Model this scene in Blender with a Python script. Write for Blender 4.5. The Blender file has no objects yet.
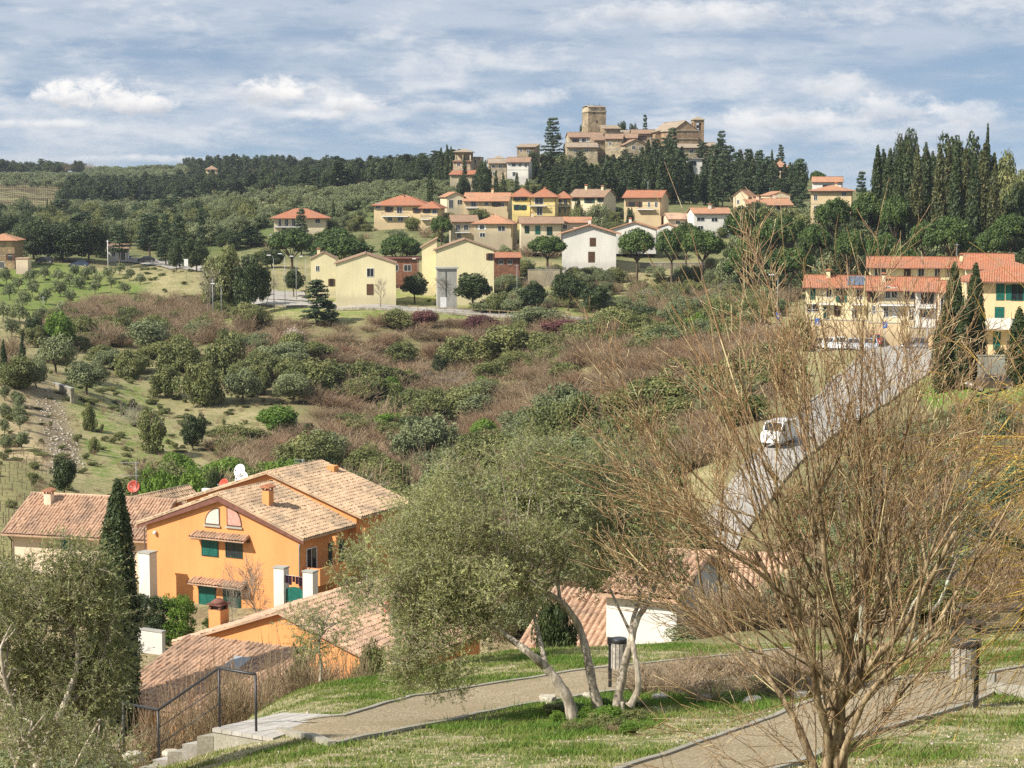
import bpy, bmesh, math, random
import numpy as np
from mathutils import Vector, Matrix

# ------------------------------------------------------------------ basics
SC = bpy.context.scene
COL = SC.collection
random.seed(7)
RNG = np.random.default_rng(11)
R = math.radians
FPX = 2000.0                       # focal length in pixels of a 1024 wide frame
K = FPX / 1300.0                   # distances below are written in units of K metres
HOR = 190.0
TH = math.atan((384 - HOR) / FPX)
CT, ST = math.cos(TH), math.sin(TH)


def ray(px, py):
    x = (px - 512) / FPX
    v = (384 - py) / FPX
    return Vector((x, CT + v * ST, -ST + v * CT))


def P(px, py, Y):
    d = ray(px, py)
    return d * (Y * K / d.y)


def proj(p):
    dep = p[1] * CT - p[2] * ST
    up = p[1] * ST + p[2] * CT
    return 512 + FPX * p[0] / dep, 384 - FPX * up / dep


def mpp(Y):
    return Y * K / FPX             # metres per pixel at distance Y


# ------------------------------------------------------------------ objects
def tag(o, label=None, cat=None, group=None, kind=None):
    if label: o['label'] = label
    if cat: o['category'] = cat
    if group: o['group'] = group
    if kind: o['kind'] = kind
    elif cat: o['kind'] = 'thing'
    return o


def empty(name, loc=(0, 0, 0), rz=0.0, label=None, cat=None, group=None):
    o = bpy.data.objects.new(name, None)
    COL.objects.link(o)
    o.empty_display_size = .2
    o.location = loc
    o.rotation_euler = (0, 0, rz)
    return tag(o, label, cat, group)


def mobj(name, me, parent=None, loc=(0, 0, 0)):
    o = bpy.data.objects.new(name, me)
    COL.objects.link(o)
    o.location = loc
    if parent: o.parent = parent
    return o


def children(o):
    return [c for c in COL.objects if c.parent is o]


def copy_tree(o, parent=None, kids=None):
    c = o.copy()
    COL.objects.link(c)
    c.parent = parent
    for ch in (kids if kids is not None else list(o.children)):
        copy_tree(ch, c)
    return c


class MB:
    """collects shapes and links them as one mesh"""
    def __init__(s):
        s.v = []; s.f = []; s.m = []; s.uv = {}; s.sm = []

    def quadface(s, idx, mi=0, uv=None, smooth=False):
        if uv is not None: s.uv[len(s.f)] = uv
        s.f.append(tuple(idx)); s.m.append(mi); s.sm.append(smooth)

    def poly(s, pts, mi=0, uv=None):
        b = len(s.v); s.v += [tuple(p) for p in pts]
        s.quadface(range(b, b + len(pts)), mi, uv)

    def box(s, x0, x1, y0, y1, z0, z1, mi=0, M=None):
        b = len(s.v)
        pts = [(x, y, z) for z in (z0, z1) for (x, y) in ((x0, y0), (x1, y0), (x1, y1), (x0, y1))]
        if M: pts = [tuple(M @ Vector(p)) for p in pts]
        s.v += pts
        for q in ((3, 2, 1, 0), (4, 5, 6, 7), (0, 1, 5, 4), (1, 2, 6, 5), (2, 3, 7, 6), (3, 0, 4, 7)):
            s.quadface([b + i for i in q], mi)

    def prism(s, base, vec, mi=0, mi_side=None):
        """closed solid: polygon base extruded by vec"""
        b = len(s.v); n = len(base); vec = Vector(vec)
        s.v += [tuple(p) for p in base] + [tuple(Vector(p) + vec) for p in base]
        s.quadface([b + i for i in range(n)][::-1], mi)
        s.quadface([b + n + i for i in range(n)], mi)
        for i in range(n):
            j = (i + 1) % n
            s.quadface((b + i, b + j, b + n + j, b + n + i), mi if mi_side is None else mi_side)

    def tube(s, pts, rad, n=6, mi=0, cap=True):
        pts = [Vector(p) for p in pts]
        if not hasattr(rad, '__len__'): rad = [rad] * len(pts)
        b = len(s.v)
        for i, p in enumerate(pts):
            d = (pts[min(i + 1, len(pts) - 1)] - pts[max(i - 1, 0)]).normalized()
            a = d.orthogonal().normalized() if abs(d.z) < .99 else Vector((1, 0, 0))
            if i and True:
                a = (pa - d * pa.dot(d)).normalized()
            pa = a
            c = d.cross(a)
            for k in range(n):
                t = 2 * math.pi * k / n
                s.v.append(tuple(p + (a * math.cos(t) + c * math.sin(t)) * rad[i]))
        for i in range(len(pts) - 1):
            for k in range(n):
                k2 = (k + 1) % n
                s.quadface((b + i * n + k, b + i * n + k2, b + (i + 1) * n + k2, b + (i + 1) * n + k), mi, smooth=n > 5)
        if cap:
            s.quadface([b + k for k in range(n)][::-1], mi)
            s.quadface([b + (len(pts) - 1) * n + k for k in range(n)], mi)

    def lathe(s, prof, n=16, mi=0, M=None):
        b = len(s.v)
        for (r, z) in prof:
            for k in range(n):
                t = 2 * math.pi * k / n
                p = Vector((r * math.cos(t), r * math.sin(t), z))
                s.v.append(tuple(M @ p if M else p))
        for i in range(len(prof) - 1):
            for k in range(n):
                k2 = (k + 1) % n
                s.quadface((b + i * n + k, b + i * n + k2, b + (i + 1) * n + k2, b + (i + 1) * n + k), mi, smooth=True)
        s.quadface([b + k for k in range(n)][::-1], mi)
        s.quadface([b + (len(prof) - 1) * n + k for k in range(n)], mi)

    def mesh(s, name, *mats):
        me = bpy.data.meshes.new(name)
        me.from_pydata(s.v, [], s.f)
        for m in mats: me.materials.append(m)
        me.polygons.foreach_set('material_index', s.m)
        me.polygons.foreach_set('use_smooth', s.sm)
        if s.uv:
            L = me.uv_layers.new(name='UVMap')
            for fi, uv in s.uv.items():
                ls = me.polygons[fi].loop_start
                for k, c in enumerate(uv): L.data[ls + k].uv = c
        me.update()
        return me

    def build(s, name, mats, parent=None, loc=(0, 0, 0)):
        if not isinstance(mats, (list, tuple)): mats = [mats]
        return mobj(name, s.mesh(name, *mats), parent, loc)


def np_mesh(name, V, Fq, mats, attr=None, mi=None, smooth=False, nv=None):
    """V (n,3), Fq (m,3|4) fast mesh"""
    me = bpy.data.meshes.new(name)
    V = np.ascontiguousarray(V, np.float32); Fq = np.ascontiguousarray(Fq, np.int32)
    k = Fq.shape[1]
    me.vertices.add(len(V)); me.vertices.foreach_set('co', V.ravel())
    me.loops.add(Fq.size); me.loops.foreach_set('vertex_index', Fq.ravel())
    me.polygons.add(len(Fq)); me.polygons.foreach_set('loop_start', np.arange(0, Fq.size, k, dtype=np.int32))
    for m in mats: me.materials.append(m)
    if mi is not None: me.polygons.foreach_set('material_index', np.ascontiguousarray(mi, np.int32))
    if smooth: me.polygons.foreach_set('use_smooth', np.ones(len(Fq), bool))
    me.update(calc_edges=True)
    if attr is not None:
        for an, arr in attr.items():
            arr = np.ascontiguousarray(arr, np.float32)
            if arr.ndim == 1:
                a = me.attributes.new(an, 'FLOAT', 'POINT'); a.data.foreach_set('value', arr)
            else:
                a = me.attributes.new(an, 'FLOAT_COLOR', 'POINT'); a.data.foreach_set('color', arr.ravel())
    return me


# ------------------------------------------------------------------ materials
class NT:
    def __init__(s, name):
        s.m = bpy.data.materials.new(name); s.m.use_nodes = True
        s.t = s.m.node_tree; s.t.nodes.clear()
        s.out = s.n('ShaderNodeOutputMaterial')

    def n(s, ty, **kw):
        nd = s.t.nodes.new(ty)
        for k, v in kw.items():
            if k in nd.inputs: nd.inputs[k].default_value = v
            else: setattr(nd, k, v)
        return nd

    def l(s, a, b): s.t.links.new(a, b)

    def math(s, op, a, b=None, c=None, clamp=False):
        nd = s.t.nodes.new('ShaderNodeMath'); nd.operation = op; nd.use_clamp = clamp
        for i, v in enumerate((a, b, c)):
            if v is None: continue
            if isinstance(v, (int, float)): nd.inputs[i].default_value = v
            else: s.l(v, nd.inputs[i])
        return nd.outputs[0]

    def mix(s, fac, a, b, blend='MIX'):
        nd = s.t.nodes.new('ShaderNodeMix'); nd.data_type = 'RGBA'; nd.blend_type = blend
        for sock, v in ((nd.inputs[0], fac), (nd.inputs[6], a), (nd.inputs[7], b)):
            if isinstance(v, (int, float)): sock.default_value = v
            elif isinstance(v, (tuple, list)): sock.default_value = (v[0], v[1], v[2], 1)
            else: s.l(v, sock)
        return nd.outputs[2]

    def noise(s, scale, detail=4, vec=None, rough=.55, dist=0):
        nd = s.n('ShaderNodeTexNoise'); nd.inputs['Scale'].default_value = scale
        nd.inputs['Detail'].default_value = detail; nd.inputs['Roughness'].default_value = rough
        nd.inputs['Distortion'].default_value = dist
        if vec is not None: s.l(vec, nd.inputs['Vector'])
        return nd.outputs['Fac']

    def ramp(s, fac, lo, hi, clo=0.0, chi=1.0):
        nd = s.t.nodes.new('ShaderNodeMapRange'); nd.interpolation_type = 'SMOOTHSTEP'
        nd.inputs[1].default_value = lo; nd.inputs[2].default_value = hi
        nd.inputs[3].default_value = clo; nd.inputs[4].default_value = chi
        s.l(fac, nd.inputs[0]); return nd.outputs[0]

    def surf(s, col, rough=.8, spec=.3, bump=None, bstr=.3, bdist=.02, metal=0):
        p = s.n('ShaderNodeBsdfPrincipled')
        if isinstance(col, (tuple, list)): p.inputs['Base Color'].default_value = (col[0], col[1], col[2], 1)
        else: s.l(col, p.inputs['Base Color'])
        if isinstance(rough, (int, float)): p.inputs['Roughness'].default_value = rough
        else: s.l(rough, p.inputs['Roughness'])
        p.inputs['Specular IOR Level'].default_value = spec
        p.inputs['Metallic'].default_value = metal
        if bump is not None:
            b = s.n('ShaderNodeBump'); b.inputs['Strength'].default_value = bstr; b.inputs['Distance'].default_value = bdist
            s.l(bump, b.inputs['Height']); s.l(b.outputs[0], p.inputs['Normal'])
        s.l(p.outputs[0], s.out.inputs[0])
        return s.m


def sc3(c, k): return tuple(min(1, x * k) for x in c)


MATS = {}
LEAFK = 1.22


def stucco(name, col, dirt=.75, scale=.35):
    if name in MATS: return MATS[name]
    t = NT(name)
    tc = t.n('ShaderNodeTexCoord'); mp = t.n('ShaderNodeMapping'); t.l(tc.outputs['Object'], mp.inputs[0])
    mp.inputs['Scale'].default_value = (1, 1, .35)
    a = t.noise(scale, 6, mp.outputs[0], .65)
    b = t.noise(9, 3, tc.outputs['Object'])
    c = t.mix(t.ramp(a, .35, .7), sc3(col, dirt), col)
    c = t.mix(t.math('MULTIPLY', t.ramp(b, .3, .8), .22), c, sc3(col, 1.12))
    sp = t.n('ShaderNodeSeparateXYZ'); t.l(tc.outputs['Object'], sp.inputs[0])
    mp2 = t.n('ShaderNodeMapping'); t.l(tc.outputs['Object'], mp2.inputs[0]); mp2.inputs['Scale'].default_value = (2.2, 2.2, .22)
    st = t.noise(1.3, 5, mp2.outputs[0], .7)
    c = t.mix(t.ramp(st, .50, .78, 0, .34), c, sc3(col, .58))                      # rain streaks
    damp = t.math('MULTIPLY', t.ramp(t.math('ADD', sp.outputs[2], t.math('MULTIPLY', st, -2.2)), .2, -1.3), .45)
    c = t.mix(damp, c, (col[0] * .5, col[1] * .5, col[2] * .55))                   # rising damp at the foot
    MATS[name] = t.surf(c, .9, .2, b, .06, .01)
    return MATS[name]


def stone(name, c1, c2, scale=1.6):
    if name in MATS: return MATS[name]
    t = NT(name)
    tc = t.n('ShaderNodeTexCoord')
    v = t.n('ShaderNodeTexVoronoi'); v.inputs['Scale'].default_value = scale * 1.6; t.l(tc.outputs['Object'], v.inputs['Vector'])
    sep = t.n('ShaderNodeSeparateColor'); t.l(v.outputs['Color'], sep.inputs[0])
    n = t.noise(scale * .35, 5, tc.outputs['Object'], .65)
    c = t.mix(sep.outputs[0], c1, c2)
    c = t.mix(t.ramp(n, .38, .68), sc3(c1, .62), c)
    c = t.mix(t.ramp(v.outputs['Distance'], .45, .7, 0, .35), c, (.12, .10, .08))
    MATS[name] = t.surf(c, .92, .15, v.outputs['Distance'], .4, .05)
    return MATS[name]


def tiles(name, c1, c2, c3, flat=True):
    """roof tiles: UV x counts columns, UV y counts rows"""
    t = NT(name)
    tc = t.n('ShaderNodeTexCoord')
    sep = t.n('ShaderNodeSeparateXYZ'); t.l(tc.outputs['UV'], sep.inputs[0])
    fx = t.math('FLOOR', sep.outputs[0]); fy = t.math('FLOOR', sep.outputs[1])
    cb = t.n('ShaderNodeCombineXYZ'); t.l(fx, cb.inputs[0]); t.l(fy, cb.inputs[1])
    wn = t.n('ShaderNodeTexWhiteNoise'); wn.noise_dimensions = '3D'; t.l(cb.outputs[0], wn.inputs['Vector'])
    big = t.noise(.45, 5, tc.outputs['Object'], .7)
    c = t.mix(wn.outputs['Value'], c1, c2)
    c = t.mix(t.ramp(big, .42, .72), c, c3)
    sp = t.noise(3.5, 3, tc.outputs['Object'])
    c = t.mix(t.ramp(sp, .55, .75, 0, .5), c, sc3(c1, .55))
    s = t.math('SINE', t.math('MULTIPLY', sep.outputs[0], 2 * math.pi))
    fr = t.math('FRACT', sep.outputs[1])
    h = t.math('ADD', t.math('MULTIPLY', s, .5), t.math('MULTIPLY', fr, -.5))
    m = t.surf(c, .88, .2, h if flat else sp, .9 if flat else .2, .06 if flat else .01)
    MATS[name] = m
    return m


def plain(name, col, rough=.6, spec=.4, metal=0, var=.25, scale=3):
    if name in MATS: return MATS[name]
    t = NT(name)
    tc = t.n('ShaderNodeTexCoord')
    n = t.noise(scale, 5, tc.outputs['Object'], .65)
    c = t.mix(t.ramp(n, .35, .7), sc3(col, 1 - var), sc3(col, 1 + var * .4))
    MATS[name] = t.surf(c, rough, spec, metal=metal)
    return MATS[name]


def leafmat(name, dark, light, third=None, trans=.28, objvar=.35, rough=.55, spec=.25):
    """leaf colour runs from dark to light over the attribute v (random, higher on clump tops) and a little per tree"""
    t = NT(name)
    at = t.n('ShaderNodeAttribute'); at.attribute_name = 'v'
    oi = t.n('ShaderNodeObjectInfo')
    f = t.math('ADD', at.outputs['Fac'], t.math('MULTIPLY', t.math('SUBTRACT', oi.outputs['Random'], .5), objvar), clamp=True)
    dark, light = sc3(dark, LEAFK), sc3(light, LEAFK)
    if third: third = sc3(third, LEAFK)
    c = t.mix(f, dark, light)
    if third is not None:
        c = t.mix(t.ramp(at.outputs['Fac'], .82, 1.0), c, third)
    p = t.n('ShaderNodeBsdfPrincipled'); t.l(c, p.inputs['Base Color'])
    p.inputs['Roughness'].default_value = rough; p.inputs['Specular IOR Level'].default_value = spec
    tr = t.n('ShaderNodeBsdfTranslucent'); t.l(t.mix(.5, c, sc3(light, 1.2)), tr.inputs[0])
    mx = t.n('ShaderNodeMixShader'); mx.inputs[0].default_value = trans
    t.l(p.outputs[0], mx.inputs[1]); t.l(tr.outputs[0], mx.inputs[2]); t.l(mx.outputs[0], t.out.inputs[0])
    MATS[name] = t.m
    return t.m


def barkmat(name, c1, c2, scale=6, stretch=.25):
    t = NT(name)
    tc = t.n('ShaderNodeTexCoord'); mp = t.n('ShaderNodeMapping'); t.l(tc.outputs['Object'], mp.inputs[0])
    mp.inputs['Scale'].default_value = (1, 1, stretch)
    n = t.noise(scale, 6, mp.outputs[0], .7)
    c = t.mix(t.ramp(n, .38, .66), c1, c2)
    MATS[name] = t.surf(c, .9, .15, n, .7, .02)
    return MATS[name]
# ------------------------------------------------------------------ camera, world, sun
cam = bpy.data.cameras.new('camera'); camo = bpy.data.objects.new('camera', cam); COL.objects.link(camo)
cam.sensor_width = 36; cam.lens = FPX / 1024 * 36; cam.clip_start = .1; cam.clip_end = 20000
camo.location = (0, 0, 0); camo.rotation_euler = (math.pi / 2 - TH, 0, 0)
SC.camera = camo
SC.render.resolution_x = 1024; SC.render.resolution_y = 768
SC.view_settings.view_transform = 'Standard'; SC.view_settings.look = 'None'
SC.view_settings.exposure = EXPOSURE = 0.55; SC.view_settings.gamma = 1
SC.cycles.max_bounces = 5; SC.cycles.diffuse_bounces = 2; SC.cycles.transmission_bounces = 3
SC.cycles.glossy_bounces = 2; SC.cycles.volume_bounces = 0; SC.cycles.transparent_max_bounces = 4
SC.cycles.use_denoising = False
SC.cycles.caustics_reflective = False; SC.cycles.caustics_refractive = False

SUN_EL = R(41); SUN_AZ = Vector((-.86, -.51, 0)).normalized()      # towards the sun
sd = Vector((SUN_AZ.x * math.cos(SUN_EL), SUN_AZ.y * math.cos(SUN_EL), math.sin(SUN_EL)))
sl = bpy.data.lights.new('sun', 'SUN'); sl.energy = 5.0; sl.angle = R(.53); sl.color = (1, .945, .86)
so = bpy.data.objects.new('sun', sl); COL.objects.link(so); so.location = (-40, -20, 60)
so.rotation_euler = sd.to_track_quat('Z', 'Y').to_euler()


def build_world():
    w = bpy.data.worlds.new('World'); SC.world = w; w.use_nodes = True
    t = NT.__new__(NT); t.m = None; t.t = w.node_tree; t.t.nodes.clear()
    out = t.n('ShaderNodeOutputWorld'); bg = t.n('ShaderNodeBackground'); t.l(bg.outputs[0], out.inputs[0])
    tc = t.n('ShaderNodeTexCoord')
    sep = t.n('ShaderNodeSeparateXYZ'); t.l(tc.outputs['Generated'], sep.inputs[0])
    X, Y, Z = sep.outputs
    # blue sky, looked up a little higher than the view line: the air at the horizon is clear that day
    cb = t.n('ShaderNodeCombineXYZ'); t.l(X, cb.inputs[0]); t.l(Y, cb.inputs[1])
    t.l(t.math('ADD', t.math('MULTIPLY', t.math('MAXIMUM', Z, 0), 1.6), .16), cb.inputs[2])
    nv = t.n('ShaderNodeVectorMath', operation='NORMALIZE'); t.l(cb.outputs[0], nv.inputs[0])
    sky = t.n('ShaderNodeTexSky'); sky.sky_type = 'NISHITA'; sky.sun_disc = False
    sky.sun_elevation = SUN_EL; sky.sun_rotation = math.atan2(SUN_AZ.x, SUN_AZ.y)
    sky.air_density = 1.1; sky.dust_density = .6; sky.ozone_density = 1.6; sky.altitude = 400
    t.l(nv.outputs[0], sky.inputs[0])
    blue = t.mix(.30, t.mix(1.0, sky.outputs[0], (.98, 1.04, 1.04), 'MULTIPLY'), (4.6, 5.6, 6.9))
    U = t.math('DIVIDE', X, t.math('MAXIMUM', t.math('ABSOLUTE', Y), .25)); V = t.math('DIVIDE', Z, t.math('MAXIMUM', t.math('ABSOLUTE', Y), .25))

    def vec(a, b, c=0.0):
        q = t.n('ShaderNodeCombineXYZ')
        t.l(t.math('MULTIPLY', U, a), q.inputs[0]); t.l(t.math('MULTIPLY', V, b), q.inputs[1]); q.inputs[2].default_value = c
        return q.outputs[0]
    s = 10.0 / 1.0
    # broad layers of stratocumulus, streaked along the horizon
    n1 = t.noise(1, 8, vec(5, 25, 3.1), .58, .35)
    n2 = t.noise(1, 7, vec(12, 58, 7.7), .6, .25)
    n3 = t.noise(1, 6, vec(30, 70, 1.3), .62, .2)
    lay = t.math('ADD', t.math('MULTIPLY', n1, .62), t.math('MULTIPLY', n2, .38))
    high = t.ramp(V, .022, .085)                               # thicker towards the top
    thr = t.math('ADD', lay, t.math('MULTIPLY', high, .10))
    m1 = t.ramp(thr, .42, .59)
    grey = t.mix(t.ramp(n2, .36, .62), (3.9, 4.8, 6.1), (5.6, 6.2, 7.1))
    grey = t.mix(t.ramp(t.math('ADD', t.math('MULTIPLY', n3, .5), t.math('MULTIPLY', n1, .5)), .46, .62), grey, (8.0, 8.1, 8.3))
    c = t.mix(t.math('MULTIPLY', m1, .8), blue, grey)
    # pale veil low over the hills
    veil = t.math('MULTIPLY', t.ramp(V, .034, .002), t.ramp(n2, .36, .62, .15, .8))
    c = t.mix(veil, c, (6.2, 6.5, 6.9))
    for (px, py, rx, ry) in ((960, 66, 110, 34), (250, 66, 150, 18), (520, 84, 70, 14), (40, 70, 60, 16)):      # open blue
        g = t.math('ADD', t.math('POWER', t.math('DIVIDE', t.math('SUBTRACT', U, (px - 512) / FPX), rx / FPX), 2), t.math('POWER', t.math('DIVIDE', t.math('SUBTRACT', V, (HOR - py) / FPX), ry / FPX), 2))
        c = t.mix(t.math('MULTIPLY', t.ramp(t.math('ADD', g, t.math('MULTIPLY', n2, 1.6)), 1.9, .7), .6), c, blue)
    # blue gaps of the photograph: right above the hill town and at the far right
    # cumulus heaps
    pn = t.noise(1, 8, vec(75, 110, 5.0), .62, .15)
    pn2 = t.noise(1, 5, vec(40, 60, 9.0), .6)
    for (px, py, rx, ry, st) in ((100, 100, 58, 19, 1), (152, 108, 30, 13, .95), (60, 99, 24, 10, .8), (280, 96, 40, 15, 1), (350, 107, 32, 10, .9),
                                 (318, 117, 26, 6, .7), (545, 101, 26, 11, .45), (840, 88, 34, 16, .5), (885, 112, 52, 15, .6), (690, 18, 120, 12, .5),
                                 (770, 122, 90, 10, .6), (40, 126, 90, 5, .55), (150, 160, 60, 5, .6), (965, 118, 40, 14, .5), (450, 110, 60, 6, .4)):
        u0 = (px - 512) / FPX; v0 = (HOR - py) / FPX
        a = t.math('POWER', t.math('DIVIDE', t.math('SUBTRACT', U, u0), rx * 1.15 / FPX), 2)
        vv = t.math('DIVIDE', t.math('SUBTRACT', V, v0), ry * 1.3 / FPX)
        vb = t.math('MULTIPLY', vv, t.ramp(vv, -.2, .2, 1.7, 1.0))      # flat bases
        d = t.math('ADD', a, t.math('POWER', vb, 2))
        e = t.math('SUBTRACT', t.math('ADD', 1.0, t.math('MULTIPLY', t.math('SUBTRACT', pn, .5), 4.4)), d)
        mk = t.math('MULTIPLY', t.ramp(e, -.15, 1.15), st)
        shade = t.math('ADD', t.math('MULTIPLY', vv, .45), t.math('MULTIPLY', pn2, 1.0))
        cc = t.mix(t.ramp(shade, .15, .75), (5.6, 5.8, 6.3), (9.6, 9.4, 9.2))
        c = t.mix(mk, c, cc)
    # the rest of the dome (never seen from here) keeps the same mean cover
    t.l(c, bg.inputs[0]); bg.inputs[1].default_value = .073


build_world()

# ------------------------------------------------------------------ terrain
CX = np.array([-200, 0, 150, 300, 450, 600, 750, 900, 1050, 1250], float)
TAB = [
 (10, 900, 890, 880, 880, 880, 880, 880, 880, 880, 880),
 (13, 850, 840, 825, 812, 806, 802, 800, 798, 795, 795),
 (16, 845, 830, 795, 785, 778, 773, 770, 767, 765, 765),
 (19, 845, 825, 785, 757, 750, 745, 740, 733, 728, 725),
 (22, 840, 815, 772, 732, 728, 722, 715, 703, 698, 695),
 (26, 835, 805, 765, 706, 699, 691, 684, 675, 672, 670),
 (30, 830, 800, 775, 690, 674, 665, 660, 652, 648, 646),
 (34, 830, 805, 800, 725, 660, 646, 642, 638, 632, 630),
 (38, 830, 815, 815, 760, 700, 662, 632, 622, 617, 612),
 (45, 790, 785, 785, 770, 735, 700, 640, 605, 575, 560),
 (55, 740, 740, 740, 740, 725, 700, 640, 575, 525, 505),
 (70, 690, 690, 690, 690, 690, 665, 590, 535, 470, 455),
 (85, 606, 613, 613, 613, 613, 580, 512, 490, 428, 415),
 (100, 540, 545, 548, 550, 555, 520, 462, 448, 388, 378),
 (111, 512, 515, 540, 545, 545, 500, 432, 424, 372, 365),
 (130, 462, 465, 495, 508, 510, 440, 398, 385, 352, 348),
 (150, 418, 422, 455, 470, 478, 408, 368, 358, 342, 338),
 (172, 378, 380, 412, 425, 435, 372, 346, 344, 335, 330),
 (190, 348, 352, 380, 385, 398, 350, 331, 332, 322, 318),
 (205, 330, 334, 356, 355, 365, 330, 321, 320, 310, 305),
 (222, 318, 320, 335, 312, 318, 318, 312, 308, 290, 285),
 (240, 300, 303, 312, 303, 304, 307, 298, 285, 268, 262),
 (260, 284, 286, 292, 288, 288, 290, 280, 266, 255, 250),
 (280, 270, 272, 272, 274, 274, 272, 262, 250, 246, 240),
 (300, 262, 262, 263, 258, 250, 246, 243, 236, 236, 232),
 (350, 240, 242, 240, 222, 212, 212, 215, 215, 222, 222),
 (400, 226, 226, 226, 205, 192, 185, 195, 205, 212, 215),
 (440, 218, 218, 218, 200, 182, 158, 170, 198, 208, 212),
 (500, 211, 211, 210, 192, 178, 160, 178, 200, 210, 212),
 (600, 190, 189, 195, 182, 176, 175, 188, 203, 212, 214),
 (750, 176, 174, 178, 170, 177, 182, 190, 205, 212, 214),
 (900, 173, 173, 172, 165, 178, 183, 190, 205, 212, 214),
 (1100, 182, 182, 182, 175, 182, 188, 195, 205, 212, 214),
 (2600, 191, 191, 191, 191, 191, 191, 191, 191, 191, 191)]
TY = np.array([math.log(r[0]) for r in TAB])
TT = []
for r in TAB:
    TT.append([-(lambda d: d.z / d.y)(ray(cx, py)) for cx, py in zip(CX, r[1:])])
TT = np.array(TT)
TA = (CX - 512) / FPX                      # X / Y columns


def pchip_slopes(x, y):
    h = np.diff(x)[:, None]; d = np.diff(y, axis=0) / h
    m = np.zeros_like(y)
    w1 = 2 * h[1:] + h[:-1]; w2 = h[1:] + 2 * h[:-1]
    ok = (d[1:] * d[:-1]) > 0
    with np.errstate(all='ignore'):
        mm = (w1 + w2) / (w1 / d[:-1] + w2 / d[1:])
    m[1:-1] = np.where(ok, mm, 0)
    m[0] = d[0]; m[-1] = d[-1]
    return m


TM = pchip_slopes(TY, TT)
_ph = np.random.default_rng(3).uniform(0, 6.28, (24, 2)); _dr = np.random.default_rng(4).uniform(0, 6.28, 24)


def bumps(x, y):
    """gentle unevenness of the ground, larger far away"""
    z = np.zeros_like(x)
    for i in range(24):
        wl = (1.6, 3.1, 6.5, 13, 27, 60)[i % 6]
        amp = (.012, .02, .035, .10, .22, .4)[i % 6]
        amp = amp * np.clip((y - 20) / 60, .3, 1)
        if wl > 5: amp = amp * np.clip((y - 40) / 100, 0.12, 1)
        k = 6.28 / wl
        z = z + amp * np.sin(k * (x * np.cos(_dr[i]) + y * np.sin(_dr[i])) + _ph[i, 0]) * .7
    return z


def gz(x, y):
    """ground height, arrays in metres"""
    x = np.atleast_1d(np.asarray(x, float)); y = np.atleast_1d(np.asarray(y, float))
    Ya = np.clip(y / K, 10, 2599)
    a = np.clip(x / (Ya * K), TA[0], TA[-1] - 1e-6)
    lt = np.log(Ya)
    i = np.clip(np.searchsorted(TY, lt) - 1, 0, len(TY) - 2)
    h = TY[i + 1] - TY[i]; s = (lt - TY[i]) / h
    j = np.clip(np.searchsorted(TA, a) - 1, 0, len(TA) - 2)

    def col(jj):
        jj = np.clip(jj, 0, len(TA) - 1)
        p0 = TT[i, jj]; p1 = TT[i + 1, jj]; m0 = TM[i, jj] * h; m1 = TM[i + 1, jj] * h
        return (2 * s ** 3 - 3 * s ** 2 + 1) * p0 + (s ** 3 - 2 * s ** 2 + s) * m0 + (-2 * s ** 3 + 3 * s ** 2) * p1 + (s ** 3 - s ** 2) * m1
    u = (a - TA[j]) / (TA[j + 1] - TA[j])
    c0, c1, c2, c3 = col(j - 1), col(j), col(j + 1), col(j + 2)
    m1 = (c2 - c0) * .5; m2 = (c3 - c1) * .5
    m1 = np.where(j == 0, c2 - c1, m1); m2 = np.where(j >= len(TA) - 2, c2 - c1, m2)
    tt = (2 * u ** 3 - 3 * u ** 2 + 1) * c1 + (u ** 3 - 2 * u ** 2 + u) * m1 + (-2 * u ** 3 + 3 * u ** 2) * c2 + (u ** 3 - u ** 2) * m2
    z = -tt * Ya * K
    # towards and behind the camera the slope rises to standing height below the lens
    near = y < 10 * K
    f = np.clip(y / (10 * K), 0, 1)
    z = np.where(near, z * f + (-1.65 + .04 * np.clip(-y, 0, 200)) * (1 - f), z)
    return z + bumps(x, y)


def G(x, y): return float(gz(x, y)[0])


def hit(px, py, y0=12, y1=1500):
    """the ground point seen at a pixel, between distances y0 and y1"""
    ys = np.exp(np.linspace(math.log(y0), math.log(y1), 500))
    d = ray(px, py)
    X = d.x / d.y * ys * K; Zr = d.z / d.y * ys * K
    g = gz(X, ys * K)
    below = np.nonzero(Zr <= g)[0]
    k = below[0] if len(below) else int(np.argmin(np.abs(Zr - g)))
    if k > 0 and len(below):
        a0 = Zr[k - 1] - g[k - 1]; a1 = Zr[k] - g[k]
        f = a0 / (a0 - a1) if a0 != a1 else 0
        y = ys[k - 1] + (ys[k] - ys[k - 1]) * f
    else: y = ys[k]
    x = d.x / d.y * y * K
    return Vector((x, y * K, G(x, y * K)))


def inpoly(px, py, poly):
    c = np.zeros(px.shape, bool); n = len(poly)
    for i in range(n):
        x0, y0 = poly[i]; x1, y1 = poly[(i + 1) % n]
        if y0 == y1: continue
        cond = ((y0 > py) != (y1 > py)) & (px < (x1 - x0) * (py - y0) / (y1 - y0) + x0)
        c ^= cond
    return c


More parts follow.
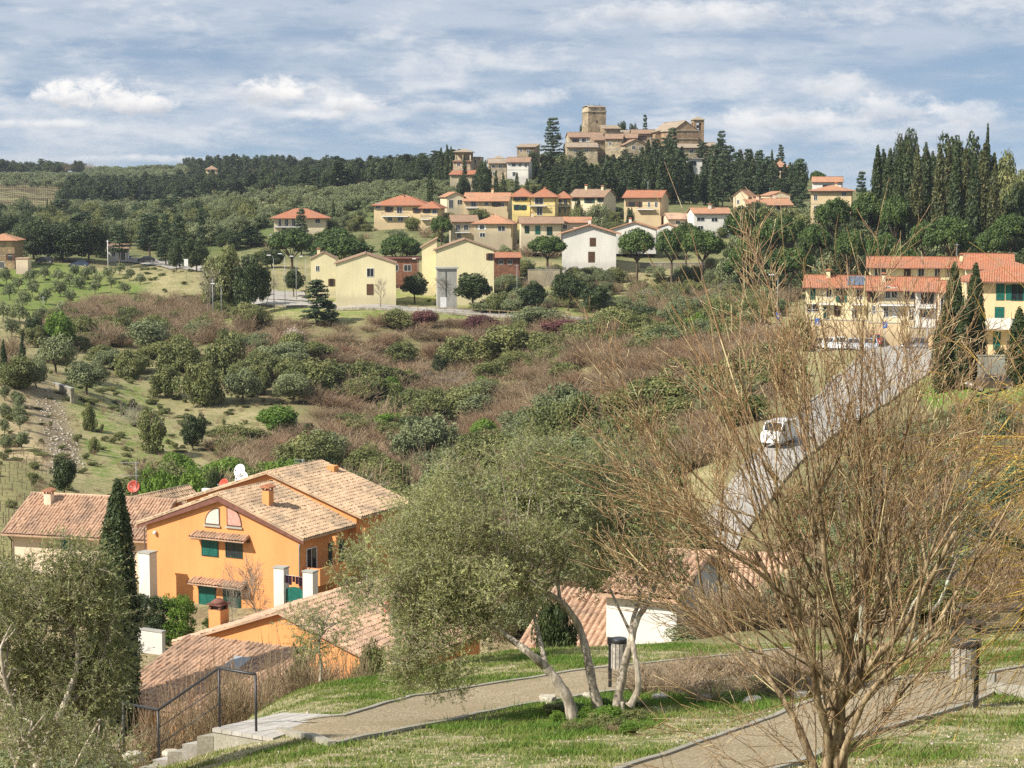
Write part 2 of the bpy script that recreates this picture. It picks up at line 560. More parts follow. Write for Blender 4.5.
# colours of what grows or lies on the ground (real surface colours)
LUSH = (.12, .17, .03); DRY = (.38, .32, .17); STRAW = (.42, .36, .22); SOIL = (.50, .38, .22)
BRAMBLE = (.23, .175, .10); ROUGH = (.23, .22, .095); WOODF = (.07, .062, .035); VINEY = (.26, .25, .12); HAY = (.30, .26, .12)
ZONES = [  # (Y range, pixel outline of the patch as it lies on the ground, colour a, colour b)
 ((0, 47), [(-400, 400), (1500, 400), (1500, 2500), (-400, 2500)], LUSH, STRAW),
 ((10, 34), [(-400, 600), (200, 760), (190, 780), (-400, 2000)], BRAMBLE, DRY),
 ((40, 98), [(-400, 400), (560, 400), (640, 720), (-400, 900)], DRY, BRAMBLE),
 ((34, 80), [(560, 450), (1300, 400), (1300, 640), (560, 760)], BRAMBLE, ROUGH),
 ((80, 130), [(560, 380), (1300, 360), (1300, 620), (560, 700)], ROUGH, BRAMBLE),
 ((85, 135), [(905, 378), (1300, 352), (1300, 440), (985, 440), (940, 420)], (.13, .24, .022), ROUGH),
 ((90, 230), [(-300, 290), (720, 300), (720, 560), (-300, 620)], ROUGH, DRY),
 ((120, 230), [(170, 325), (300, 318), (560, 330), (760, 330), (760, 560), (300, 560), (200, 450)], BRAMBLE, ROUGH),
 ((120, 215), [(70, 385), (160, 385), (180, 470), (90, 480)], (.15, .22, .04), DRY),
 ((120, 215), [(0, 375), (50, 378), (62, 470), (30, 480), (0, 470)], SOIL, DRY),
 ((120, 215), [(30, 385), (52, 385), (85, 470), (50, 475)], (.27, .22, .155), BRAMBLE),
 ((90, 135), [(-60, 440), (30, 460), (110, 530), (60, 560), (-60, 560)], HAY, ROUGH),
 ((150, 240), [(130, 375), (230, 390), (330, 440), (200, 440)], DRY, ROUGH),
 ((222, 300), [(-100, 272), (60, 262), (150, 285), (130, 310), (60, 330), (-100, 345)], (.12, .20, .03), (.22, .22, .08)),
 ((200, 240), [(80, 292), (215, 280), (215, 325), (100, 345)], (.23, .17, .105), BRAMBLE),
 ((218, 300), [(225, 290), (700, 290), (700, 322), (225, 320)], (.15, .22, .03), DRY),
 ((205, 226), [(205, 305), (250, 318), (215, 345), (190, 345)], (.16, .24, .04), DRY),
 ((240, 470), [(-100, 262), (1200, 262), (1200, 150), (-100, 150)], ROUGH, (.10, .12, .05)),
 ((445, 640), [(-100, 217), (60, 214), (90, 196), (86, 182), (-100, 184)], VINEY, (.22, .19, .10)),
 ((270, 470), [(150, 240), (330, 205), (470, 195), (470, 215), (330, 228), (170, 262)], (.14, .17, .05), (.10, .13, .05)),
 ((640, 1200), [(-200, 100), (1200, 100), (1200, 260), (-200, 260)], (.12, .13, .07), (.08, .10, .05)),
]


def build_terrain():
    ys = list(np.linspace(-60, 14, 24)) + list(14 * np.exp(np.linspace(0, math.log(2600 * K / 14), 560))[1:])
    inner = np.linspace(-.42, .42, 320)
    a = np.concatenate([np.linspace(-1.2, -.44, 24), inner, np.linspace(.44, 1.2, 24)])
    YY, AA = np.meshgrid(np.array(ys), a, indexing='ij')
    XX = AA * np.maximum(YY, 46)
    ZZ = gz(XX.ravel(), YY.ravel()).reshape(XX.shape)
    nr, nc = XX.shape
    V = np.stack([XX.ravel(), YY.ravel(), ZZ.ravel()], 1)
    ii = np.arange(nr - 1)[:, None] * nc + np.arange(nc - 1)[None]
    Fq = np.stack([ii, ii + 1, ii + nc + 1, ii + nc], -1).reshape(-1, 4)
    dep = np.maximum(V[:, 1] * CT - V[:, 2] * ST, .5)
    px = 512 + FPX * V[:, 0] / dep; py = 384 - FPX * (V[:, 1] * ST + V[:, 2] * CT) / dep
    q = V[:, 1] / K
    jx = 5 * np.sin(V[:, 0] * .9 + V[:, 1] * .5) + 4 * np.sin(V[:, 1] * 1.3); jx *= np.clip(60 / np.maximum(q, 10), .15, 1)
    A = np.zeros((len(V), 4)); B = np.zeros((len(V), 4))
    A[:, :3] = ROUGH; B[:, :3] = DRY; A[:, 3] = B[:, 3] = 1
    for (ya, yb), poly, ca, cb in ZONES:
        m = (q >= ya) & (q < yb) & inpoly(px + jx, py + jx * .3, poly)
        A[m, :3] = ca; B[m, :3] = cb
    # soften the borders between the patches a little
    for arr in (A, B):
        g = arr.reshape(nr, nc, 4)
        for _ in range(2):
            g[1:-1, 1:-1] = (g[1:-1, 1:-1] * 2 + g[:-2, 1:-1] + g[2:, 1:-1] + g[1:-1, :-2] + g[1:-1, 2:]) / 6
    t = NT('hillside_ground')
    ca = t.n('ShaderNodeAttribute'); ca.attribute_name = 'ca'; cbn = t.n('ShaderNodeAttribute'); cbn.attribute_name = 'cb'
    geo = t.n('ShaderNodeNewGeometry')
    n1 = t.noise(.35, 8, geo.outputs['Position'], .68, .4)
    n2 = t.noise(2.3, 6, geo.outputs['Position'], .7, .3)
    n3 = t.noise(14, 4, geo.outputs['Position'], .7)
    f = t.math('ADD', t.math('MULTIPLY', n1, .45), t.math('MULTIPLY', n2, .55))
    c = t.mix(t.ramp(f, .44, .56), ca.outputs['Color'], cbn.outputs['Color'])
    c = t.mix(t.ramp(n3, .35, .7, 0, .6), c, t.mix(.55, c, (.05, .05, .02)))
    c = t.mix(t.ramp(n2, .62, .72, 0, .35), c, (.36, .31, .2))
    m = t.surf(c, .95, .1, n3, .8, .06)
    me = np_mesh('ground', V, Fq, [m], {'ca': A, 'cb': B}, smooth=True)
    tag(mobj('ground', me), kind='structure')


build_terrain()
# ------------------------------------------------------------------ building materials
YEL = stucco('stucco_pale_yellow', (.76, .67, .41), .88)
CREAM = stucco('stucco_cream', (.70, .60, .40), .85)
WHITE = stucco('stucco_white', (.74, .71, .63), .86)
STRONGY = stucco('stucco_bright_yellow', (.76, .61, .25), .88)
OCHRE = stucco('stucco_ochre', (.68, .53, .31), .82)
BEIGE = stucco('stucco_beige', (.50, .42, .28), .75)
ORANGE = stucco('stucco_orange', (.75, .335, .125), .84)
PEACH = stucco('stucco_peach', (.78, .56, .32), .93)
PALEPINK = stucco('stucco_pale_peach', (.76, .60, .44), .88)
CONC = stucco('concrete_grey', (.42, .41, .36), .75)
BRICK = stone('brick_red', (.30, .13, .075), (.36, .17, .10), 4)
CSTONE = stone('castle_stone', (.40, .31, .19), (.56, .45, .29), .9)
CSTONE2 = stone('castle_stone_pale', (.54, .44, .29), (.64, .54, .37), .9)
CSTONE3 = stone('church_brick', (.44, .29, .17), (.52, .37, .22), 1.2)
DRYSTONE = stone('dry_stone', (.34, .30, .22), (.46, .42, .33), 2.2)
TRED = tiles('tiles_red', (.37, .135, .07), (.47, .205, .11), (.31, .18, .12))
TORA = tiles('tiles_orange', (.43, .20, .105), (.53, .29, .17), (.32, .20, .13))
TBRN = tiles('tiles_brown', (.30, .185, .115), (.38, .25, .165), (.24, .17, .12))
TOLD = tiles('tiles_old', (.33, .26, .18), (.40, .32, .23), (.25, .20, .15))
TNEAR = tiles('pantiles_sandy', (.44, .30, .185), (.53, .375, .24), (.25, .19, .13), flat=False)
TNEAR2 = tiles('pantiles_pink', (.45, .285, .185), (.55, .37, .25), (.25, .175, .125), flat=False)
GLASS = plain('window_glass', (.025, .03, .035), .12, .6, var=.3)
GREENW = plain('green_paint', (.012, .13, .095), .5, .4, var=.2)
DGREEN = plain('dark_green_paint', (.012, .055, .04), .5, .4)
BROWNW = plain('brown_wood', (.12, .06, .03), .6, .3)
WHITEP = plain('white_paint', (.74, .74, .72), .5, .4, var=.08)
GREYM = plain('grey_metal', (.30, .31, .31), .45, .5, var=.15)
DARKM = plain('dark_metal', (.03, .03, .032), .45, .5)
REDP = plain('red_paint', (.50, .085, .05), .5, .4)
FASCIA = plain('brown_fascia', (.20, .085, .06), .7, .3)
CURT = plain('curtain', (.62, .58, .50), .8, .2, var=.2, scale=6)
CURTP = plain('pink_curtain', (.62, .33, .26), .8, .2, var=.2, scale=6)
BLUEP = plain('blue_sign_paint', (.03, .16, .55), .4, .4, var=.05)
SHUT = {'g': GREENW, 'b': BROWNW, 'd': DGREEN, 'w': WHITEP}


TJ = [random.Random(i).gauss(0, .013) for i in range(997)]


def pantile_slope(b, p0, p1, p2, p3, mi=0, cw=.24, rh=.38):
    """corrugated clay tiles on the parallelogram p0 p1 (eave) p2 p3 (ridge)"""
    p0, p1, p2, p3 = map(Vector, (p0, p1, p2, p3))
    e = p1 - p0; s = p3 - p0
    n = e.cross(s).normalized()
    if n.z < 0: n = -n
    nc = max(2, int(e.length / cw)); nr = max(2, int(s.length / rh))
    su = 4; base = len(b.v)
    rnd = random.Random(int(abs(p0.x * 100)) + nc)
    prof = (0.0, .075, .10, .075)
    rows = []
    for r in range(nr):
        for k in (0, 1):
            f = (r + k) / nr
            lift = .035 * (1 - k)
            q0 = p0 + (p3 - p0) * f; q1 = p1 + (p2 - p1) * f
            row = []
            for i in range(nc * su + 1):
                row.append(len(b.v))
                jit = rnd.uniform(-.006, .006) + TJ[(r * 131 + (i // su) * 17) % 997] + .035 * math.sin(i * .021 + base) * math.sin(f * 3.1)
                b.v.append(tuple(q0 + (q1 - q0) * (i / (nc * su)) + n * (prof[i % su] + lift + jit)))
            rows.append((row, r + k * .98))
    for a in range(len(rows) - 1):
        r0, v0 = rows[a]; r1, v1 = rows[a + 1]
        if a % 2: v0 = v1 = int(v1) + .01
        for i in range(nc * su):
            u0 = i / su; u1 = (i + .999) / su
            b.quadface((r0[i], r0[i + 1], r1[i + 1], r1[i]), mi, ((u0, v0), (u1, v0), (u1, v1), (u0, v1)))
    return n


def slope(b, pts, near=False, mi=0, th=.12):
    """roof slab: pts[0], pts[1] along the eave, the others up to the ridge"""
    pts = [Vector(p) for p in pts]
    e = (pts[1] - pts[0]).normalized()
    n = (pts[1] - pts[0]).cross(pts[-1] - pts[0]).normalized()
    if n.z < 0: n = -n
    up = n.cross(e)
    if up.z < 0: up = -up
    uv = [((p - pts[0]).dot(e) / .24, (p - pts[0]).dot(up) / .38) for p in pts]
    k = len(pts); base = len(b.v)
    b.v += [tuple(p) for p in pts] + [tuple(p - Vector((0, 0, th))) for p in pts]
    b.quadface([base + i for i in range(k)], mi, uv)
    b.quadface([base + k + i for i in range(k)][::-1], mi, uv[::-1])
    for i in range(k):
        j = (i + 1) % k
        b.quadface((base + i, base + k + i, base + k + j, base + j), mi, [uv[i], uv[i], uv[j], uv[j]])
    if near: pantile_slope(b, *[p + n * .012 for p in pts], mi=mi)


class House:
    def __init__(s, label, xl, yb, Y, rot, xr, ye, rise, roof, wall, roofm, depth, over=.55, group=None, cat='house',
                 name='house', near=False, found=3.5, verge=None, ridge_at=.5, H=None, W=None, fascia=None):
        s.rot = R(rot); s.O = P(xl, yb, Y)
        s.e = Vector((math.cos(s.rot), math.sin(s.rot), 0)); s.n = Vector((-math.sin(s.rot), math.cos(s.rot), 0))
        q = (xr - 512) / FPX
        O, e = s.O, s.e
        s.W = W or (q * (O.y * CT - O.z * ST) - O.x) / (e.x - q * e.y * CT)
        dtop = ray(xl, ye); s.H = H or dtop.z * (O.y / dtop.y) - O.z
        s.D = depth; s.wall = wall
        s.root = empty(name, O, s.rot, label, cat, group)
        W, H, D, f = s.W, s.H, s.D, -found
        b = MB()
        rp = ridge_at
        if roof == 'gable_y':
            A = [(0, 0, f), (W, 0, f), (W, 0, H), (W * rp, 0, H + rise), (0, 0, H)]
            b.prism(A, (0, D, 0))
        elif roof == 'gable_x':
            A = [(0, 0, f), (0, D, f), (0, D, H), (0, D * rp, H + rise), (0, 0, H)]
            b.prism(A, (W, 0, 0))
        elif roof == 'shed_y':       # rises to the back
            A = [(0, 0, f), (0, D, f), (0, D, H + rise), (0, 0, H)]
            b.prism(A, (W, 0, 0))
        elif roof == 'shed_x':       # rises to the right
            A = [(0, 0, f), (W, 0, f), (W, 0, H + rise), (0, 0, H)]
            b.prism(A, (0, D, 0))
        else: b.box(0, W, 0, D, f, H)
        s.wallobj = b.build('wall', wall, s.root)
        b = MB(); o = over; t = .02 + .12
        if roof == 'gable_y':
            kl = rise / (W * rp); kr = rise / (W * (1 - rp))
            slope(b, [(-o, D + o * .6, H - kl * o + t), (-o, -o * .6, H - kl * o + t), (W * rp, -o * .6, H + rise + t), (W * rp, D + o * .6, H + rise + t)], near)
            slope(b, [(W + o, -o * .6, H - kr * o + t), (W + o, D + o * .6, H - kr * o + t), (W * rp, D + o * .6, H + rise + t + .003), (W * rp, -o * .6, H + rise + t + .003)], near)
            b.tube([(W * rp, -o * .62, H + rise + t + .02), (W * rp, D + o * .62, H + rise + t + .02)], .11 if near else .08, 6)
        elif roof == 'gable_x':
            kf = rise / (D * rp); kb = rise / (D * (1 - rp))
            slope(b, [(-o * .6, -o, H - kf * o + t), (W + o * .6, -o, H - kf * o + t), (W + o * .6, D * rp, H + rise + t), (-o * .6, D * rp, H + rise + t)], near)
            slope(b, [(W + o * .6, D + o, H - kb * o + t), (-o * .6, D + o, H - kb * o + t), (-o * .6, D * rp, H + rise + t + .003), (W + o * .6, D * rp, H + rise + t + .003)], near)
            b.tube([(-o * .62, D * rp, H + rise + t + .02), (W + o * .62, D * rp, H + rise + t + .02)], .11 if near else .08, 6)
        elif roof == 'shed_y':
            k = rise / D
            slope(b, [(-o * .6, -o, H - k * o + t), (W + o * .6, -o, H - k * o + t), (W + o * .6, D + o * .4, H + rise + k * o * .4 + t), (-o * .6, D + o * .4, H + rise + k * o * .4 + t)], near)
        elif roof == 'shed_x':
            k = rise / W
            slope(b, [(-o, D + o * .6, H - k * o + t), (-o, -o * .6, H - k * o + t), (W + o * .4, -o * .6, H + rise + k * o * .4 + t), (W + o * .4, D + o * .6, H + rise + k * o * .4 + t)], near)
        elif roof == 'hip':
            m = min(W, D) / 2; k = rise / m; z = H - k * o + t; zr = H + rise + t
            if W >= D: r0, r1 = (m, D / 2, zr), (W - m, D / 2, zr)
            else: r0, r1 = (W / 2, m, zr), (W / 2, D - m, zr)
            c = [(-o, -o, z), (W + o, -o, z), (W + o, D + o, z), (-o, D + o, z)]
            if W >= D:
                slope(b, [c[0], c[1], r1, r0]); slope(b, [c[2], c[3], r0, r1]); slope(b, [c[1], c[2], r1]); slope(b, [c[3], c[0], r0])
            else:
                slope(b, [c[0], c[1], r0]); slope(b, [c[2], c[3], r1]); slope(b, [c[1], c[2], r1, r0]); slope(b, [c[3], c[0], r0, r1])
        elif roof == 'flat':
            b.box(-o, W + o, -o, D + o, H + .003, H + .22)
        s.roofobj = b.build('roof', roofm, s.root)
        s.rise = rise
        if not near and roof in ('gable_x', 'hip', 'shed_y'):
            zg = H - (rise / (D * .5 if roof != 'hip' else min(W, D) / 2)) * o + .05
            b = MB(); b.tube([(-o * .5, -o - .06, zg), (W + o * .5, -o - .06, zg - .04)], .07, 6); b.build('gutter', FASCIA, s.root)
            b = MB(); b.tube([(W - .15, -o - .05, zg), (W - .15, -.07, zg - o), (W - .15, -.07, -.5)], .05, 6); b.build('downpipe', FASCIA, s.root)
            if H > 4.5: b = MB(); b.box(-.03, W + .03, -.035, -.002, H * .5, H * .5 + .12); b.build('string_course', CONC, s.root)
        if verge:                       # painted board under the verge of the gable
            b = MB(); kl = rise / (W * rp); hh = .42
            z0 = H - kl * o + .015; z1 = H + rise + .015; y0, y1 = -o * .6 + .05, -o * .6 + .13
            b.prism([(-o, y0, z0 - hh * .5), (W * rp, y0, z1 - hh), (W * rp, y0, z1), (-o, y0, z0)], (0, y1 - y0, 0))
            kr = rise / (W * (1 - rp)); zr = H - kr * o + .015
            b.prism([(W * rp + .004, y0, z1 - hh), (W + o, y0, zr - hh * .5), (W + o, y0, zr), (W * rp + .004, y0, z1)], (0, y1 - y0, 0))
            b.build('verge_board', verge, s.root)

    def loc(s, px, py, face='f', off=0.0):
        """pixel -> coordinates in the plane of a wall"""
        d = ray(px, py)
        if face == 'f': n, o = s.n, s.O + s.n * off
        elif face == 'r': n, o = s.e, s.O + s.e * s.W
        else: n, o = s.e, s.O
        t = o.dot(n) / d.dot(n)
        q = d * t - s.O
        return (q.dot(s.e) if face == 'f' else q.dot(s.n)), q.z

    def win(s, px0, py0, px1, py1, kind='glass', shut=None, face='f', off=0.0, name='window', frame=None, uz=None):
        if uz: u0, u1, z0, z1 = uz
        else:
            u0, z1 = s.loc(px0, py0, face, off); u1, _ = s.loc(px1, py0, face, off); _, z0 = s.loc(px0, py1, face, off)
        if u1 < u0: u0, u1 = u1, u0
        if z1 < z0 + .3: z1 = z0 + .8
        if face == 'f': M = Matrix.Translation((0, off, 0))
        elif face == 'r': M = Matrix.Translation((s.W, 0, 0)) @ Matrix.Rotation(math.pi / 2, 4, 'Z')
        else: M = Matrix(((0, 1, 0, 0), (1, 0, 0, 0), (0, 0, 1, 0), (0, 0, 0, 1)))
        fw = .07
        b = MB()
        fm = frame or (SHUT[shut] if shut else WHITEP)
        for q in ((u0 - fw, u0, z0 - fw, z1 + fw), (u1, u1 + fw, z0 - fw, z1 + fw), (u0, u1, z1, z1 + fw), (u0, u1, z0 - fw, z0)):
            b.box(q[0], q[1], -.05, .02, q[2], q[3], M=M)
        if kind == 'glass': b.box((u0 + u1) / 2 - .025, (u0 + u1) / 2 + .025, -.035, .01, z0, z1, M=M)
        fo = b.build(name, fm, s.root)
        b = MB()
        if kind == 'shut':
            um = (u0 + u1) / 2
            for a, c in ((u0 + .01, um - .012), (um + .012, u1 - .01)):
                b.box(a, c, -.045, .0, z0, z1, M=M)
                nsl = max(3, int((z1 - z0) / .12))
                for i in range(nsl):
                    zz = z0 + .05 + (z1 - z0 - .1) * i / nsl
                    b.box(a + .05, c - .05, -.062, -.045, zz, zz + .045, M=M)
            b.build('shutter', SHUT[shut or 'g'], fo)
        elif kind == 'door':
            b.box(u0, u1, -.03, .0, z0, z1, M=M); b.build('door_leaf', SHUT[shut or 'b'], fo)
        else:
            b.box(u0, u1, -.018, .0, z0, z1, M=M); b.build('pane', GLASS, fo)
            if shut:
                w = (u1 - u0) / 2
                for a in (u0 - fw - w, u1 + fw):
                    b = MB(); b.box(a + .01, a + w - .01, -.06, -.015, z0, z1, M=M); b.build('shutter', SHUT[shut], fo)
        return fo

    def chimney(s, u, v, w=.5, h=1.2, mat=None, cap=True, dd=None):
        rp = .5
        z = s.roofz(u, v)
        b = MB(); dd = dd or w
        b.box(u - w / 2, u + w / 2, v - dd / 2, v + dd / 2, z - .5, z + h)
        c = b.build('chimney', mat or s.wall, s.roofobj)
        if cap:
            b = MB()
            for du in (-1, 1):
                for dv in (-1, 1): b.box(u + du * (w / 2 - .06) - .05, u + du * (w / 2 - .06) + .05, v + dv * (dd / 2 - .06) - .05, v + dv * (dd / 2 - .06) + .05, z + h + .002, z + h + .2)
            b.box(u - w / 2 - .12, u + w / 2 + .12, v - dd / 2 - .12, v + dd / 2 + .12, z + h + .2, z + h + .28)
            b.prism([(u - w / 2 - .1, v - dd / 2 - .1, z + h + .283), (u + w / 2 + .1, v - dd / 2 - .1, z + h + .283), (u, v - dd / 2 - .1, z + h + .45)], (0, dd + .2, 0))
            mobj('chimney_cap', b.mesh('chimney_cap', TRED), s.root)
        return c

    def roofz(s, u, v): return s.H + s.rise * .5

    def balcony(s, px0, px1, py, proj=1.2, hgt=1.0, slab=None, rail='bars', face='f', off=0.0, uz=None):
        if uz: u0, u1, z = uz
        else:
            u0, z = s.loc(px0, py, face, off); u1, _ = s.loc(px1, py, face, off)
        if u1 < u0: u0, u1 = u1, u0
        M = Matrix.Translation((0, off, 0)) if face == 'f' else Matrix.Translation((s.W, 0, 0)) @ Matrix.Rotation(math.pi / 2, 4, 'Z')
        b = MB(); b.box(u0, u1, -proj, -.003, z - .18, z, M=M)
        bo = b.build('balcony', slab or WHITEP, s.root)
        b = MB()
        if rail == 'bars':
            b.box(u0 + .02, u1 - .02, -proj + .02, -proj + .06, z + hgt - .05, z + hgt, M=M)
            b.box(u0 + .02, u1 - .02, -proj + .02, -proj + .06, z + .08, z + .11, M=M)
            n = max(3, int((u1 - u0) / .13))
            for i in range(n + 1):
                u = u0 + .03 + (u1 - u0 - .06) * i / n
                b.box(u - .011, u + .011, -proj + .03, -proj + .05, z, z + hgt - .05, M=M)
            for u in (u0 + .02, u1 - .06): b.box(u, u + .04, -proj + .06, -.01, z + hgt - .05, z + hgt, M=M)
            b.build('railing', DARKM, bo)
        else:
            b.box(u0, u1, -proj, -proj + .12, z + .003, z + hgt, M=M)
            b.box(u0, u0 + .12, -proj + .123, -.003, z + .003, z + hgt, M=M); b.box(u1 - .12, u1, -proj + .123, -.003, z + .003, z + hgt, M=M)
            b.build('parapet', slab or s.wall, bo)
        return bo

    def extra(s, name, mat, fn):
        b = MB(); fn(b, s); return b.build(name, mat, s.root)


def gable_rise(h, apx, apy, w):
    return 0


# ================================================================== the orange terrace below the park
def RZ_gable_y(h, rp=.5):
    def f(u, v):
        return h.H + h.rise * (u / (h.W * rp) if u < h.W * rp else (h.W - u) / (h.W * (1 - rp)))
    h.roofz = f
    return h


# main orange house: gable to the camera, two pairs of green shutters, two quarter-round attic windows
main = RZ_gable_y(House('orange gabled house with two quarter-round attic windows over green shuttered windows', 148, 603, 87.5, -28, 299.5, 522, 2.3, 'gable_y', ORANGE, TNEAR, 6.0,
                        over=.6, group='orange tiled houses below the park', near=True, verge=FASCIA))
print('main', main.W, main.H, main.O)


def quarter(h, pxc, pxe, py0, py1, side, curt):
    """quarter round attic window; side -1: straight edge on the right"""
    ue, z0 = h.loc(pxe, py1); uc, _ = h.loc(pxc, py1); _, z1 = h.loc(pxe, py0)
    r = abs(ue - uc); hgt = z1 - z0
    def fan(b, k, y0, y1, grow=0.0):
        pts = [(uc, y0, z0 - grow)]
        for i in range(13):
            a = math.pi / 2 * i / 12
            pts.append((uc + (1 if ue > uc else -1) * (r + grow) * math.cos(a), y0, z0 + (hgt + grow) * math.sin(a)))
        pts[0] = (uc - (1 if ue > uc else -1) * grow, y0, z0 - grow)
        pts.insert(1, (pts[1][0], y0, z0 - grow)); pts.append((pts[0][0], y0, pts[-1][2]))
        b.prism(pts, (0, y1 - y0, 0))
    b = MB(); fan(b, 1, -.02, .02, .09); fo = b.build('window', BROWNW, h.root)
    b = MB(); fan(b, 1, -.035, -.0201, 0.0); b.build('pane', curt, fo)
    b = MB(); u0, u1 = min(ue, uc), max(ue, uc); b.box(u0 - .15, u1 + .15, -.13, -.0, z0 - .2, z0 - .095); b.build('sill', CONC, fo)


quarter(main, 219, 206, 508, 523, -1, CURT)
quarter(main, 228, 241, 508, 526, 1, CURTP)
main.win(202.5, 537, 217.5, 554.5, 'shut', 'g', name='window', frame=DGREEN)
main.win(226.5, 539, 241.5, 556, 'glass', None, name='window', frame=DGREEN)
main.win(199.5, 583, 215, 608, 'shut', 'g', name='window', frame=DGREEN)
main.win(224, 585, 240, 612, 'shut', 'd', name='window', frame=DGREEN)
u0, z0 = main.loc(219, 561); u1, _ = main.loc(241, 561)


def awn(px0, px1, py):
    ua, z = main.loc(px0, py); ub, _ = main.loc(px1, py)
    b = MB(); b.box(ua - .5, ub, -.16, -.003, z - .42, z - .28); bo = b.build('awning', BROWNW, main.root)
    b = MB(); slope(b, [(ua, -.75, z - .30), (ub, -.75, z - .30), (ub, -.02, z), (ua, -.02, z)], True, th=.06)
    b.build('awning_tiles', TNEAR2, bo)


awn(196, 250, 531); awn(194, 248, 577)
for (a, bq, c) in ((283, 505, 0),):
    main.chimney(main.W * .70, 1.9, .55, 1.15)
b = MB(); b.tube([(main.W + .28, -.32, main.H - .45), (main.W + .12, -.1, main.H - .75), (main.W + .1, -.09, -2)], .05, 8); b.build('downpipe', GREYM, main.root)
b = MB(); b.tube([(-.1, -.12, main.H - .45), (-.1, -.12, -2)], .05, 8); b.build('downpipe', BROWNW, main.root)
# shaded balcony side on the right
main.balcony(0, 0, 0, 1.3, .95, slab=ORANGE, rail='wall', face='r', uz=(.5, 6.5, 2.55))
main.win(0, 0, 0, 0, 'glass', None, 'r', frame=WHITEP, uz=(.9, 2.0, 2.6, 4.6))
main.win(0, 0, 0, 0, 'glass', 'd', 'r', frame=DGREEN, uz=(4.0, 4.9, 2.6, 4.6))
b = MB(); b.box(main.W + .9, main.W + 1.2, 2.6, 2.9, -2, main.H - .3); b.box(main.W + .9, main.W + 1.2, 6.2, 6.5, -2, main.H - .3); b.build('pillar', ORANGE, main.root)
# outside lamp and air conditioner at the left end
b = MB(); ul, zl = main.loc(156, 532); b.lathe([(.02, -.16), (.12, -.12), (.12, .06), (.02, .1)], 10, M=Matrix.Translation((ul, -.14, zl))); b.build('wall_lamp', WHITEP, main.root)

# house behind with the white dishes
back = RZ_gable_y(House('orange house behind with long sandy tiled roof and white satellite dishes at its verge', 188, 575, 91.3, -28, 357, 500, 2.35, 'gable_y', ORANGE, TNEAR, 6.2,
                        over=.6, group='orange tiled houses below the park', near=True, ridge_at=.50, H=None))
print('back', back.W, back.H, proj(back.O + back.e * back.W * .5 + Vector((0, 0, back.H + back.rise))))
back.chimney(back.W * .62, back.D - .8, .6, .6, cap=False)
ub, zb = back.loc(170, 494)

# left: cream house with a wide hipped and gabled roof
left = House('cream house with broad tiled roof and small green window, leftmost of the terrace', 13, 590, 92, -16, 150, 529, 1.9, 'gable_x', PALEPINK, TNEAR2, 7.4,
             over=.75, group='orange tiled houses below the park', near=True)
left.roofz = lambda u, v: left.H + left.rise * (v / (left.D * .5) if v < left.D * .5 else (left.D - v) / (left.D * .5))
left.win(62, 533, 73.5, 549, 'shut', 'g', frame=DGREEN)
left.chimney(1.6, 2.6, .55, .9, mat=PALEPINK)
b = MB(); b.tube([(.05, -.7, left.H - .3), (.05, -.1, left.H - .8), (.05, -.08, -2)], .05, 8); b.build('downpipe', BROWNW, left.root)
# gabled link whose right slope carries the red dish
mid = RZ_gable_y(House('low sandy tiled wing with a red dish, between the cream and the orange house', 96, 590, 93.5, -28, 146, 526, 1.9, 'gable_y', ORANGE, TNEAR, 8.0,
                       over=.5, group='orange tiled houses below the park', near=True, ridge_at=.5))
mid.win(134, 541, 140, 552, 'glass', None, frame=DGREEN)

# front (nearest) pair
front = RZ_gable_y(House('nearest orange house, its wall top edged with tiles and roof falling towards the olives', 184, 700, 66, -28, 386, 642, 2.1, 'gable_y', ORANGE, TNEAR2, 9.5,
                         over=.5, group='orange tiled houses below the park', near=True, ridge_at=.5))
print('front', front.W, front.H, proj(front.O + front.e * front.W * .5 + Vector((0, 0, front.H + front.rise))))
annex = House('low annex with a broad pink pantile roof and skylight, nearest to the park', 112, 735, 58, -26, 236, 703, 1.6, 'shed_y', ORANGE, TNEAR2, 6.2,
              over=.5, group='orange tiled houses below the park', near=True)
annex.roofz = lambda u, v: annex.H + annex.rise * v / annex.D
u, z = 3.6, 0
b = MB(); zz = annex.roofz(0, 4.0)
b.prism([(u, 3.6, annex.roofz(0, 3.6) + .1), (u + .9, 3.6, annex.roofz(0, 3.6) + .1), (u + .9, 3.6, annex.roofz(0, 3.6) + .36), (u, 3.6, annex.roofz(0, 3.6) + .36)], (0, 1.1, 1.1 * annex.rise / annex.D))
sk = b.build('skylight', GREYM, annex.root)
# big chimney with tiled cap in the garden
ch = empty('garden_chimney', P(219, 634, 68), R(-28), 'orange masonry chimney with tiled cap and dark flue openings rising above the hedge', 'chimney')
b = MB(); b.box(-.38, .38, -.38, .38, -2, 1.35); b.build('chimney_stack', ORANGE, ch)
b = MB()
for a in (-.3, .3):
    for c in (-.3, .3): b.box(a - .06, a + .06, c - .06, c + .06, 1.352, 1.6)
b.box(-.24, .24, -.24, .24, 1.352, 1.6, 1); b.box(-.46, .46, -.46, .46, 1.603, 1.68)
b.lathe([(.5, 1.683), (.28, 1.85), (.08, 1.95)], 8); b.build('chimney_cap', [FASCIA, DARKM], ch)

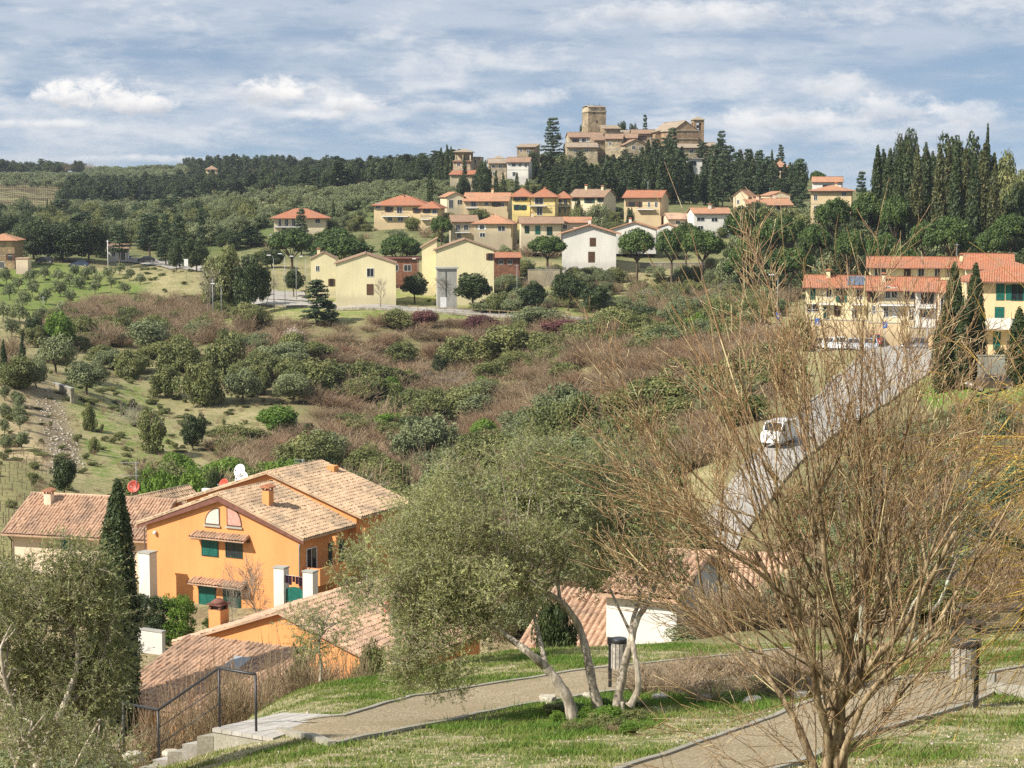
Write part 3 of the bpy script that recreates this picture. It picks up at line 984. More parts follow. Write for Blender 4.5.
# house with the pale wall, right of the olives
pale = House('low house with a bare whitish wall and pink tiled roof, seen through the olive trunks', 606, 690, 50, -26, 676, 592, 1.0, 'gable_x', WHITE, TNEAR2, 6,
             over=.4, near=True)
pale3 = House('low building with a pink pantile roof sloping to the park, left of the whitish wall', 520, 690, 50, -20, 598, 652, 1.5, 'shed_y', WHITE, TNEAR2, 4.5, over=.3, near=True)
pale2 = House('house with a sunlit pink pantile roof, right of the whitish wall behind the bare willow', 640, 700, 54, -12, 775, 640, 3.0, 'gable_x', OCHRE, TNEAR2, 8.0,
              over=.5, near=True)

# dishes, aerials, air conditioners
def dish(label, px, py, Y, dia, col, aim, pole=1.0):
    o = empty('satellite_dish', P(px, py, Y), 0, label, 'satellite dish')
    M = Matrix.Rotation(aim[0], 4, 'Z') @ Matrix.Rotation(aim[1], 4, 'X')
    b = MB(); pr = [(.0001 + dia / 2 * i / 6, -.16 * dia * (1 - (i / 6) ** 2)) for i in range(7)]
    pr2 = pr + [(dia / 2, .02)] + [(r, z + .025) for r, z in pr[::-1]]
    b.lathe(pr2, 18, M=M); b.build('reflector', col, o)
    b = MB(); b.tube([M @ Vector((0, -dia * .48, 0)), M @ Vector((0, -dia * .1, dia * .5))], .02, 6); b.tube([M @ Vector((0, -dia * .1, dia * .42)), M @ Vector((0, -dia * .1, dia * .56))], .05, 8); b.build('feed_arm', GREYM, o)
    b = MB(); b.tube([M @ Vector((0, 0, -.15 * dia)), Vector((0, .25, -.1)), Vector((0, .28, -pole))], .03, 8); b.build('mast', GREYM, o)
    return o


AIM = (R(-32), R(68))
dish('upper of the two white satellite dishes on the back verge', 239.5, 470.5, 90.6, .95, WHITEP, AIM, 1.9)
dish('lower of the two white satellite dishes, larger, in front of the orange verge wall', 241.5, 479, 90.3, 1.15, WHITEP, AIM, 1.5)
dish('terracotta red satellite dish beside the white pair', 223.5, 485, 90.6, .95, REDP, (R(-40), R(70)), 1.2)
dish('terracotta red satellite dish under the tall aerial on the left roof', 133.5, 486.5, 96, .95, REDP, (R(-10), R(70)), 1.0)
dish('red dish half hidden in olive leaves over the nearest roof', 390, 606, 62, .8, REDP, (R(-40), R(60)), .8)


def aerial(label, px, pytop, pybase, Y, n=5, w=.9):
    t = P(px, pytop, Y); bz = P(px, pybase, Y)
    o = empty('aerial', bz, 0, label, 'aerial'); h = t.z - bz.z
    b = MB(); b.tube([(0, 0, -.3), (0, 0, h)], .03, 6); b.build('mast', GREYM, o)
    for zz in (h - .05, h * .55):
        b = MB(); b.tube([(-w * 1.3, 0, zz), (w * .3, 0, zz)], .018, 5)
        for i in range(n): b.tube([(-w * 1.2 + i * w * .33, -.3, zz), (-w * 1.2 + i * w * .33, .3, zz)], .012, 4)
        b.build('antenna', GREYM, o)
    return o


aerial('tall television aerial on the left tiled roof beside the red dish', 136.5, 462, 492, 96)
aerial('small aerial at the ridge of the back orange roof', 303, 459, 466, 94, 4, .5)


def aircon(label, px, py, Y, rz):
    o = empty('air_conditioner', P(px, py, Y), rz, label, 'air conditioner')
    b = MB(); b.box(-.42, .42, -.16, .16, 0, .6); b.build('casing', WHITEP, o)
    b = MB(); b.lathe([(.22, 0), (.22, .02), (.05, .03)], 16, M=Matrix.Translation((.1, -.163, .3)) @ Matrix.Rotation(math.pi / 2, 4, 'X')); b.build('fan_guard', DARKM, o)


aircon('white air conditioner unit on the wall of the back orange house', 208, 497, 91.0, R(-28))
aircon('white air conditioner unit bracketed at the left edge of the orange gable', 157, 565, 87.6, R(-28))

# white piers, washing and green gate
def wallpiece(name, label, cat, px0, px1, pyt, pyb, Y, rz, th, mat, cap=None):
    O = P(px0, pyb, Y); r = R(rz); q = (px1 - 512) / FPX; e = Vector((math.cos(r), math.sin(r), 0))
    w = (q * (O.y * CT - O.z * ST) - O.x) / (e.x - q * e.y * CT); h = P(px0, pyt, Y).z - O.z
    o = empty(name, O, r, label, cat)
    b = MB(); b.box(0, w, 0, th, -2, h); b.build('pier' if cap is None else 'masonry', mat, o)
    b = MB(); b.box(-.05, w + .05, -.05, th + .05, h + .003, h + .09); b.build('coping', cap or CONC, o)
    return o, w, h


wallpiece('gate_pier', 'cream pier left of the washing line', 'pier', 274, 284, 568, 612, 82, -28, .6, WHITE)
wallpiece('gate_pier', 'cream pier right of the washing line and the green gate', 'pier', 303, 313, 572, 612, 80.5, -28, .6, WHITE)
o = empty('garden_gate', P(284, 609, 81.8), R(-28), 'green arched garden gate between two cream piers', 'gate')
b = MB(); b.box(0, 1.3, .2, .26, 0, 1.15); b.prism([(1.3 * (.5 + .5 * math.cos(R(a))), .2, 1.152 + .3 * math.sin(R(a))) for a in range(0, 181, 15)], (0, .06, 0)); b.build('gate_leaf', GREENW, o)
o = empty('washing_line', P(284, 585, 81.8), R(-28), 'dark purple washing hung between the cream piers', 'washing')
b = MB(); b.tube([(0, .1, .65), (1.35, .1, .6)], .012, 5); b.build('line', WHITEP, o)
DPUR = plain('purple_cloth', (.06, .025, .05), .8, .2, var=.5, scale=7)
for i in range(5):
    b = MB(); n = 8; w = .24; x0 = .04 + i * .26; hh = .5 + .12 * math.sin(i * 2.1)
    pts = [(x0 + w * k / n, .1 + .03 * math.sin(k * 1.9 + i), 0) for k in range(n + 1)]
    for k in range(n):
        b.prism([(pts[k][0], pts[k][1], .63 - hh), (pts[k + 1][0], pts[k + 1][1], .63 - hh), (pts[k + 1][0], pts[k + 1][1], .63), (pts[k][0], pts[k][1], .63)], (0, .012, 0))
    b.build('garment', DPUR, o)
wallpiece('garden_wall', 'cream wall end and pier at the left edge of the orange gable', 'wall', 139, 150, 553, 596, 85.6, -28, .8, WHITE)
wallpiece('garden_wall', 'pale low terrace wall beside the hedge', 'wall', 128, 162, 628, 634, 78, -30, .3, WHITE)
# ================================================================== village houses
VG = 'houses of the village on the slope'


def vill(label, xl, yb, Y, rot, xr, ye, rise, roof, wall, roofm, depth, wins=(), balc=(), chims=(), group=VG, face='f', **kw):
    h = House(label, xl, yb, Y, rot, xr, ye, rise, roof, wall, roofm, depth, group=group, **kw)
    if roof == 'gable_y': RZ_gable_y(h, kw.get('ridge_at', .5))
    elif roof == 'gable_x': h.roofz = lambda u, v: h.H + h.rise * (v / (h.D / 2) if v < h.D / 2 else (h.D - v) / (h.D / 2))
    for w in wins:
        x0, y0, x1, y1 = w[:4]; kd = w[4] if len(w) > 4 else 'glass'; sh = w[5] if len(w) > 5 else None
        h.win(x0, y0, x1, y1, kd, sh, face=w[6] if len(w) > 6 else 'f')
    for (x0, x1, py) in balc: h.balcony(x0, x1, py, proj=1.1)
    for (u, v) in chims: h.chimney(u * h.W, v * h.D, .6, .9)
    return h


# --- yellow pair above the slope road
y1 = vill('pale yellow gabled house with a small square window above a reddish brown door', 336, 299, 232, 4, 396, 264, 1.75, 'gable_y', YEL, TBRN, 12,
     [(367, 268.5, 373.5, 276.5), (367, 284.5, 373, 294.5, 'door', 'b')], over=.35)
y1b = vill('pale yellow wing with stepped roofs and white downpipes, left of the gabled yellow house', 311, 293, 245, 4, 336, 259, 1.2, 'gable_y', YEL, TBRN, 9,
     [(330, 279, 333, 286, 'glass', 'b'), (316, 266, 319, 271), (316, 281, 319, 287)], over=.3, chims=((.3, .4),))
brk = vill('low red brick building with flat roof behind the yellow gabled house', 384, 283, 262, 6, 419, 259, .3, 'flat', BRICK, FASCIA, 10, [(391, 265, 398, 271), (404, 265, 411, 271)], over=.4)
y2 = vill('tall cream yellow house with broad low gable and one brown window at its corner', 436, 298, 240, 2, 494, 250, 1.9, 'gable_y', YEL, TBRN, 12,
     [(488.5, 253.5, 492.5, 260, 'glass', 'b'), (441, 288, 448, 299)], over=.5)
y2b = vill('left half of the cream yellow pair, set back, with a blank wall', 422, 288, 246, 2, 437, 247.5, 1.6, 'shed_x', YEL, TBRN, 12, [], over=.4)
o = empty('transformer_tower', P(437.5, 308, 229), R(6), 'grey concrete transformer tower with white metal door in front of the cream yellow house', 'utility tower')
w = 19.5 * mpp(229); h_ = 39 * mpp(229)
b = MB(); b.box(0, w, 0, 3, -2, h_); b.build('tower_wall', CONC, o)
b = MB(); b.box(-.25, w + .25, -.25, 3.25, h_ + .003, h_ + .28); b.build('roof_slab', CONC, o)
b = MB(); b.box(.5, 1.6, -.04, -.002, 0, 1.9); b.build('door', WHITEP, o)
b = MB(); b.box(.3, 1.0, -.03, -.002, 4.8, 5.2); b.build('vent', GREYM, o)
b = MB(); b.box(w * .42, w * .47, -.03, -.002, 0, h_ - .4); b.build('joint', DARKM, o)
vill('low brick red building beyond the cream yellow house', 492, 268, 262, 4, 520, 257.5, .8, 'gable_x', BRICK, TRED, 8, [(499, 260, 503, 264), (508, 260, 512, 264)])

# --- middle row
vill('cream house with red hipped roof and columned balcony, alone left of the village', 274, 233, 318, 5, 327, 217, 1.9, 'hip', CREAM, TRED, 10,
     [(278.5, 219, 281, 226), (285, 219, 288, 226), (292, 219, 295, 226), (300, 219.5, 303, 223), (315.5, 219, 320, 223), (282, 228, 286, 232)], [(274, 300, 226.5)], over=1.0)
vill('large tan house with orange red stepped hipped roofs and white dishes on its balcony', 374, 222, 330, -8, 425, 204.5, 2.3, 'hip', OCHRE, TRED, 12,
     [(376, 203.5, 380, 208.5), (387, 207, 391, 212, 'glass', 'b'), (397, 207, 402, 213), (415, 208, 419, 213, 'glass', 'b'), (388, 217, 392, 221), (398, 217, 403, 221)], [(382, 409, 216)], over=.8, chims=((.5, .4),))
vill('lower right wing of the large tan house with red roof', 421, 226, 322, -8, 438.5, 207, 1.3, 'hip', OCHRE, TRED, 9, [(425, 209, 428.5, 213, 'glass', 'b'), (432.5, 209, 436.5, 213.5)], [(421, 430, 219)], over=.7)
a = vill('cream yellow house with gabled end, two arches and a long reddish roof', 447, 209, 335, 12, 464, 196.5, 1.0, 'gable_y', CREAM, TORA, 10, [(449, 200, 453, 208), (457.5, 200, 462, 204.5)], over=.5)
vill('long right part of the cream yellow house with the reddish roof', 464, 209.5, 335, -6, 508, 200.5, 1.9, 'gable_x', OCHRE, TORA, 10,
     [(471, 201, 476, 206.5), (485, 201.5, 488, 205.5), (494, 202.5, 498, 206.5, 'glass', 'b'), (500, 202.5, 504, 206.5)], [(466, 478, 207.5)], over=.7, chims=((.6, .5),))
vill('old stone house with brownish roof and balcony below the cream yellow house', 452, 238, 300, 6, 478, 221.5, 1.3, 'gable_x', BEIGE, TBRN, 9,
     [(456, 225, 460, 230), (464, 225, 468, 230), (457, 233, 461, 238)], [(455, 470, 232)], over=.5)
vill('beige house with bright orange roof, right of the old stone house', 474, 235, 298, -8, 512, 223, 1.7, 'hip', BEIGE, TORA, 9,
     [(480, 225, 484, 229.5, 'glass', 'w'), (498, 226, 505, 231), (480, 233, 485, 237)], over=.6, chims=((.4, .5),))
# bright yellow house
vill('bright yellow house with red hipped roof and a recessed brown balcony', 512, 215, 312, -4, 531, 195, 1.6, 'hip', STRONGY, TRED, 11,
     [(515.5, 196, 518.5, 200.5, 'glass', 'd'), (522.5, 196, 525.5, 200.5, 'glass', 'd'), (515.5, 205, 518.5, 210, 'glass', 'd'), (522, 205.5, 525, 210, 'glass', 'd')], over=.7)
vill('middle bay of the bright yellow house with a dark balcony recess', 531, 216, 308, -4, 556, 196, 1.7, 'hip', STRONGY, TRED, 11,
     [(535, 197, 543, 204), (537, 207, 542, 215)], [(529, 546, 205.5)], over=.6, chims=((.5, .5),))
vill('right end of the bright yellow house with two stacked loggias', 556, 216, 316, -4, 570, 197, 1.3, 'hip', STRONGY, TRED, 9, [(559, 198, 561.5, 203.5), (564, 198, 567, 204), (559, 208, 561, 213), (564, 208, 566, 213)], [(558, 570, 206)], over=.5)
bh = vill('beige house with brown roof and shuttered windows, its yellowish gable end at the right', 570, 211, 330, -22, 604, 196.5, 1.7, 'gable_x', CREAM, TBRN, 9,
     [(574, 197.5, 577.5, 201, 'glass', 'd'), (587, 198, 592, 203, 'glass', 'd'), (599, 198, 602, 202, 'glass', 'd')], over=.6, chims=((.3, .5), (.8, .45)))
vill('orange yellow house with red roof, brown shutters and a first floor balcony', 624, 213.5, 318, -16, 661, 197, 1.5, 'gable_x', OCHRE, TRED, 9,
     [(629, 202, 635, 206.5, 'glass', 'b'), (639, 202, 641, 207, 'glass', 'b'), (648, 202, 650, 207), (655, 202, 657.5, 207)], [(637, 655, 209)], over=.7)
vill('long cream house with brownish roof and dark green shutters', 521, 237, 292, 2, 562, 223, 1.2, 'gable_x', CREAM, TBRN, 9,
     [(525, 226, 529, 233, 'shut', 'd'), (535.5, 226, 540, 234, 'shut', 'g'), (547, 227, 552, 235, 'shut', 'd')], over=.8, chims=((.3, .5),))
vill('low annex with pinkish roofs behind the white gabled house', 551, 232, 296, -4, 590, 222.5, 1.1, 'gable_x', PALEPINK, TORA, 9, [(563, 225, 567, 229)], over=.5)
vill('white gabled house with two brown shuttered windows and a bare tree before it', 562, 265, 276, -3, 616, 233.5, 1.75, 'gable_y', WHITE, TORA, 13,
     [(590, 238, 595.5, 246, 'shut', 'b'), (588.5, 252, 594.5, 262, 'shut', 'b')], over=1.1, chims=((.5, .6),))
vill('second white gable with orange roof, behind and right of the shuttered one', 612, 238, 290, -5, 656, 229, 1.5, 'gable_y', WHITE, TORA, 11, [], over=.7, chims=((.4, .4),))
vill('small third white gable peeping over the stone pines', 656, 236, 300, -5, 678, 228, .9, 'gable_y', WHITE, TORA, 9, [], over=.4)
vill('house with a broad pink roof behind the white gables', 668, 226, 312, 4, 694, 219, 1.2, 'gable_x', PALEPINK, TNEAR2, 9, [(676, 221, 680, 224)], over=.5)
vill('white house with dark horizontal windows and ochre roof, left part', 694, 232, 305, 4, 731, 213.5, 1.2, 'gable_x', WHITE, TORA, 10,
     [(697, 217.5, 704.5, 221), (711.5, 218, 717.5, 221.5), (698, 226, 703, 230)], over=.5, chims=((.5, .4),))
vill('cream gabled house with small windows at the foot of the cypress wood', 733, 214, 330, -16, 748, 196, 1.5, 'gable_y', CREAM, TORA, 12, [(737, 200, 739, 204), (742, 206, 744, 210)], over=.4)
vill('cream house with low brown roof right of the gabled cream house', 748, 213, 326, 4, 792, 205, 1.5, 'gable_x', PALEPINK, TORA, 12, [(762, 206, 766, 209), (777, 206, 783, 210)], over=.6, chims=((.3, .4), (.7, .5)))
vill('small cream gable between the brown roofs', 770, 200, 336, 8, 790, 195.5, .9, 'gable_y', CREAM, TORA, 9, [], over=.3)
vill('beige square house among trees below the right end of the hill town', 771.5, 184, 400, -10, 787, 166, 1.4, 'hip', OCHRE, TORA, 9, [(779, 167, 782, 171), (775, 176, 778, 180)], over=.7, chims=((.5, .4),))
vill('white house with ochre roof and one wide window, right of the hill town', 812, 200, 330, -10, 842, 182, 1.2, 'gable_x', WHITE, TORA, 9, [(822.5, 184.5, 832, 189), (815, 190, 818, 196)], over=.4)
vill('ochre house in front of the white one with a low tiled roof', 810.5, 218, 300, -10, 852, 190.5, 1.1, 'hip', OCHRE, TORA, 9, [(814, 195, 817, 200), (842, 192, 846, 196), (814, 206, 817, 211)], over=.7, chims=((.6, .4),))
vill('cream villa with hip roof among cypresses on the far left ridge', 206, 177, 640, 5, 217, 169, 1.6, 'hip', OCHRE, TBRN, 9, [(208, 170, 209.5, 172.5), (213, 170, 214.5, 172.5)], group='far houses')
vill('tan stone farmhouse with orange roof at the left edge of the picture', -14, 272, 284, 3, 16, 240, 1.2, 'hip', stone('farm_stone', (.42, .30, .16), (.50, .37, .21), 1.2), TORA, 9, [(8, 254, 12, 260, 'glass', 'b'), (0, 262, 4, 268)], over=.6, group='far houses')
vill('pinkish stone yard wall building beside the tan farmhouse', 16, 270, 280, 3, 28, 259, .2, 'flat', PALEPINK, TNEAR2, 4, [], over=.1, group='far houses', cat='outbuilding')
vill('low white house half hidden behind roadside trees at the left', 108, 262, 304, 8, 128, 249, 1.0, 'gable_x', WHITE, TBRN, 7, [(112, 252, 115, 256), (121, 252, 125, 260)], group='far houses')

# --- terraced row on the right
RG = 'terraced houses on the right'
ra = vill('left end house of the yellow terraced row with green shutters and dark door', 805, 333, 178, -10, 868, 286.5, 1.25, 'gable_x', YEL, TRED, 8.5,
     [(811, 286.5, 815, 299, 'shut', 'g'), (827, 287, 831.5, 297), (839, 287.5, 844, 302, 'glass', 'g'), (857, 290, 862, 299), (806.5, 304, 818, 311.5), (824, 307, 829, 319, 'door', 'd'), (836, 306, 839, 316, 'glass', 'b'), (852, 308, 857, 318)],
     [(820, 834, 303), (851, 864, 303.5)], group=RG, over=.7, chims=((.35, .4),))
b = MB()
k_ = ra.rise / (ra.D / 2)
for i in range(4):
    ua = ra.W * .66 + i * 1.02
    b.prism([(ua, .1, ra.H + k_ * .1 + .22), (ua + .98, .1, ra.H + k_ * .1 + .22), (ua + .98, 3.6, ra.H + k_ * 3.6 + .22), (ua, 3.6, ra.H + k_ * 3.6 + .22)], (0, 0, .05))
sp = b.build('solar_panel', plain('solar_panel', (.10, .14, .20), .2, .7), ra.root)
rb = vill('cream middle part of the terraced row with white first floor balcony and red roof', 869, 334, 174, -10, 915, 289, 1.35, 'gable_x', CREAM, TRED, 9,
     [(870.5, 288, 875, 302, 'glass', 'b'), (886, 287, 890, 298), (892, 288, 897, 297), (905, 289, 914, 299), (871, 306, 875, 313), (884, 307, 888, 317), (893, 306, 897, 317, 'door', 'w')], [(879, 914, 304)], group=RG, over=.9, chims=((.3, .3),))
rc = vill('narrow white fronted unit of the terraced row with tall dark windows', 915.5, 334, 171, -10, 937, 290, 1.35, 'gable_x', WHITE, TRED, 9,
     [(921, 291, 934, 304), (919.5, 309.5, 932, 317.5), (909, 309, 914, 320)], [(917, 936, 306.5)], group=RG, over=.9)
rd = vill('peach end unit of the terraced row beside the cypresses', 937.5, 334, 170, -12, 950, 292, 1.2, 'gable_x', PALEPINK, TRED, 8, [(941, 298, 946, 312)], group=RG, over=.6)
re_ = vill('yellow upper storey row with long red roof behind the terrace', 869, 300, 200, -10, 985, 266.5, 1.25, 'gable_x', YEL, TRED, 9,
     [(875, 267, 880, 276), (882, 267, 886, 277), (906, 268, 909, 277, 'glass', 'b'), (918.5, 268, 924, 277), (935, 268, 940, 277), (947, 268, 951, 277)], group=RG, over=.9, chims=((.8, .3),))
rf = vill('red roofed house behind the peach building', 965, 300, 194, -12, 1012, 268, 1.9, 'gable_x', CREAM, TRED, 9, [], group=RG, over=.6)
rg = vill('large peach house with dark green shutters and a wide white balcony at the right edge', 965, 362, 130, -14, 1062, 279.5, 1.5, 'hip', PEACH, TRED, 10,
     [(997, 284.5, 1004, 299.5, 'shut', 'g'), (1012, 285, 1023, 300, 'glass', 'g'), (995.5, 307.5, 1003.5, 317, 'shut', 'g'), (994, 332, 1000, 349, 'door', 'g')], over=.8, group=RG)
rg.balcony(973, 1014, 326.5, 1.3, .95, slab=WHITE, rail='wall')
b = MB(); b.tube([(-.05, -.5, rg.H - .25), (rg.W, -.9, rg.H - .25)], .07, 6); b.build('gutter', WHITEP, rg.root)
# garden walls before the row
def gwall(label, px0, px1, pyt, pyb, Y, rot, mat, th=.3):
    return wallpiece('garden_wall', label, 'wall', px0, px1, pyt, pyb, Y, rot, th, mat)


gwall('tan retaining wall left of the parked cars, below the yellow end house', 805, 868, 320, 336, 171, -10, OCHRE)
gwall('tan retaining wall below the cream middle houses', 869, 908, 323, 337, 167, -10, OCHRE)
gwall('brown front wall with planters below the white unit', 909, 936, 328, 340, 163, -10, BEIGE)
gwall('cream gate wall beside the three cypresses', 929, 938, 334, 353, 150, 3, PEACH)
gwall('grey wooden fence wall in front of the peach house', 978, 1022, 356, 371, 116, 5, CONC, .12)
gwall('pale stone parapet along the slope road by the lamp post', 862, 878, 352, 358, 150, 3, CONC)
gwall('beige retaining wall below the white gabled house', 528, 560, 270, 277, 262, 6, BEIGE)



def terrace_wall(label, px0, px1, pyb, hpx, mat, rot=0, y0=200, y1=420):
    a = hit(px0, pyb, y0, y1); Y = a.y / K
    gwall(label, px0, px1, pyb - hpx, pyb, Y, rot, mat, .35)


terrace_wall('dry stone terrace wall below the large tan house', 384, 436, 228, 4, DRYSTONE, 2)
terrace_wall('dry stone terrace wall below the bright yellow house', 512, 572, 221, 4, DRYSTONE, 2)
terrace_wall('low cream garden wall in front of the orange yellow house', 622, 668, 219, 3.5, CREAM, 2)
terrace_wall('tan stone wall below the old stone house', 448, 516, 244, 5, DRYSTONE, -2)
terrace_wall('brick garden wall left of the white gabled house', 522, 556, 251, 5, BRICK, -2)
terrace_wall('stone retaining wall under the stone pines right of the white gables', 640, 716, 268, 5, DRYSTONE, 2)
terrace_wall('whitish wall under the red roofed cream house', 270, 330, 238, 4, WHITE, 2)

# ================================================================== hill town
HG = 'buildings of the hill town'


def castle(label, xl, yb, Y, rot, xr, ye, rise, roof, wall=CSTONE, roofm=TOLD, depth=9, wins=(), cat='house', **kw):
    return vill(label, xl, yb, Y, rot, xr, ye, rise, roof, wall, roofm, depth, wins, group=HG, found=8, cat=cat, **kw)


kp = empty('castle_tower', P(588, 150, 446), R(14), 'square stone castle keep with low crown, highest thing of the hill town', 'tower', HG)
w = 18.5 * mpp(446); d_ = 7.5; hh = 43 * mpp(446)
b = MB(); b.box(0, w, 0, d_, -8, hh - 1.9); b.prism([(-.5, -.5, -8), (w + .5, -.5, -8), (w + .03, -.03, hh * .45), (-.03, -.03, hh * .45)], (0, d_ + 1, 0)); b.build('tower_wall', CSTONE, kp)
b = MB(); b.box(-.25, w + .25, -.25, d_ + .25, hh - 1.897, hh - 1.5)
b.prism([(0, 0, hh - 1.497), (w, 0, hh - 1.497), (w - .3, 0, hh - .2), (.3, 0, hh - .2)], (0, d_, 0)); b.build('crown_storey', CSTONE2, kp)
b = MB(); slope(b, [(-.2, -.4, hh - .15), (w * .55, -.4, hh - .15), (w * .5, d_ * .5, hh + .5), (.3, d_ * .5, hh + .5)]); slope(b, [(w + .2, d_ + .3, hh - .152), (-.2, d_ + .3, hh - .152), (.3, d_ * .5, hh + .5), (w - .3, d_ * .5, hh + .502)]); slope(b, [(w * .6, -.4, hh - .15), (w + .2, -.4, hh - .15), (w - .3, d_ * .5, hh + .35), (w * .6, d_ * .5, hh + .35)])
b.build('roof', TOLD, kp)
for (u, z) in ((w * .45, hh * .62), (w * .3, hh * .82), (w * .7, hh * .35)):
    b = MB(); b.box(u, u + .5, -.03, .02, z, z + .9); b.build('window', DARKM, kp)
b = MB()
for a in (.2, .5, .8): b.tube([(w * a, d_ * .5, hh + .3), (w * a, d_ * .5, hh + 1.2)], .05, 4)
b.build('aerial_cluster', DARKM, kp)
castle('stone wing with flat roof attached to the right of the castle keep', 604, 152, 441, 8, 620, 128.5, 1.2, 'shed_y', CSTONE, TOLD, 7, [(611, 133, 613, 136)])
castle('long pale stone house with brown roof left below the castle keep', 569.5, 150, 438, 6, 603, 137, 1.6, 'gable_x', CSTONE2, TBRN, 9,
       [(574, 139, 577, 143, 'glass', 'b'), (582, 138.5, 587, 142, 'glass', 'w'), (588, 138.5, 592, 142, 'glass', 'w'), (598.5, 139, 601, 142)], over=.5)
castle('lower pale stone house with roof slanting under the long one', 567, 160, 430, 6, 598, 147, 1.4, 'gable_x', CSTONE2, TOLD, 8, [(574, 149, 577, 152), (585, 149, 588, 152)], over=.5)
castle('stone house block leaning against the keep from below', 594, 158, 434, 10, 612, 140, 1.2, 'shed_y', CSTONE, TBRN, 7, [(598, 145, 600, 148), (606, 146, 608, 149)])
castle('stone house with sloping roof below the wing of the keep', 605, 160, 432, -8, 622, 138.5, 1.5, 'gable_x', CSTONE2, TBRN, 8, [(609, 142, 611, 145)])
castle('square stone house with flat old roof left of the hill town cedar', 517, 166, 425, -12, 535, 147, 1.1, 'shed_y', CSTONE, TOLD, 8, [(520, 149, 522, 152), (527, 150, 530, 153)])
castle('white fronted house with brown roof at the left end of the hill town', 507, 178, 400, -6, 529, 162, 1.4, 'gable_x', WHITE, TBRN, 9,
       [(512, 163.5, 515.5, 166.5, 'glass', 'w'), (519, 163.5, 521, 166.5), (524.5, 163.5, 527, 167), (512.5, 172, 515.5, 176)], over=.6)
castle('pale grey house row left of the white fronted house', 489, 178, 408, 4, 507, 163, 1.3, 'gable_x', CSTONE2, TOLD, 8, [(492, 165, 495, 168), (499, 165, 502, 168), (493, 172, 496, 175)])
castle('small tall pale house behind the grey row', 494, 170, 416, 4, 504, 158.5, .9, 'hip', CREAM, TOLD, 7, [(497, 160, 499, 162.5)])
tw = castle('isolated tower house with an open roof loggia on stone pillars', 453, 178, 385, -6, 471, 161.5, .6, 'shed_y', CSTONE2, TBRN, 9, [(457, 163, 460, 166), (464, 163, 467, 166), (462, 170, 465, 174)], over=.4)
castle('flat roofed right half of the isolated tower house', 470, 176, 390, -6, 480, 157.5, .3, 'flat', CSTONE2, CSTONE, 9, [(473, 160, 476, 163)], over=.1)
lg = empty('roof_loggia', P(455, 161, 386), R(-6), 'dark open loggia storey with hip roof on top of the isolated tower house', 'loggia', HG)
w = 16 * mpp(386); b = MB()
for u in (0, w * .5 - .2, w - .4):
    for v in (0, 4.6): b.box(u, u + .4, v, v + .4, -2, 2.6)
b.box(0, w, 4.2, 4.55, -2, 2.6); b.build('pillar_frame', CSTONE2, lg)
b = MB(); c_ = [(-.6, -.6, 2.7), (w + .6, -.6, 2.7), (w + .6, 5.6, 2.7), (-.6, 5.6, 2.7)]; tp = (w / 2, 2.5, 3.7)
for i in range(4): slope(b, [c_[i], c_[(i + 1) % 4], tp])
b.build('roof', TOLD, lg)
castle('low house with reddish roof below the isolated tower house', 450, 184, 380, -6, 473, 174.5, 1.2, 'shed_y', BEIGE, TRED, 8, [])
castle('tan house with two brown windows between keep and church', 633, 156, 440, 4, 656, 133.5, 1.3, 'gable_x', CSTONE2, TBRN, 9,
       [(638, 136, 640.5, 140, 'glass', 'b'), (642.5, 136, 645, 140, 'glass', 'b'), (651, 137, 653, 140)], over=.5)
castle('lower tan house with a tilted brown roof, right of the keep wing', 621, 156, 436, -6, 637, 138, 1.5, 'gable_x', CSTONE, TBRN, 8, [(626, 142, 628, 145)], over=.4)
castle('pale house partly behind the cypresses below the tan house', 625, 160, 428, 10, 645, 144.5, 1.6, 'gable_y', CSTONE2, TBRN, 9, [(632, 146, 635, 149), (639, 147, 641, 150)])
castle('small roof peeping left of the tan house', 620, 150, 446, 4, 634, 133, .9, 'gable_x', CSTONE, TOLD, 8, [])
# church
chh = castle('brick church with gabled front, round arch and long side roof', 673, 170, 430, 14, 698, 130, 3.0, 'gable_y', CSTONE3, TOLD, 22, [], cat='church', over=.5, ridge_at=.48)
b = MB(); zc = chh.H
b.box(-.2, chh.W + .2, -.25, -.003, zc - .25, zc + .1); b.box(-.15, chh.W + .15, -.2, -.003, zc - 3.0, zc - 2.75); b.build('cornice', CSTONE2, chh.root)
b = MB(); uc = chh.W * .48; zb_ = zc - 7.2
b.prism([(uc + 1.7 * math.cos(R(a)), -.03, zb_ + 1.7 * math.sin(R(a))) for a in range(0, 181, 12)] + [(uc - 1.7, -.03, zb_ - 2), (uc + 1.7, -.03, zb_ - 2)], (0, .028, 0)); b.build('arch_recess', CSTONE2, chh.root)
b = MB(); b.prism([(uc + .9 * math.cos(R(a)), -.05, zb_ + .9 * math.sin(R(a))) for a in range(0, 181, 12)] + [(uc - .9, -.05, zb_ - 1.8), (uc + .9, -.05, zb_ - 1.8)], (0, .018, 0)); b.build('window', BRICK, chh.root)
castle('long low side wing left of the church front', 655, 165, 438, 12, 676, 132, 1.8, 'shed_x', CSTONE3, TOLD, 10, [(662, 136, 664, 140), (668, 136, 670, 140)])
bt = empty('bell_tower', P(693.5, 165, 436), R(10), 'small square bell tower with dark arched opening and pyramid roof right of the church', 'tower', HG)
w = 10.5 * mpp(436); hh = 44.5 * mpp(436)
b = MB(); b.box(0, w, 0, w, -8, hh - 3.4)
for u in (0, w - .9):
    for v in (0, w - .9): b.box(u, u + .9, v, v + .9, hh - 3.397, hh - .9)
b.box(0, w, 0, w, hh - .897, hh); b.build('tower_wall', CSTONE3, bt)
b = MB(); c_ = [(-.3, -.3, hh + .1), (w + .3, -.3, hh + .1), (w + .3, w + .3, hh + .1), (-.3, w + .3, hh + .1)]
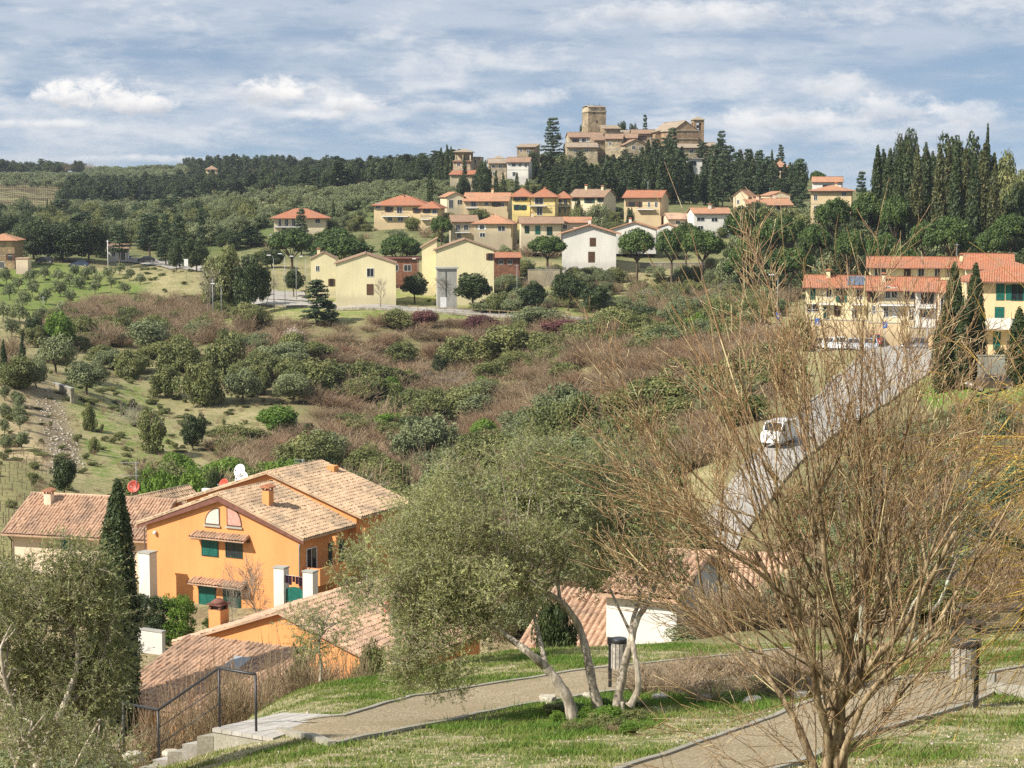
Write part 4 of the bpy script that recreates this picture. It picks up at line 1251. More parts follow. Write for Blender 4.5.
for i in range(4): slope(b, [c_[i], c_[(i + 1) % 4], (w / 2, w / 2, hh + 1.2)])
b.build('roof', TOLD, bt)
b = MB(); b.lathe([(.5, 0), (.42, .3), (.3, .9), (.1, 1.0)], 10, M=Matrix.Translation((w / 2, w / 2, hh - 2.6))); b.build('bell', DARKM, bt)
castle('lower stone building at the foot of the church front', 676, 178, 420, 8, 700, 147.5, 1.2, 'gable_x', CSTONE2, TOLD, 8, [(680, 150, 683, 153), (690, 150, 693, 153)])
castle('white building with dark loggia openings below the church', 686, 186, 405, 4, 702, 159, .3, 'flat', WHITE, CONC, 8, [(691, 161, 696.5, 165.5), (688, 171, 693, 176)], over=.5)
castle('distant roof line of the hill town right of the bell tower', 700, 160, 450, 4, 716, 146, 1.2, 'gable_x', CSTONE, TOLD, 8, [])
# ================================================================== vegetation
def unit(v): return v / np.maximum(np.linalg.norm(v, axis=-1, keepdims=True), 1e-9)


def cards(pos, nrm, size, asp=1.6, tang=None, rng=RNG, fold=0.0):
    """one small quad per leaf or leaf spray"""
    n = len(pos)
    nrm = unit(nrm)
    if tang is None: tang = rng.normal(size=(n, 3))
    tang = unit(tang - nrm * (tang * nrm).sum(1, keepdims=True))
    bi = np.cross(nrm, tang)
    s = (np.broadcast_to(size, (n,)) * rng.uniform(.7, 1.3, n))[:, None]
    a = tang * s * .5 * asp; b = bi * s * .5
    # leaf outline: pointed diamond
    V = np.stack([pos - a, pos - b * .9 + a * .1, pos + a, pos + b * .9 + a * .1], 1).reshape(-1, 3)
    F = np.arange(n * 4).reshape(-1, 4)
    return V, F


def clumps(C, Rr, zs, dens, size, rng, up=.25, rnd=.65, asp=1.5, shell=(.55, 1.08)):
    """leaf sprays over many overlapping clumps; returns V, F, v"""
    n = np.maximum(6, (dens * Rr ** 2).astype(int))
    idx = np.repeat(np.arange(len(C)), n)
    d = unit(rng.normal(size=(len(idx), 3)))
    r = rng.uniform(shell[0], shell[1], len(idx)) ** .6
    p = C[idx] + d * (Rr[idx] * r)[:, None] * np.array([1, 1, zs])
    nr = d + rng.normal(size=d.shape) * rnd + np.array([0, 0, up])
    V, F = cards(p, nr, size, asp, rng=rng)
    v = rng.uniform(0, 1, len(C))[idx] * .5 + rng.uniform(0, .5, len(idx)) + .12 * d[:, 2]  # random per clump and leaf, raised towards the top of each clump
    return V, F, np.repeat(np.clip(v, 0, 1), 4)


def segs(S, n=3):
    """S rows: p0(3) p1(3) r0 r1 -> prism tubes"""
    S = np.asarray(S, float)
    p0, p1 = S[:, 0:3], S[:, 3:6]; d = unit(p1 - p0)
    ref = np.where(np.abs(d[:, 2:3]) > .9, np.array([[1.0, 0, 0]]), np.array([[0, 0, 1.0]]))
    a = unit(np.cross(d, ref)); b = np.cross(d, a)
    t = 2 * np.pi * np.arange(n) / n
    ring = a[:, None] * np.cos(t)[None, :, None] + b[:, None] * np.sin(t)[None, :, None]
    V = np.stack([p0[:, None] + ring * S[:, 6][:, None, None], p1[:, None] + ring * S[:, 7][:, None, None]], 1)
    m = len(S); base = np.arange(m)[:, None] * 2 * n; k = np.arange(n); k2 = (k + 1) % n
    F = np.stack([base + k, base + k2, base + n + k2, base + n + k], -1).reshape(-1, 4)
    return V.reshape(-1, 3), F


def branch(o, d, L, r, lev, rng, out, spread=.55, up=.25, nseg=4, kids=4, shrink=.62, wob=.12, tips=None, minlev=0, rshrink=.5, start=.35):
    """recursive limb; segments go to out[lev]"""
    p = np.array(o, float); d = unit(np.array(d, float)); r0 = r
    pts = [p.copy()]; ds = [d.copy()]
    for i in range(nseg):
        d = unit(d + rng.normal(size=3) * wob + np.array([0, 0, up * .25]))
        q = p + d * L / nseg
        r1 = r * (1 - .6 * (i + 1) / nseg)
        out.setdefault(lev, []).append([*p, *q, r0, r1]); r0 = r1; p = q
        pts.append(p.copy()); ds.append(d.copy())
    if tips is not None and lev <= minlev: tips.append((p.copy(), d.copy()))
    if lev > minlev:
        for k in range(kids):
            f = start + (1 - start) * (k + rng.uniform(0, 1)) / kids
            i = min(int(f * nseg), nseg - 1); g = f * nseg - i
            b = pts[i] * (1 - g) + pts[i + 1] * g
            side = rng.normal(size=3); side -= ds[i] * side.dot(ds[i]); side = unit(side)
            nd = unit(ds[i] * (1 - spread) + side * spread + np.array([0, 0, up * .5]))
            branch(b, nd, L * shrink * rng.uniform(.75, 1.2), r * (1 - .55 * f) * rshrink, lev - 1, rng, out, min(.6, spread * 1.15), up, max(2, nseg - 1), kids, shrink, wob, tips, minlev, rshrink, start)


# leaf and bark materials
L_CYP = leafmat('cypress_leaf', (.022, .036, .012), (.055, .075, .024), (.10, .085, .03), trans=.08)
L_CYPB = leafmat('cypress_leaf_bronze', (.035, .048, .016), (.10, .10, .032), (.15, .11, .045), trans=.08)
L_CED = leafmat('cedar_needle', (.024, .042, .018), (.060, .088, .034), None, trans=.08)
L_PINE = leafmat('stone_pine_needle', (.024, .045, .010), (.075, .115, .022), (.10, .145, .03), trans=.12)
L_OAK = leafmat('evergreen_oak_leaf', (.020, .034, .012), (.06, .078, .024), None, trans=.1)
L_GREEN = leafmat('bright_hedge_leaf', (.05, .10, .012), (.14, .22, .03), (.20, .26, .05), trans=.25)
L_OLV = leafmat('olive_leaf', (.085, .10, .038), (.29, .30, .12), (.48, .47, .19), trans=.22)  # pale end puts silvery and yellow-green highlights into the leaf colour
L_OLF = leafmat('olive_leaf_far', (.08, .10, .045), (.20, .22, .10), None, trans=.12)
L_MIX = leafmat('mixed_bush_leaf', (.065, .08, .025), (.18, .19, .062), (.24, .21, .085), trans=.15)
L_PURP = leafmat('purple_shrub_leaf', (.055, .018, .020), (.13, .05, .045), (.18, .09, .06), trans=.1)
L_BLOS = leafmat('pale_blossom', (.30, .24, .18), (.56, .47, .40), None, trans=.3)
T_BROWN = leafmat('scrub_twig_brown', (.15, .106, .064), (.31, .225, .135), (.40, .31, .19), trans=0, objvar=.5)
T_RED = leafmat('scrub_twig_reddish', (.15, .085, .05), (.29, .19, .11), (.36, .26, .16), trans=0, objvar=.4)
T_GREY = leafmat('bare_twig_grey', (.16, .13, .10), (.33, .28, .22), None, trans=0, objvar=.4)
B_TRUNK = barkmat('bark_dark', (.07, .05, .035), (.17, .13, .09))
B_OLIVE = barkmat('bark_olive', (.24, .20, .15), (.56, .49, .38), 9, .3)
B_WIL = barkmat('bark_willow', (.10, .065, .035), (.42, .32, .19), 12, .2)
B_LICH = barkmat('bark_lichen', (.10, .08, .06), (.50, .52, .40), 5, .5)


def ell(c, r, n, rng, zmin=-1.0, fill=.6):
    """clump centres filling an ellipsoid"""
    d = unit(rng.normal(size=(n * 3, 3))); d = d[d[:, 2] > zmin][:n]
    rr = rng.uniform(fill, .92, len(d)) ** 1.0
    return np.array(c) + d * rr[:, None] * np.array(r)


def proto(kind, seed, q=1.0):
    """returns dict(h, w, crown(V,F,v), trunk(V,F), mats)"""
    rng = np.random.default_rng(seed); tr = {}
    if kind == 'cypress':
        h, R0 = 12.0, 1.15
        n = int(150 * q); z = rng.uniform(.02, 1, n) ** .85
        prof = np.interp(z, [0, .05, .2, .5, .8, .95, 1], [.5, .8, 1, .92, .55, .2, .04]) * R0 * rng.uniform(.8, 1.05)
        a = rng.uniform(0, 6.28, n); rr = prof * rng.uniform(.45, .95, n)
        C = np.stack([rr * np.cos(a), rr * np.sin(a), z * h], 1)
        Rr = (.16 + .30 * prof)
        V, F, v = clumps(C, Rr, 2.6, 150 * q, .26 / math.sqrt(q), rng, up=.15, rnd=.5, asp=2.0)
        w = 2.4; tr = [[0, 0, -.5, 0, 0, h * .5, .16, .08]]; lm = L_CYP
    elif kind in ('cedar', 'spruce', 'openpine'):
        h, R0 = 14.0, (4.3 if kind == 'cedar' else 2.9)
        C = []; Rr = []; S = [[0, 0, -.5, 0, 0, h * .97, .28, .04]]
        nl = 15 if kind != 'openpine' else 10; z0 = .12 if kind != 'openpine' else .35
        for i in range(nl):
            f = z0 + (.97 - z0) * (i + rng.uniform(-.2, .2)) / nl
            rad = R0 * (1 - f) ** .75 * rng.uniform(.8, 1.15) / (1 - z0) ** .75 + .25
            if kind == 'openpine': rad = R0 * math.sin(math.pi * (f * .8 + .12)) * rng.uniform(.7, 1.1)
            nb = 6
            for k in range(nb):
                a = rng.uniform(0, 6.28); rr_ = rad * rng.uniform(.75, 1.1)
                e = np.array([math.cos(a) * rr_, math.sin(a) * rr_, f * h - (.12 * rr_ if kind == 'spruce' else -.05 * rr_)])
                S.append([0, 0, f * h, *e, .07, .02])
                m = max(2, int(rr_ / .75))
                for j in range(m):
                    t = (j + 1) / m; C.append([e[0] * t, e[1] * t, f * h + (e[2] - f * h) * t + rng.uniform(-.15, .2)]); Rr.append(.38 + .42 * t * (1 - .3 * t) * rng.uniform(.7, 1.2))
        C = np.array(C); Rr = np.array(Rr)
        V, F, v = clumps(C, Rr, .42, 75 * q, .30 / math.sqrt(q), rng, up=.5, rnd=.55, asp=1.7)
        w = R0 * 2.1; tr = S; lm = L_CED
    elif kind == 'stonepine':
        h = 9.0
        C = ell((0, 0, 6.6), (3.7, 3.7, 1.9), int(85 * q), rng, -.35, .55)
        V, F, v = clumps(C, rng.uniform(.7, 1.15, len(C)), .75, 125 * q, .26 / math.sqrt(q), rng, up=.5, rnd=.5, asp=1.7)
        w = 8.6; S = [[0, 0, -.5, .1, 0, 4.2, .3, .22]]
        for k in range(9):
            a = rng.uniform(0, 6.28); S.append([.1, 0, 4.0, 2.4 * math.cos(a), 2.4 * math.sin(a), 6.2, .12, .04])
        tr = S; lm = L_PINE
    elif kind in ('oak', 'bush', 'olive', 'bright', 'purple', 'blossom', 'roundtree', 'mixed'):
        P_ = dict(oak=(8.0, 4.2, 3.5, 3.9, L_OAK), roundtree=(6.0, 2.5, 2.2, 3.7, L_OAK), bush=(4.0, 2.3, 2.0, 1.5, L_MIX), mixed=(4.5, 2.3, 2.1, 1.75, L_MIX), olive=(5.0, 2.4, 2.0, 2.5, L_OLF), bright=(3.5, 2.0, 1.8, 1.4, L_GREEN),
                  purple=(2.4, 2.6, 1.2, 1.1, L_PURP), blossom=(3.2, 2.1, 1.4, 1.7, L_BLOS))[kind]
        h, rx, rz, zc, lm = P_
        ncl = int({'oak': 110, 'olive': 56, 'blossom': 45}.get(kind, 70) * q)
        C = ell((0, 0, zc), (rx * .82, rx * .82, rz * .82), ncl, rng, -.85, .35)
        C += rng.normal(size=C.shape) * .16 * rx * np.array([1, 1, .7])
        Rr = rng.uniform(.2, .4, len(C)) * rx * (.75 if kind == 'oak' else 1)
        dn = {'blossom': 55, 'olive': 190, 'oak': 170}.get(kind, 230)
        sz = {'oak': .27, 'roundtree': .22}.get(kind, .165)
        V, F, v = clumps(C, Rr, .85, dn * q * (2.3 / rx) ** 1, sz / math.sqrt(q), rng, up=.3, rnd=.65, asp=1.8)
        w = rx * 2.1; o = {}
        branch((0, 0, -.4), (rng.normal() * .1, rng.normal() * .1, 1), zc * 1.25, .05 * rx + .06, 2, rng, o, .55, .3, 3, 4, .6)
        tr = sum(o.values(), [])
    elif kind in ('bareshrub', 'redshrub', 'baretree', 'greytree'):
        o = {}
        if kind in ('baretree', 'greytree'):
            h = 7.5
            branch((0, 0, -.4), (0, 0, 1), 4.6, .16, 3, rng, o, .52, .35, 4, int(6 * q), .60, .1, rshrink=.5)
            S = sum(o.values(), []); w = 5.5
        else:
            h = 3.2; S = []
            for k in range(int(34 * q)):
                a = rng.uniform(0, 6.28); t = rng.uniform(.15, 1.25)
                branch((rng.normal() * .35, rng.normal() * .35, -.2), (math.cos(a) * t, math.sin(a) * t, 1), rng.uniform(1.6, 3.0), .028, 1, rng, o, .42, .3, 3, 6, .55, .12, rshrink=.75)
            S = sum(o.values(), []); w = 4.6
        S = np.array(S); S[:, 6:] = np.maximum(S[:, 6:], .016)
        V, F = segs(S, 3); v = np.repeat(rng.uniform(0, 1, len(S)), 6)
        lm = {'bareshrub': T_BROWN, 'redshrub': T_RED, 'baretree': T_BROWN, 'greytree': T_GREY}[kind]
        tr = []
    tr = np.array(tr, float).reshape(-1, 8)
    TV, TF = segs(tr, 5) if len(tr) else (np.zeros((0, 3)), np.zeros((0, 4), int))
    hh = V[:, 2].max()
    return dict(kind=kind, h=hh, w=w, V=V, F=F, v=v, TV=TV, TF=TF, lm=lm)


PROTO = {}
NVAR = {'cypress': 4, 'olive': 4, 'bush': 3, 'mixed': 3, 'bareshrub': 3, 'oak': 2, 'roundtree': 2, 'stonepine': 3, 'cedar': 2, 'spruce': 2}


def get_proto(kind, q=1.0):
    key = (kind, q)
    if key not in PROTO:
        base = 'cypress' if kind == 'bronzecypress' else kind
        PROTO[key] = [proto(base, 100 + 17 * i + len(kind), q) for i in range(NVAR.get(kind, 2))]
        for p in PROTO[key]:
            if kind == 'bronzecypress': p['lm'] = L_CYPB
            p['kind'] = kind
    return PROTO[key]


def proto_meshes(p):
    if 'crown' not in p:
        p['crown'] = np_mesh('crown', p['V'], p['F'], [p['lm']], {'v': p['v']})
        p['trunk'] = np_mesh('trunk', p['TV'], p['TF'], [B_TRUNK], {'v': np.zeros(len(p['TV']))}) if len(p['TV']) else None
    return p['crown'], p['trunk']


def whole_mesh(p):
    if 'whole' not in p:
        V = np.concatenate([p['V'], p['TV']]); F = np.concatenate([p['F'], p['TF'] + len(p['V'])])
        mi = np.concatenate([np.zeros(len(p['F'])), np.ones(len(p['TF']))])
        p['whole'] = np_mesh('whole_tree', V, F, [p['lm'], B_TRUNK], {'v': np.concatenate([p['v'], np.zeros(len(p['TV']))])}, mi)
    return p['whole']


ONAME = dict(cypress='cypress_tree', bronzecypress='cypress_tree', cedar='cedar_tree', spruce='conifer_tree', openpine='pine_tree', stonepine='stone_pine', oak='evergreen_oak', roundtree='street_tree', bush='bush', mixed='bush',
             olive='olive_tree', bright='bush', purple='bush', blossom='blossoming_shrub', bareshrub='bare_shrub', redshrub='bare_shrub', baretree='bare_tree', greytree='bare_tree')
_tn = 0


def tree(kind, px, pytop, wpx, label, group=None, Y=None, pyb=None, y0=80, y1=900, q=1.0, parts=None):
    """a tree by its top, its width and either its distance or the pixel its foot stands on"""
    global _tn
    _tn += 1
    if Y is None:
        base = hit(px, pyb, y0, y1)
    else:
        d = ray(px, pytop); x = d.x / d.y * Y * K; base = Vector((x, Y * K, G(x, Y * K)))
    dt = ray(px, pytop); h = dt.z / dt.y * base.y - base.z
    ps = get_proto(kind, q); p = ps[_tn % len(ps)]
    h = max(h, .6); sz = h / p['h']; sx = wpx * mpp(base.y / K) / p['w']
    rz = (_tn * 2.399) % 6.28
    hp = h / mpp(base.y / K)
    if parts is None: parts = hp > 30 and p['TV'].shape[0] > 0
    name = ONAME[kind]; cat = 'shrub' if 'bush' in name or 'shrub' in name else 'tree'
    if parts:
        root = empty(name, base, rz, label, cat, group)
        cm, tm = proto_meshes(p)
        for nm, me in (('crown', cm), ('trunk', tm)):
            o = mobj(nm, me, root); o.scale = (sx, sx, sz)
    else:
        root = mobj(name, whole_mesh(p)); root.location = base; root.rotation_euler = (0, 0, rz); root.scale = (sx, sx, sz)
        tag(root, label, cat, group)
    return root


PCOL = {}


def proto_collection(keys):
    """a collection (kept out of the scene) with the plants a mass is made of"""
    key = tuple(keys)
    if key not in PCOL:
        c = bpy.data.collections.new('plants_%02d' % len(PCOL)); PCOL[key] = (c, {})
        k = 0
        for kd, q in keys:
            for p in get_proto(kd, q):
                o = bpy.data.objects.new('plant_%03d_%02d' % (k, len(PCOL)), whole_mesh(p)); c.objects.link(o)
                PCOL[key][1].setdefault(kd, []).append((k, p)); k += 1
    return PCOL[key]


def mass(name, label, cat, kinds, pts, kind_prop='stuff', q=1.0, sink=0.0):
    """vegetation nobody could count, one object that repeats its plants; pts rows: x, y, height, width"""
    rng = np.random.default_rng(len(pts) + 5)
    col, table = proto_collection([(kd, q) for kd in sorted(set(kinds))])
    n = len(pts); co = np.zeros((n, 3)); idx = np.zeros(n, np.int32); scl = np.zeros((n, 3)); rot = np.zeros((n, 3))
    zz = gz([p[0] for p in pts], [p[1] for p in pts])
    for i, ((x, y, h, w), kd) in enumerate(zip(pts, kinds)):
        k, p = table[kd][rng.integers(len(table[kd]))]
        co[i] = (x, y, zz[i] - sink); idx[i] = k; scl[i] = (w / p['w'], w / p['w'] * rng.uniform(.8, 1.2), h / p['h']); rot[i, 2] = rng.uniform(0, 6.28)
        rot[i, :2] = rng.uniform(-.12, .12, 2)
    me = bpy.data.meshes.new(name); me.vertices.add(n); me.vertices.foreach_set('co', co.astype(np.float32).ravel())
    a = me.attributes.new('idx', 'INT', 'POINT'); a.data.foreach_set('value', idx)
    for nm, arr in (('scl', scl), ('rot', rot)):
        a = me.attributes.new(nm, 'FLOAT_VECTOR', 'POINT'); a.data.foreach_set('vector', arr.astype(np.float32).ravel())
    o = mobj(name, me); tag(o, label, cat, None, kind_prop)
    g = bpy.data.node_groups.new('repeat_' + name, 'GeometryNodeTree')
    g.interface.new_socket('Geometry', in_out='INPUT', socket_type='NodeSocketGeometry'); g.interface.new_socket('Geometry', in_out='OUTPUT', socket_type='NodeSocketGeometry')
    N = g.nodes; gi = N.new('NodeGroupInput'); go = N.new('NodeGroupOutput'); ip = N.new('GeometryNodeInstanceOnPoints'); ci = N.new('GeometryNodeCollectionInfo')
    ci.inputs['Collection'].default_value = col; ci.inputs['Separate Children'].default_value = True; ci.inputs['Reset Children'].default_value = True
    ip.inputs['Pick Instance'].default_value = True
    def attr(nm, ty):
        a = N.new('GeometryNodeInputNamedAttribute'); a.data_type = ty; a.inputs['Name'].default_value = nm
        return [s for s in a.outputs if s.enabled and s.name == 'Attribute'][0]
    L = g.links.new
    L(gi.outputs[0], ip.inputs['Points']); L(ci.outputs[0], ip.inputs['Instance']); L(attr('idx', 'INT'), ip.inputs['Instance Index'])
    L(attr('rot', 'FLOAT_VECTOR'), ip.inputs['Rotation']); L(attr('scl', 'FLOAT_VECTOR'), ip.inputs['Scale']); L(ip.outputs[0], go.inputs[0])
    md = o.modifiers.new('repeat', 'NODES'); md.node_group = g
    return o


def scatter(poly, n, y0, y1, seed, hr=(2, 4), wr=(2, 4)):
    """points on the ground inside an outline seen from the park, evenly over the ground"""
    rng = np.random.default_rng(seed); out = []
    xs = [p[0] for p in poly]; ys = [p[1] for p in poly]
    tries = 0
    while len(out) < n and tries < 60:
        tries += 1
        m = 4000
        Yq = np.sqrt(rng.uniform(y0 ** 2, y1 ** 2, m)) * K
        a = rng.uniform((min(xs) - 512) / FPX, (max(xs) - 512) / FPX, m); X = a * Yq
        Z = gz(X, Yq)
        dep = Yq * CT - Z * ST; px = 512 + FPX * X / dep; py = 384 - FPX * (Yq * ST + Z * CT) / dep
        ok = inpoly(px, py, poly)
        for x, y in zip(X[ok], Yq[ok]):
            out.append((x, y, rng.uniform(*hr), rng.uniform(*wr)))
            if len(out) >= n: break
    return out


# ------------------------------------------------------------------ masses
rg_ = random.Random(5)


def kinds(n, **w):
    ks = list(w); ws = [w[k] for k in ks]
    return [rg_.choices(ks, ws)[0] for _ in range(n)]


SL = [(120, 312), (215, 330), (300, 325), (700, 325), (800, 345), (770, 420), (700, 470), (640, 560), (400, 500), (250, 470), (200, 440), (330, 400), (300, 340), (180, 350)]
p_ = scatter([(205, 322), (300, 326), (720, 322), (775, 340), (790, 372), (700, 480), (640, 600), (300, 560), (215, 450), (330, 430), (300, 400), (215, 345)], 1500, 100, 224, 1, (1.6, 3.8), (3.4, 6.2))


def patchy(pts, base, alt, seed=0, thr=.62):
    """species grow in patches: alt where a slow field is high"""
    ks = []; out = []
    for (x, y, h, w) in pts:
        f = math.sin(x * .09 + seed) * math.cos(y * .06 + 1.3 * math.sin(x * .05)) + .6 * math.sin(x * .23 - y * .17 + seed)
        src = alt if f > thr else base
        k = rg_.choices(list(src), list(src.values()))[0]; ks.append(k)
        s_ = .7 + .45 * (f > .8) + rg_.uniform(0, .5) * (k != 'bareshrub')
        out.append((x, y, h * s_, w * (.8 + .4 * s_)))
    pts[:] = out
    return ks


mass('brown_scrub', 'brown leafless scrub covering the valley slope below the village road', 'scrub', patchy(p_, dict(bareshrub=10, redshrub=2, mixed=.3, greytree=.15), dict(bareshrub=5, mixed=2.4, bush=.9, olive=.8, bright=.15, oak=.1)), p_, q=1.3)
p_ = scatter([(55, 318), (100, 303), (160, 294), (215, 292), (225, 312), (210, 345), (60, 352), (30, 335)], 420, 195, 250, 2, (1.5, 3.2), (3.2, 5.5))
mass('brown_scrub', 'pale brown leafless scrub on the bank below the olive grove', 'scrub', kinds(len(p_), bareshrub=12, mixed=1), p_, q=1.3)
p_ = scatter([(95, 335), (215, 340), (300, 360), (330, 420), (150, 370), (0, 395), (0, 352)], 42, 150, 222, 3, (2.5, 5), (4, 7))
mass('evergreen_scrub', 'dark and grey green bushes growing together across the middle slope', 'scrub', kinds(len(p_), bush=3, olive=2.5, mixed=3, bareshrub=3), p_, q=1.5)
p_ = scatter([(350, 420), (520, 400), (640, 470), (640, 600), (330, 560), (300, 480)], 70, 88, 150, 4, (3, 6.5), (5, 8))
mass('valley_trees', 'grey green and brown trees crowding the valley floor behind the orange houses', 'scrub', kinds(len(p_), olive=4, bush=2, bareshrub=3, mixed=3, greytree=1), p_, q=1.6)
p_ = scatter([(640, 385), (740, 395), (715, 440), (665, 500), (650, 640), (500, 640), (600, 470)], 300, 55, 135, 14, (1.4, 2.8), (2.6, 4.4))
mass('valley_scrub', 'reddish and brown bare thicket left of the descending road', 'scrub', kinds(len(p_), redshrub=4, bareshrub=5, olive=1.6, mixed=1), p_, q=1.6)
p_ = scatter([(770, 560), (820, 500), (880, 452), (940, 405), (1040, 420), (1080, 640), (700, 660), (740, 600)], 420, 37, 104, 15, (1.0, 2.4), (2.0, 3.8))
mass('bank_scrub', 'tangled bare brush on the steep bank right of the descending road', 'scrub', kinds(len(p_), bareshrub=6, redshrub=3, olive=1.8, mixed=1.5), p_, q=1.6)
p_ = scatter([(150, 455), (260, 450), (330, 480), (320, 520), (130, 520)], 26, 96, 135, 16, (2, 4), (3.5, 6))
mass('dark_thicket', 'brown and green thicket right behind the roofs of the orange houses', 'scrub', kinds(len(p_), bareshrub=4, bright=2, bush=2), p_, q=1.5)
# far country
p_ = scatter([(85, 166), (195, 164), (205, 190), (60, 190), (-10, 187), (-10, 179), (85, 179)], 380, 600, 900, 21, (3.6, 5), (5, 7))
mass('olive_orchard', 'grey green olive orchard on the far left ridge', 'orchard', ['olive'] * len(p_), p_, q=0.5)
p_ = scatter([(100, 198), (330, 196), (330, 222), (270, 240), (110, 232), (0, 240), (0, 222), (60, 214)], 480, 340, 560, 22, (3.4, 5), (4.5, 7))
mass('olive_orchard', 'olive orchard with hedges below the dark cypress wood', 'orchard', kinds(len(p_), olive=7, bush=1, baretree=.8), p_, q=0.6)
p_ = scatter([(330, 196), (470, 185), (470, 212), (330, 228)], 190, 300, 480, 23, (3, 4.5), (4, 6))
mass('olive_orchard', 'rows of olive trees on the terraces left of the tower house', 'orchard', ['olive'] * len(p_), p_, q=0.7)
p_ = scatter([(70, 190), (215, 188), (216, 206), (140, 210), (60, 210)], 150, 400, 640, 24, (6.5, 10), (5, 8))
mass('cypress_wood', 'dark wood of cypress and conifers on the far left slope', 'wood', kinds(len(p_), cypress=3, cedar=4, oak=2), p_, q=0.6)
p_ = scatter([(185, 164), (340, 170), (345, 196), (215, 202), (190, 185)], 330, 440, 900, 25, (5, 9.5), (5, 8))
mass('ridge_wood', 'dark evergreen wood over the ridge left of the village', 'wood', kinds(len(p_), cypress=3, cedar=3, oak=4, baretree=1), p_, q=0.6)
p_ = scatter([(-10, 168), (70, 168), (66, 181), (-10, 181)], 60, 700, 950, 26, (5, 9), (7, 11))
mass('ridge_wood', 'dark tree belt on the skyline at the far left', 'wood', kinds(len(p_), oak=5, cedar=2, baretree=1.2), p_, q=0.6)
p_ = scatter([(335, 166), (460, 166), (455, 188), (335, 193)], 150, 400, 620, 27, (7, 11), (7, 10))
mass('ridge_wood', 'dark evergreen wood on the ridge between the far hills and the tower house', 'wood', kinds(len(p_), oak=6, cedar=2, cypress=2), p_, q=0.7)
p_ = scatter([(-10, 212), (120, 212), (250, 225), (262, 255), (215, 262), (130, 254), (-10, 258)], 130, 262, 420, 28, (4, 8), (5, 9))
mass('roadside_wood', 'mixed wood of dark oaks and olives behind the road at the left', 'wood', kinds(len(p_), oak=5, mixed=3, olive=3, openpine=1.5, spruce=1), p_, q=1.3)
p_ = scatter([(260, 232), (480, 212), (700, 216), (800, 230), (800, 262), (500, 262), (260, 270)], 130, 262, 345, 29, (2, 5), (3, 6))
mass('garden_greenery', 'garden trees and bushes between the village houses', 'greenery', kinds(len(p_), olive=4, mixed=4, bush=3, bareshrub=3, oak=1), p_, q=1.3)
p_ = scatter([(470, 196), (800, 196), (820, 172), (700, 150), (560, 150), (470, 178)], 120, 352, 440, 30, (2, 4), (4, 7))
mass('slope_greenery', 'undergrowth beneath the cypresses of the castle hill', 'greenery', kinds(len(p_), mixed=3, olive=2), p_, q=0.8)
p_ = scatter([(480, 268), (560, 272), (760, 272), (800, 300), (800, 318), (480, 314)], 170, 224, 275, 31, (1.6, 4), (3, 5.5))
mass('road_bank_greenery', 'olive green bushes and bare thicket above the slope road', 'greenery', kinds(len(p_), mixed=3, bush=2, bareshrub=4, olive=3), p_, q=1.3)
p_ = scatter([(730, 300), (1100, 290), (1100, 205), (730, 228)], 240, 205, 330, 32, (4, 8), (6, 9))
mass('pine_wood', 'dark undergrowth and evergreen trees behind the stone pines', 'wood', kinds(len(p_), oak=6, stonepine=1, mixed=3, olive=2), p_, q=0.8)
p_ = scatter([(640, 335), (640, 300), (800, 285), (790, 312), (740, 335)], 90, 180, 245, 33, (2, 5), (3.5, 6))
mass('garden_scrub', 'bare and olive green bushes between the pines and the road', 'scrub', kinds(len(p_), bareshrub=5, mixed=3, olive=3, greytree=1), p_, q=1.3)

p_ = scatter([(-20, 370), (170, 372), (340, 410), (260, 455), (130, 500), (-20, 520)], 520, 100, 200, 81, (.25, .9), (.6, 1.9))
mass('meadow_weeds', 'dry weeds and low bushes dotting the rough meadow and terraces', 'weeds', kinds(len(p_), bareshrub=5, mixed=3, bush=1), p_, q=.5)
p_ = scatter([(-20, 262), (230, 262), (700, 270), (700, 312), (230, 300), (-20, 330)], 260, 215, 300, 82, (.25, .8), (.7, 2.0))
mass('meadow_weeds', 'tufts of weeds and low bushes in the grove and on the roadside grass', 'weeds', kinds(len(p_), bareshrub=3, mixed=4, bush=1), p_, q=.5)

# ------------------------------------------------------------------ trees one can tell apart
T = tree
# mid slope
T('bush', 128, 346, 36, 'round olive green bush standing at the upper rim of the grassy meadow', pyb=378)
T('olive', 86, 358, 44, 'wide low grey green bush above the bare stony strip', pyb=394)
T('bush', 203, 360, 46, 'large domed grey green bush right of the meadow, its foot in open grass', pyb=405)
T('mixed', 166, 363, 33, 'brownish green bush half bare, between the domed bushes', pyb=398)
T('greytree', 160, 396, 46, 'half bare grey bush at the lower right of the meadow', pyb=454)
T('mixed', 152, 408, 34, 'green leaved lower part of the half bare meadow bush', pyb=453)
T('oak', 194, 412, 30, 'dark green bush right of the half bare one, above the cypress top', pyb=450)
T('bush', 89, 402, 16, 'narrow dark bush alone in the middle of the meadow', pyb=431)
T('bush', 94, 436, 12, 'small dark bush below the narrow one in the meadow', pyb=454)
T('oak', 64, 455, 30, 'dark ivy clad bush at the foot of the stony strip beside the vineyard', pyb=496)
T('olive', 147, 318, 50, 'broad dark bush at the top of the slope left of the domed bushes', pyb=352)
T('bush', 178, 338, 46, 'dense green bush between the upper bushes of the slope', pyb=372)
T('bush', 226, 327, 46, 'tall grey green bush behind the large domed one', pyb=376)
T('olive', 243, 366, 42, 'grey green bush just right of the large domed one', pyb=404)
T('bright', 278, 404, 46, 'fresh green low bush above the back orange roof, in brown scrub', pyb=430)
T('oak', 309, 422, 13, 'very small dark bush in the brown scrub over the back orange roof', pyb=441)
T('mixed', 262, 350, 32, 'green bush beside the pale blossoming shrub', pyb=380)
T('blossom', 268, 356, 34, 'pinkish white blossoming shrub in the middle of the slope', pyb=375)
